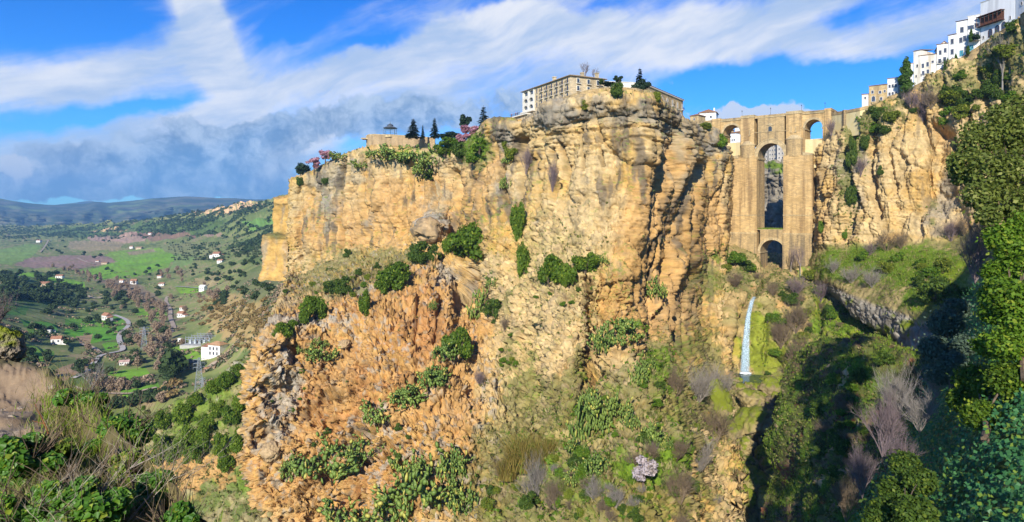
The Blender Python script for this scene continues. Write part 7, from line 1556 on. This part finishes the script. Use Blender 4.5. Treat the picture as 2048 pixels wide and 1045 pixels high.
def leaves(k, wgt, n, seed, rad, size, nl, name, mat, flat=.6):
    P_, _, rng = scatter(k, wgt, n, seed); d = rng.normal(size=(n, nl, 3)); d /= np.linalg.norm(d, axis=-1, keepdims=True); r = rad * (.5 + rng.rand(n))
    c = P_[:, None] + d * (r[:, None, None] * (.4 + .6 * rng.rand(n, nl, 1))) * np.array([1, 1, flat]); c = c.reshape(-1, 3)
    s = size * (.5 + rng.rand(len(c))); V, Fc = quads(c, d.reshape(-1, 3) + rng.normal(size=c.shape) * .5, rng.normal(size=c.shape), s * .5, s * .8, rng)
    return tag(mesh_np(name, V, Fc, mat), kind='stuff')
k = MASSIF
wG = bl(k.px, k.py, [(720,550,110,50,1.0),(800,520,80,20,.9),(620,580,60,40,.6),(1110,480,100,70,1.0),(1120,600,90,70,.8),(1010,700,50,90,.6),(1080,880,90,90,1.0),(1200,850,120,120,1.2),(1330,800,60,160,1.1),(1150,1000,300,90,1.3),(1000,960,60,90,.8),(1420,560,40,50,1.0),(950,310,40,40,1.4),(1430,800,50,100,1.0),(830,305,90,14,1.0),(1200,190,90,8,.6)])
n_ = fbm(k.X / 6, k.Y / 6, k.Z / 6, 3, 130); cl = sst(n_, -.1, .35)
tufts(k, wG * cl * np.clip(MASSIF_UP + .3, .1, 1), 5200, 1, 1.1, .1, 5, 'grass', LM_STRAW)
tufts(k, wG * (1 - cl) * np.clip(MASSIF_UP + .3, .1, 1), 4200, 2, .9, .1, 5, 'grass', LM_GRASS)
leaves(k, wG * cl + .012, 3800, 3, .8, .42, 9, 'undergrowth', LM_UNDER); leaves(k, bl(k.px, k.py, [(1240,665,60,14,1),(1300,750,40,70,1),(1200,820,80,60,.5),(1300,930,90,40,.8),(1150,970,130,80,1),(950,300,30,34,1),(1440,515,40,20,.7)]) * sst(-n_, -.2, .2), 1500, 4, .8, .45, 10, 'undergrowth', LM_GRN)
k = RIGHTC; n_ = fbm(k.X / 6, k.Y / 6, k.Z / 6, 3, 131)
wT = bl(k.px, k.py, [(1760,530,130,34,1),(1850,570,70,60,1),(1690,540,50,24,.8)]); wC = bl(k.px, k.py, [(1715,280,24,70,1),(1745,245,50,30,1),(1800,215,40,26,.8),(1900,180,80,30,.9),(1990,130,80,50,1),(1945,300,30,60,.6),(1698,400,14,90,1),(2040,200,40,80,.7),(1860,410,14,40,.5)])
tufts(k, wT * np.clip(RIGHT_UP, .1, 1), 5200, 5, .9, .1, 5, 'grass', LM_GRASS); tufts(k, wT * sst(n_, 0, .3) + .8 * wC * sst(n_, -.1, .3), 3800, 6, 1.0, .1, 5, 'grass', LM_STRAW)
leaves(k, wC * sst(n_, -.15, .2) + .4 * wT * sst(-n_, .1, .3), 2800, 7, .8, .42, 10, 'undergrowth', LM_UNDER); leaves(k, wC * sst(-n_, -.05, .2), 1200, 8, .8, .42, 10, 'undergrowth', LM_GRN)
k = GORGE; n_ = fbm(k.X / 5, k.Y / 5, k.Z / 5, 3, 132)
wS = bl(k.px, k.py, [(1480,560,70,40,.9),(1600,580,60,40,1),(1660,680,60,90,1),(1760,720,70,90,1),(1450,900,60,140,1),(1540,690,30,60,.5),(1600,700,40,60,.7)])
tufts(k, wS * sst(n_, -.1, .3), 3000, 9, .9, .1, 5, 'grass', LM_STRAW); leaves(k, wS * sst(-n_, -.1, .2), 2600, 10, .7, .38, 10, 'undergrowth', LM_GRN); leaves(k, wS, 2200, 11, .7, .38, 10, 'undergrowth', LM_UNDER)
k = SPUR; n_ = fbm(k.X / 4, k.Y / 4, k.Z / 4, 3, 133)
tufts(k, sst(n_, -.2, .3) + .1, 6000, 12, .7, .1, 5, 'grass', LM_GRASS); leaves(k, sst(-n_, -.1, .3) + .05, 3200, 13, .6, .32, 10, 'undergrowth', LM_UNDER)
k = SLOPE; n_ = fbm(k.X / 6, k.Y / 6, k.Z / 6, 3, 134)
tufts(k, sst(n_, -.1, .3) + .05, 3600, 14, 1.0, .1, 5, 'grass', LM_STRAW); leaves(k, sst(-n_, -.1, .3) + .05, 2400, 15, .8, .42, 10, 'undergrowth', LM_UNDER)

rng = np.random.RandomState(88); n_ = 700; V, Fc = blades(88, n_, .01, .6, 1.5, .09, .5, 3); V = V.reshape(n_, -1, 3); loc = np.stack([mL + .4 + (mR - mL - .8) * rng.rand(n_), -1.2 + 12 * rng.rand(n_) ** 2, np.full(n_, zg2 + .3)], 1)
Rm = np.array(BM.to_3x3()); tag(mesh_np('grass', ((V + loc[:, None]).reshape(-1, 3) @ Rm.T) + np.array(BO), Fc, LM_GRASS), kind='stuff')
def vt(seed, mat, ext, zc, n, size, name, lobes=12, trunk=.03): 
    V, Fc = leaf_cloud(seed, lobes_in(seed, lobes, ext, .3, .5, zc, -.6), n, size, .6, 1.4, .6); m = MB(); m.tube([(0, 0, -.1), (0, 0, zc)], [trunk, trunk * .6], 5)
    r = empty(name); mesh_np('crown', V, Fc, mat, parent=r); m.build('trunk', BARK, r); return r
VT = {'dark': [vt(i, LM_TREE, (.55, .55, .42), .55, 520, .15, 'evergreen_tree') for i in (1, 2, 3)], 'olive': [vt(i, LM_OLIVE, (.55, .55, .4), .5, 380, .16, 'olive_tree') for i in (4, 5)],
      'russ': [vt(i, LM_RUSS, (.36, .36, .5), .6, 900, .07, 'poplar', 18, .02) for i in (6, 7, 8)], 'cane': [vt(i, LM_CANE2, (.7, .7, .36), .3, 620, .15, 'cane_thicket', 16, .01) for i in (9, 10)], 'tall': [cypress_proto(5)], 'bushy': [vt(i, LM_TREE, (.6, .6, .45), .5, 420, .16, 'broadleaf_tree') for i in (11, 12)], 'slim': [bare_tree_proto(9, LM_GREYT, 'poplar')]}
for v_ in VT.values(): HIDDEN += v_
vr = random.Random(9); RD = np.concatenate(ROADS)
def vtree(kind, x, y, hm, label, cat, group, key='valley'):
    if np.min(np.hypot(RD[:, 0] - x, (RD[:, 1] - y + 2))) < 7: return
    p = hit(x, y, key, 1)
    if p is None: return
    s = hm * vr.uniform(.75, 1.3); w_ = s * vr.uniform(.85, 1.2); place(VT[kind][vr.randrange(len(VT[kind]))], p, vr.uniform(0, 6.28), (w_, w_, s), label, cat, group)
def cloud(kind, blobs_, n, hm, label, cat, group):
    tot = sum(b[2] * b[3] * b[4] for b in blobs_)
    for b in blobs_:
        for i in range(int(round(n * b[2] * b[3] * b[4] / tot))):
            a = R(b[5]) if len(b) > 5 else 0; u, v = vr.gauss(0, .6) * b[2], vr.gauss(0, .6) * b[3]
            x, y = b[0] + u * math.cos(a) - v * math.sin(a), b[1] + u * math.sin(a) + v * math.cos(a)
            if 0 < x < 590 and y < 860: vtree(kind, x, y, hm, label, cat, group)
cloud('dark', [(60, 585, 100, 22, 1), (110, 600, 70, 12, .8), (20, 560, 40, 16, 1), (200, 598, 40, 10, .5), (105, 500, 30, 10, .5), (165, 512, 30, 7, .5)], 210, 9.5, 'dark evergreen tree in the wood covering the left hill', 'tree', 'evergreens of the left hill')
cloud('bushy', [(340, 745, 14, 20, .8), (300, 600, 30, 10, .3), (210, 620, 80, 60, .10), (420, 545, 70, 20, .22), (500, 560, 50, 30, .2), (330, 545, 60, 20, .12), (470, 520, 60, 16, .3), (250, 790, 80, 20, .2), (180, 740, 60, 30, .08), (270, 660, 60, 50, .07), (60, 690, 60, 40, .10), (440, 600, 30, 20, .25), (500, 470, 50, 16, .3)], 240, 6.5, 'small dark green tree dotted among the fields and hedges of the valley', 'tree', 'scattered green trees of the valley')
for y in np.arange(488, 522, 4.2):
    for x in np.arange(330, 440, 5.2):
        if (x - 330) > (522 - y) * 0 + 0 and vr.random() < .62: vtree('olive', x + vr.uniform(-.8, .8) + (y - 490) * .3, y, 5.0, 'small round olive tree set out in rows in the valley grove', 'tree', 'olive trees in rows')
for y in np.arange(488, 520, 4.6):
    for x in np.arange(450, 535, 6.0):
        if vr.random() < .7: vtree('olive', x + (y - 490) * .4 + vr.uniform(-1, 1), y, 4.6, 'small olive tree on the pale slope under the scarp', 'tree', 'olive trees on the pale slope')
cloud('russ', [(200, 562, 60, 8, 1, 22), (260, 590, 60, 14, 1, 30), (310, 620, 40, 20, .6), (140, 545, 40, 6, .8, 12), (350, 555, 40, 12, .5), (300, 700, 50, 40, .18), (240, 785, 60, 14, .4), (420, 590, 30, 14, .4), (330, 660, 30, 26, .3)], 165, 9, 'russet leafless poplar along the river in the valley', 'tree', 'leafless poplars along the river')
cloud('cane', [(480, 640, 60, 34, 1), (520, 655, 40, 40, 1), (440, 620, 30, 20, .7), (550, 620, 20, 20, .6), (400, 600, 16, 8, .5)], 170, 5.0, 'golden dry cane thicket filling the dip under the cliff', 'reeds', 'dry cane thickets below the cliff')
for i, x in enumerate((186, 192, 198, 206, 213)): vtree('slim', x, 797 - i % 3, 19, 'tall slender leafless poplar in the row at the bottom of the valley', 'tree', 'row of slender poplars')
vtree('tall', 420, 733, 14, 'dark cypress in front of the white power station', 'tree', None); vtree('dark', 345, 752, 20, 'large dark evergreen tree beside the ochre house', 'tree', None); vtree('dark', 332, 748, 15, 'dark evergreen tree touching the left of the large one by the ochre house', 'tree', None)
for x, y in ((152, 690), (158, 684), (135, 690)): vtree('dark', x, y, 8, 'rounded tree beside the lower red roofed farmhouse', 'tree', 'trees at the lower farmhouse')
for x, y in ((330, 782), (352, 772), (338, 795)): vtree('cane', x, y, 8, 'yellow leaved poplar by the little red road bridge', 'tree', 'yellow trees by the road bridge')
# far woods on the ridges: one mass
rng = np.random.RandomState(31); w_ = bl(VPX, VPY, [(150, 462, 200, 8, 1), (330, 452, 120, 12, 1), (420, 436, 90, 10, 1), (470, 428, 60, 14, .8), (60, 470, 120, 8, .8), (520, 470, 40, 20, .6), (480, 500, 60, 10, .3), (540, 420, 40, 12, .6)]) * (VPX > -60) * (VPX < 620)
w_ = (w_ * sst(fbm(VG_[..., 0] / 160, VG_[..., 1] / 160, VG_[..., 2] * 0, 3, 140), -.15, .2)).ravel(); w_ /= w_.sum(); i = rng.choice(w_.size, 2600, p=w_)
c = VG_.reshape(-1, 3)[i]; d = rng.normal(size=(2600, 14, 3)); d /= np.linalg.norm(d, axis=-1, keepdims=True); d[..., 2] = np.abs(d[..., 2]); q = (c[:, None] + d * np.array([6, 6, 8.0])).reshape(-1, 3)
V, Fc = quads(q, d.reshape(-1, 3) + rng.normal(size=q.shape) * .3, rng.normal(size=q.shape), np.full(len(q), 3.0), np.full(len(q), 3.4), rng); tag(mesh_np('woods', V, Fc, LM_TREE), kind='stuff')
# hedges and scrub on the valley floor
w_ = (sst(fbm(VG_[..., 0] / 26, VG_[..., 1] / 26, VG_[..., 2] * 0, 4, 141), .12, .35) * (VPY > 540) * (VPY < 860) * (VPX > -40) * (VPX < 640) * (1 - bl(VPX, VPY, [(200, 660, 50, 20, .8), (250, 745, 40, 10, .8), (250, 530, 80, 20, 1)]).clip(0, 1))).ravel(); w_ /= w_.sum(); i = rng.choice(w_.size, 5200, p=w_)
c = VG_.reshape(-1, 3)[i]; n_ = len(c); d = rng.normal(size=(n_, 9, 3)); d /= np.linalg.norm(d, axis=-1, keepdims=True); d[..., 2] = np.abs(d[..., 2]); q = (c[:, None] + d * (1.0 + 1.4 * rng.rand(n_, 1, 1))).reshape(-1, 3)
V, Fc = quads(q, d.reshape(-1, 3) + rng.normal(size=q.shape) * .4, rng.normal(size=q.shape), .5 + .5 * rng.rand(len(q)), .6 + .5 * rng.rand(len(q)), rng); h_ = len(V) // 8 * 4
tag(mesh_np('undergrowth', V[:h_], np.arange(h_).reshape(-1, 4), LM_OLIVE), kind='stuff'); tag(mesh_np('undergrowth', V[h_:], np.arange(len(V) - h_).reshape(-1, 4), LM_RUSS), kind='stuff')
# ------------------------------------------------------------------ trees and ivy on the near hillside at the right
def near_tree(name, label, lob, leaf, n, mat, seed, base, cat='tree', trunk=.28, bark=None, flat=.5):
    r = empty(name, (0, 0, 0)); L = []
    for (x, y, Y, rp) in lob:
        p = PV(x, y, Y); q = rp / F * Y; L.append((p.x, p.y, p.z, q, q * .9, q * .85))
    V, Fc = leaf_cloud(seed, L, n, leaf, flat, 1.6, .45); mesh_np('crown', V, Fc, mat, parent=r)
    b = PV(*base); m = MB(); c = sum((Vector(l[:3]) for l in L), Vector()) / len(L); mid = b.lerp(c, .45)
    m.tube([b, b.lerp(mid, .5) + Vector((.2, 0, 0)), mid], [trunk * 1.2, trunk, trunk * .8], 7)
    for l in L: m.tube([mid, mid.lerp(Vector(l[:3]), .5) + Vector((0, 0, .3)), Vector(l[:3])], [trunk * .5, trunk * .35, trunk * .1], 5)
    m.build('trunk', bark or BARK, r); return tag(r, label, cat)
near_tree('oak_tree', 'sunlit yellow green holm oak leaning over from the right edge', [(1958,292,78,38),(2008,268,78,44),(2052,262,80,50),(1928,330,76,30),(1985,345,74,45),(2042,340,75,50),(1958,392,72,32),(2010,405,72,40),(2065,410,74,44),(1922,352,77,22),(2000,232,80,26),(2045,218,82,34),(1945,262,80,22),(1975,430,70,24),(1912,318,77,16),(1985,470,70,20)], .30, 15000, LM_OAK, 301, (2060, 560, 70))
near_tree('ivy_clad_tree', 'bright green ivy covered tree below the yellow green oak', [(2010,478,68,36),(2045,520,66,46),(1992,545,67,26),(2030,600,62,46),(1992,625,64,30),(2052,660,60,44),(1975,690,63,26),(2015,690,60,36),(1975,590,66,18),(2060,460,68,40),(2000,575,64,26)], .26, 15000, LM_GRN, 302, (2050, 760, 58))
near_tree('olive_tree', 'blue grey olive like tree in shade at the end of the overhang', [(1892,648,84,32),(1872,700,82,32),(1912,618,88,24),(1905,730,78,30),(1880,745,80,26),(1930,690,80,24)], .26, 8000, leaf_mat('grey_green_leaves', (.06, .105, .07), (.15, .205, .14), None, .3, .2), 303, (1900, 800, 76))
near_tree('dark_tree', 'very dark evergreen filling the shade under the ivy covered tree', [(1950,760,68,34),(1985,780,64,36),(1925,800,68,28),(1960,830,60,34),(2020,760,60,40)], .24, 9000, LM_BUSH, 304, (1970, 880, 56))
near_tree('evergreen_thicket', 'dark evergreen thicket at the bottom edge beside the purple shrubs', [(1810,930,62,30),(1795,985,58,34),(1770,1030,54,36),(1840,960,56,30),(1830,1030,50,40),(1745,1048,54,20)], .2, 9000, LM_BUSH2, 305, (1820, 1045, 50), 'bush', .12)
for q in [(1760, 905, 100, 110, TWIG, 'large violet grey leafless shrub in front of the shaded spur', 78), (1722, 990, 70, 90, TWIG, 'violet grey leafless shrub lower down beside the spur', 80), (1795, 830, 100, 90, TWIGG, 'silvery leafless shrub above the violet ones', 80), (1835, 860, 90, 80, TWIGG, 'silvery leafless shrub right of the violet ones', 76), (1790, 960, 80, 90, TWIG, 'violet leafless shrub against the ivy', 66), (1690, 1040, 60, 90, TWIGD, 'brown leafless shrub at the bottom edge by the spur', 92), (1945, 560, 90, 100, TWIG, 'brown purple leafless thicket left of the ivy covered tree', 88), (1960, 500, 70, 70, TWIGD, 'brown leafless thicket under the oak', 90), (1870, 790, 70, 70, TWIGG, 'grey leafless bush under the blue grey tree', 84)]:
    plant(q[4], q[0], q[1], q[2], q[3], q[5], 'bare shrub', 'leafless shrubs on the near right slope', None, unit=1.9, Yfix=q[6], sink=.05)
# ivy mantle over the hillside
hp, hq = project(Gh); hY = Gh[..., 1]
vis = (hY > 12) & (hp > 1720) & (hp < 2110) & (hq > 560) & (hq < 1090)
ni = normals(Gh); ni = ni * np.sign(ni[..., 2:3])
ar = np.linalg.norm(np.cross(np.gradient(Gh, axis=1), np.gradient(Gh, axis=0)), axis=-1)
p_ = (vis * ar / np.maximum(hY, 10) ** 1.3).ravel(); p_ /= p_.sum(); rng = np.random.RandomState(77); idx = rng.choice(p_.size, 30000, p=p_)
B = Gh.reshape(-1, 3)[idx] + rng.normal(size=(30000, 3)) * .35; Nn_ = ni.reshape(-1, 3)[idx]
lf = sst(fbm(B[:, 0] / 2.2, B[:, 1] / 2.2, B[:, 2] / 2.2, 3, 78), -.3, .5)
B = B + Nn_ * (lf * 1.7 + rng.rand(30000) * .35)[:, None]
V, Fc = quads(B, Nn_ * 1.0 + rng.normal(size=B.shape) * .55 + np.array([-.4, -.5, .2]), rng.normal(size=B.shape), .13 + .09 * rng.rand(30000), .15 + .1 * rng.rand(30000), rng)
tag(mesh_np('ivy', V, Fc, LM_IVY), kind='stuff')
STONES = [boulder_proto(i, (.36, .29, .22), .0, 'stone', 9, .8) for i in (41, 42)]; HIDDEN += STONES
# ------------------------------------------------------------------ the near ledge at the lower left: dirt path, ivy bushes, dry grass
FC = [col_of(x, r) for x, r in [
 (-420, [(735,12.5),(800,8.4),(900,6.2),(1100,4.2),(1500,2.6)]), (-100, [(738,11.5),(800,8.2),(900,6.1),(1100,4.2),(1500,2.6)]), (50, [(752,10.4),(822,7.6),(900,6.1),(1100,4.2),(1500,2.6)]), (120, [(800,8.7),(856,7.1),(950,5.6),(1120,4.2),(1500,2.6)]),
 (200, [(872,7.3),(935,6.2),(1010,5.3),(1150,4.2),(1500,2.6)]), (280, [(972,6.0),(1010,5.6),(1060,5.1),(1180,4.2),(1500,2.6)]), (370, [(1075,5.2),(1100,5.0),(1140,4.7),(1250,4.0),(1500,2.8)]), (520, [(1250,4.4),(1270,4.3),(1300,4.1),(1400,3.6),(1600,2.7)])]]
FC = [[(q[0][0] * 1.5 - .5, q[0][1] * 1.5, q[0][2] - 5)] + q for q in FC]
G = loft(FC, 3, 3); X, Y, Z = [G[..., i].astype(np.float32) for i in range(3)]
px, py = project(G)
rut = fbm(X / 1.6, Y / 1.6, X * 0, 5, 401); fin = fbm(X * 3, Y * 3, X * 0, 4, 402)
G[..., 2] += .10 * rut + .03 * fin + .05 * sst(worley(X * 2.2, Y * 2.2, X * 0, 403)[0], .05, .5)
soil = sst(bl(px, py, [(10,800,85,70,1.3),(-100,830,120,90,1.3),(40,850,50,40,.8)]) + .25 * rut, .35, .6)
c = mixc(np.broadcast_to(np.array((.13, .11, .05), np.float32), X.shape + (3,)), (.29, .205, .125), soil); c = mixc(c, (.19, .135, .085), soil * sst(fin, 0, .4) * .6); c = mixc(c, (.38, .31, .23), soil * sst(rut - .2 * fin, .2, .4) * .6)
tag(grid_obj('path', G, rock_mat('trodden_earth', 6, 22, .03, .3), c * np.clip(1 + .4 * fin, .6, 1.5)[..., None], key='fore'), kind='structure')
def leaf2(c, n, t, s, rng, lob=.0):
    """near leaves: folded along the midrib, widest below the middle"""
    n = n / np.linalg.norm(n, axis=1, keepdims=True); t = t - (t * n).sum(1, keepdims=True) * n; t /= np.linalg.norm(t, axis=1, keepdims=True) + 1e-9; b = np.cross(n, t); s = s[:, None]
    V = np.stack([c - t * s * .5, c - b * s * .48 - t * s * .28 + n * s * .12, c - b * s * .30 + t * s * .18 + n * s * .10, c + t * s * .62 - n * s * .05, c + b * s * .30 + t * s * .18 + n * s * .10, c + b * s * .48 - t * s * .28 + n * s * .12], 1)
    k_ = np.arange(len(c))[:, None] * 6; return V.reshape(-1, 3), np.concatenate([k_ + np.array([[0, 3, 2, 1]]), k_ + np.array([[0, 5, 4, 3]])], 0)
LM_NEAR = leaf_mat('near_ivy_leaves', (.05, .15, .016), (.15, .32, .03), (.30, .38, .04), .4, 1.2, .4, .45); LM_NEARY = leaf_mat('near_young_leaves', (.10, .17, .02), (.22, .30, .03), (.35, .30, .08), .35, 1.2, .3, .5)
def fore_bush(label, px_, py_, wpx, hpx, n, mat, seed, leaf=.040, cat='bush'):
    n = int(n * 1.8)
    rng = np.random.RandomState(seed); p = hit(px_, py_, 'fore'); s = p.y / F; ex, ez = wpx * s * .5, hpx * s
    r = empty('leafy_bush', p); lb = lobes_in(seed, 12, (ex, ex * .8, ez * .5), .22, .42, ez * .45, -.8); lb = np.array(lb)
    k_ = rng.randint(0, len(lb), n); d = rng.normal(size=(n, 3)); d /= np.linalg.norm(d, axis=1, keepdims=True); c = lb[k_, :3] + d * lb[k_, 3:6] * (.35 + .7 * rng.rand(n, 1) ** .6)
    V, Fc = leaf2(c, d * .6 + np.array([0, -.5, .7]) + rng.normal(size=(n, 3)) * .45, rng.normal(size=(n, 3)) + np.array([0, 0, -.5]), leaf * (.5 + .9 * rng.rand(n)), rng)
    mesh_np('foliage', V, Fc, mat, parent=r)
    m = branches(seed, 9, ez * 1.0, .8, 1, .008, 4); m.build('stems', BARK, r); return tag(r, label, cat)
fore_bush('dark leafy ivy bush at the left edge under the dirt path', 35, 975, 180, 118, 2600, LM_NEAR, 501); fore_bush('ivy bush beside the dirt path with pale young shoots', 180, 870, 130, 100, 2000, LM_NEAR, 502); fore_bush('large ivy bush on the brink right of the path', 235, 930, 150, 110, 2600, LM_NEAR, 503); fore_bush('low ivy bush at the bottom edge under the dry twigs', 180, 1070, 190, 120, 2400, LM_NEAR, 504)
fore_bush('ivy bush hanging over the brink near the bottom edge', 300, 1040, 120, 110, 2000, LM_NEAR, 505); fore_bush('yellowish young bush in the middle of the near ledge', 120, 960, 100, 90, 900, LM_NEARY, 506, .036); fore_bush('ivy sprawling in the bottom left corner', 30, 1090, 160, 110, 2000, LM_NEAR, 507); fore_bush('small yellow green plant at the path edge', 95, 850, 60, 50, 500, LM_NEARY, 508, .034); fore_bush('last ivy bush at the right tip of the near ledge', 360, 1085, 90, 90, 1200, LM_NEAR, 509); fore_bush('bright ivy bush on the brink between the grass and the path bush', 215, 905, 120, 90, 1800, LM_NEAR, 511); fore_bush('small ivy bush at the top of the grassy brink', 150, 822, 80, 56, 900, LM_NEAR, 512); fore_bush('young green bush in front of the large brink ivy', 250, 985, 110, 90, 1500, LM_NEARY, 513, .036); fore_bush('ivy bush between the dead twigs near the bottom edge', 100, 1040, 130, 100, 1800, LM_NEAR, 514); fore_bush('low green weeds at the foot of the rock on the left edge', 45, 752, 50, 22, 400, LM_NEAR, 510, .036)
def fore_grass(n, seed, blobs_, h0, h1, wd, name, mat, lean=.7, nb=1):
    rng = np.random.RandomState(seed); w_ = bl(px, py, blobs_).ravel(); w_ = w_ * (py.ravel() < 1150); w_ /= w_.sum(); i = rng.choice(w_.size, n, p=w_)
    V, Fc = blades(seed, n, .01, h0, h1, wd, lean, 5, .6); V = V.reshape(n, -1, 3) + G.reshape(-1, 3)[i][:, None] + np.concatenate([rng.normal(size=(n, 1, 2)) * .05, np.zeros((n, 1, 1))], -1)
    return tag(mesh_np(name, V.reshape(-1, 3), Fc, mat), kind='stuff')
fore_grass(3400, 601, [(110,800,40,26,1.0),(150,830,44,30,.8),(130,870,40,30,.8),(160,1000,110,60,.9),(60,1040,60,40,.8),(280,1040,60,40,.8),(340,1080,40,40,.9)], .10, .30, .0032, 'dry_grass', LM_STRAW, .9)
fore_grass(4600, 602, [(130,810,50,30,1.4),(170,840,50,30,1.2),(120,850,40,30,.8),(200,930,70,50,.8),(60,960,60,50,.7),(250,1020,70,40,.7)], .08, .20, .005, 'grass', LM_GRASS, .7)
fore_grass(120, 603, [(110,815,30,20,1.0),(340,1075,24,20,1.2)], .5, .8, .0035, 'dry_stalks', LM_STRAW, .5)
TW = plain('bleached_twigs', (.42, .36, .29), .25, 9, .9)
for i, (x, y, h_, lab_) in enumerate([(150, 1030, 150, 'tangle of bleached dead twigs in the middle of the near ledge'), (240, 1065, 150, 'tangle of bleached dead twigs near the bottom edge'), (80, 1060, 120, 'dead twigs over the ivy at the bottom left'), (290, 1010, 110, 'dead twigs standing among the ivy on the brink'), (20, 930, 70, 'grey dead twigs at the left edge by the ivy')]):
    p = hit(x, y, 'fore'); s = p.y / F; r = empty('dead_twigs', p); branches(700 + i, 7, h_ * s, 1.2, 2, .0035, 3, upb=.35).build('twigs', TW, r); tag(r, lab_, 'twigs', 'dead twigs on the near ledge')
p = hit(112, 960, 'fore'); m = MB(); s = p.y / F; rs_ = plain('reddish_stem', (.22, .09, .04), .2, 5)
m.tube([(0, 0, 0), (-.02, 0, 60 * s), (-.10, .02, 105 * s), (-.2, .03, 150 * s)], [.007, .006, .005, .003], 5); m.tube([(-.03, 0, 70 * s), (.05, 0, 95 * s)], [.004, .002], 4); m.tube([(-.11, .02, 110 * s), (-.2, .0, 118 * s)], [.004, .002], 4)
o = m.build('stalk', rs_); o.location = p; tag(o, 'bare reddish plant stalk rising beside the ivy at the lower left', 'stalk')
p = hit(78, 845, 'fore'); m = MB(); m.tube([(0, 0, -.05), (0, 0, 25 * s), (.01, 0, 45 * s)], [.016, .014, .012], 7); m.tube([(0, 0, 20 * s), (-.05, 0, 42 * s)], [.008, .004], 5); o = m.build('wooden_stake', BARK); o.location = p; tag(o, 'short dark broken stake beside the dirt path', 'stake')
o = boulder_proto(31, (.30, .25, .18), .62, 'boulder', 40, .95); q = PV(-28, 702, 10.3); o.location = q; o.scale = (.5, .42, .42); o.rotation_euler = (0, 0, .6); tag(o, 'weathered rock with yellow moss at the left edge above the dirt path', 'rock')
r = place(TWIG[0], PV(-12, 668, 10.6), 1.0, (.32, .32, .62), 'leafless purplish shrub poking in at the left edge', 'bare shrub')

for i in range(26):
    x, y = vr.uniform(-10, 110), vr.uniform(752, 900); p = hit(max(2, x), y, 'fore'); z_ = vr.uniform(.015, .05); place(STONES[i % 2], p, vr.uniform(0, 6), (z_ * 1.3, z_, z_ * .7), 'small loose stone lying on the dirt path', 'stone', 'stones on the dirt path')
# ------------------------------------------------------------------ the air
m = MB(); m.box(-14000, 14000, -400, 16500, -420, 900); hm_ = bpy.data.materials.new('air'); hm_.use_nodes = True; t = hm_.node_tree; t.nodes.clear(); N = NT(t)
pv = N.n('ShaderNodeVolumePrincipled'); pv.inputs['Color'].default_value = (.28, .58, 1.0, 1); pv.inputs['Density'].default_value = 6.0e-5; pv.inputs['Anisotropy'].default_value = 0.0
oo = N.n('ShaderNodeOutputMaterial'); N.link(pv.outputs[0], oo.inputs['Volume'])
o = m.build('haze', hm_); o['kind'] = 'stuff'
for r in HIDDEN:                                # kinds that were not used anywhere
    if r.name not in USED:
        for ch in list(r.children): bpy.data.objects.remove(ch)
        bpy.data.objects.remove(r)
bpy.context.view_layer.update()
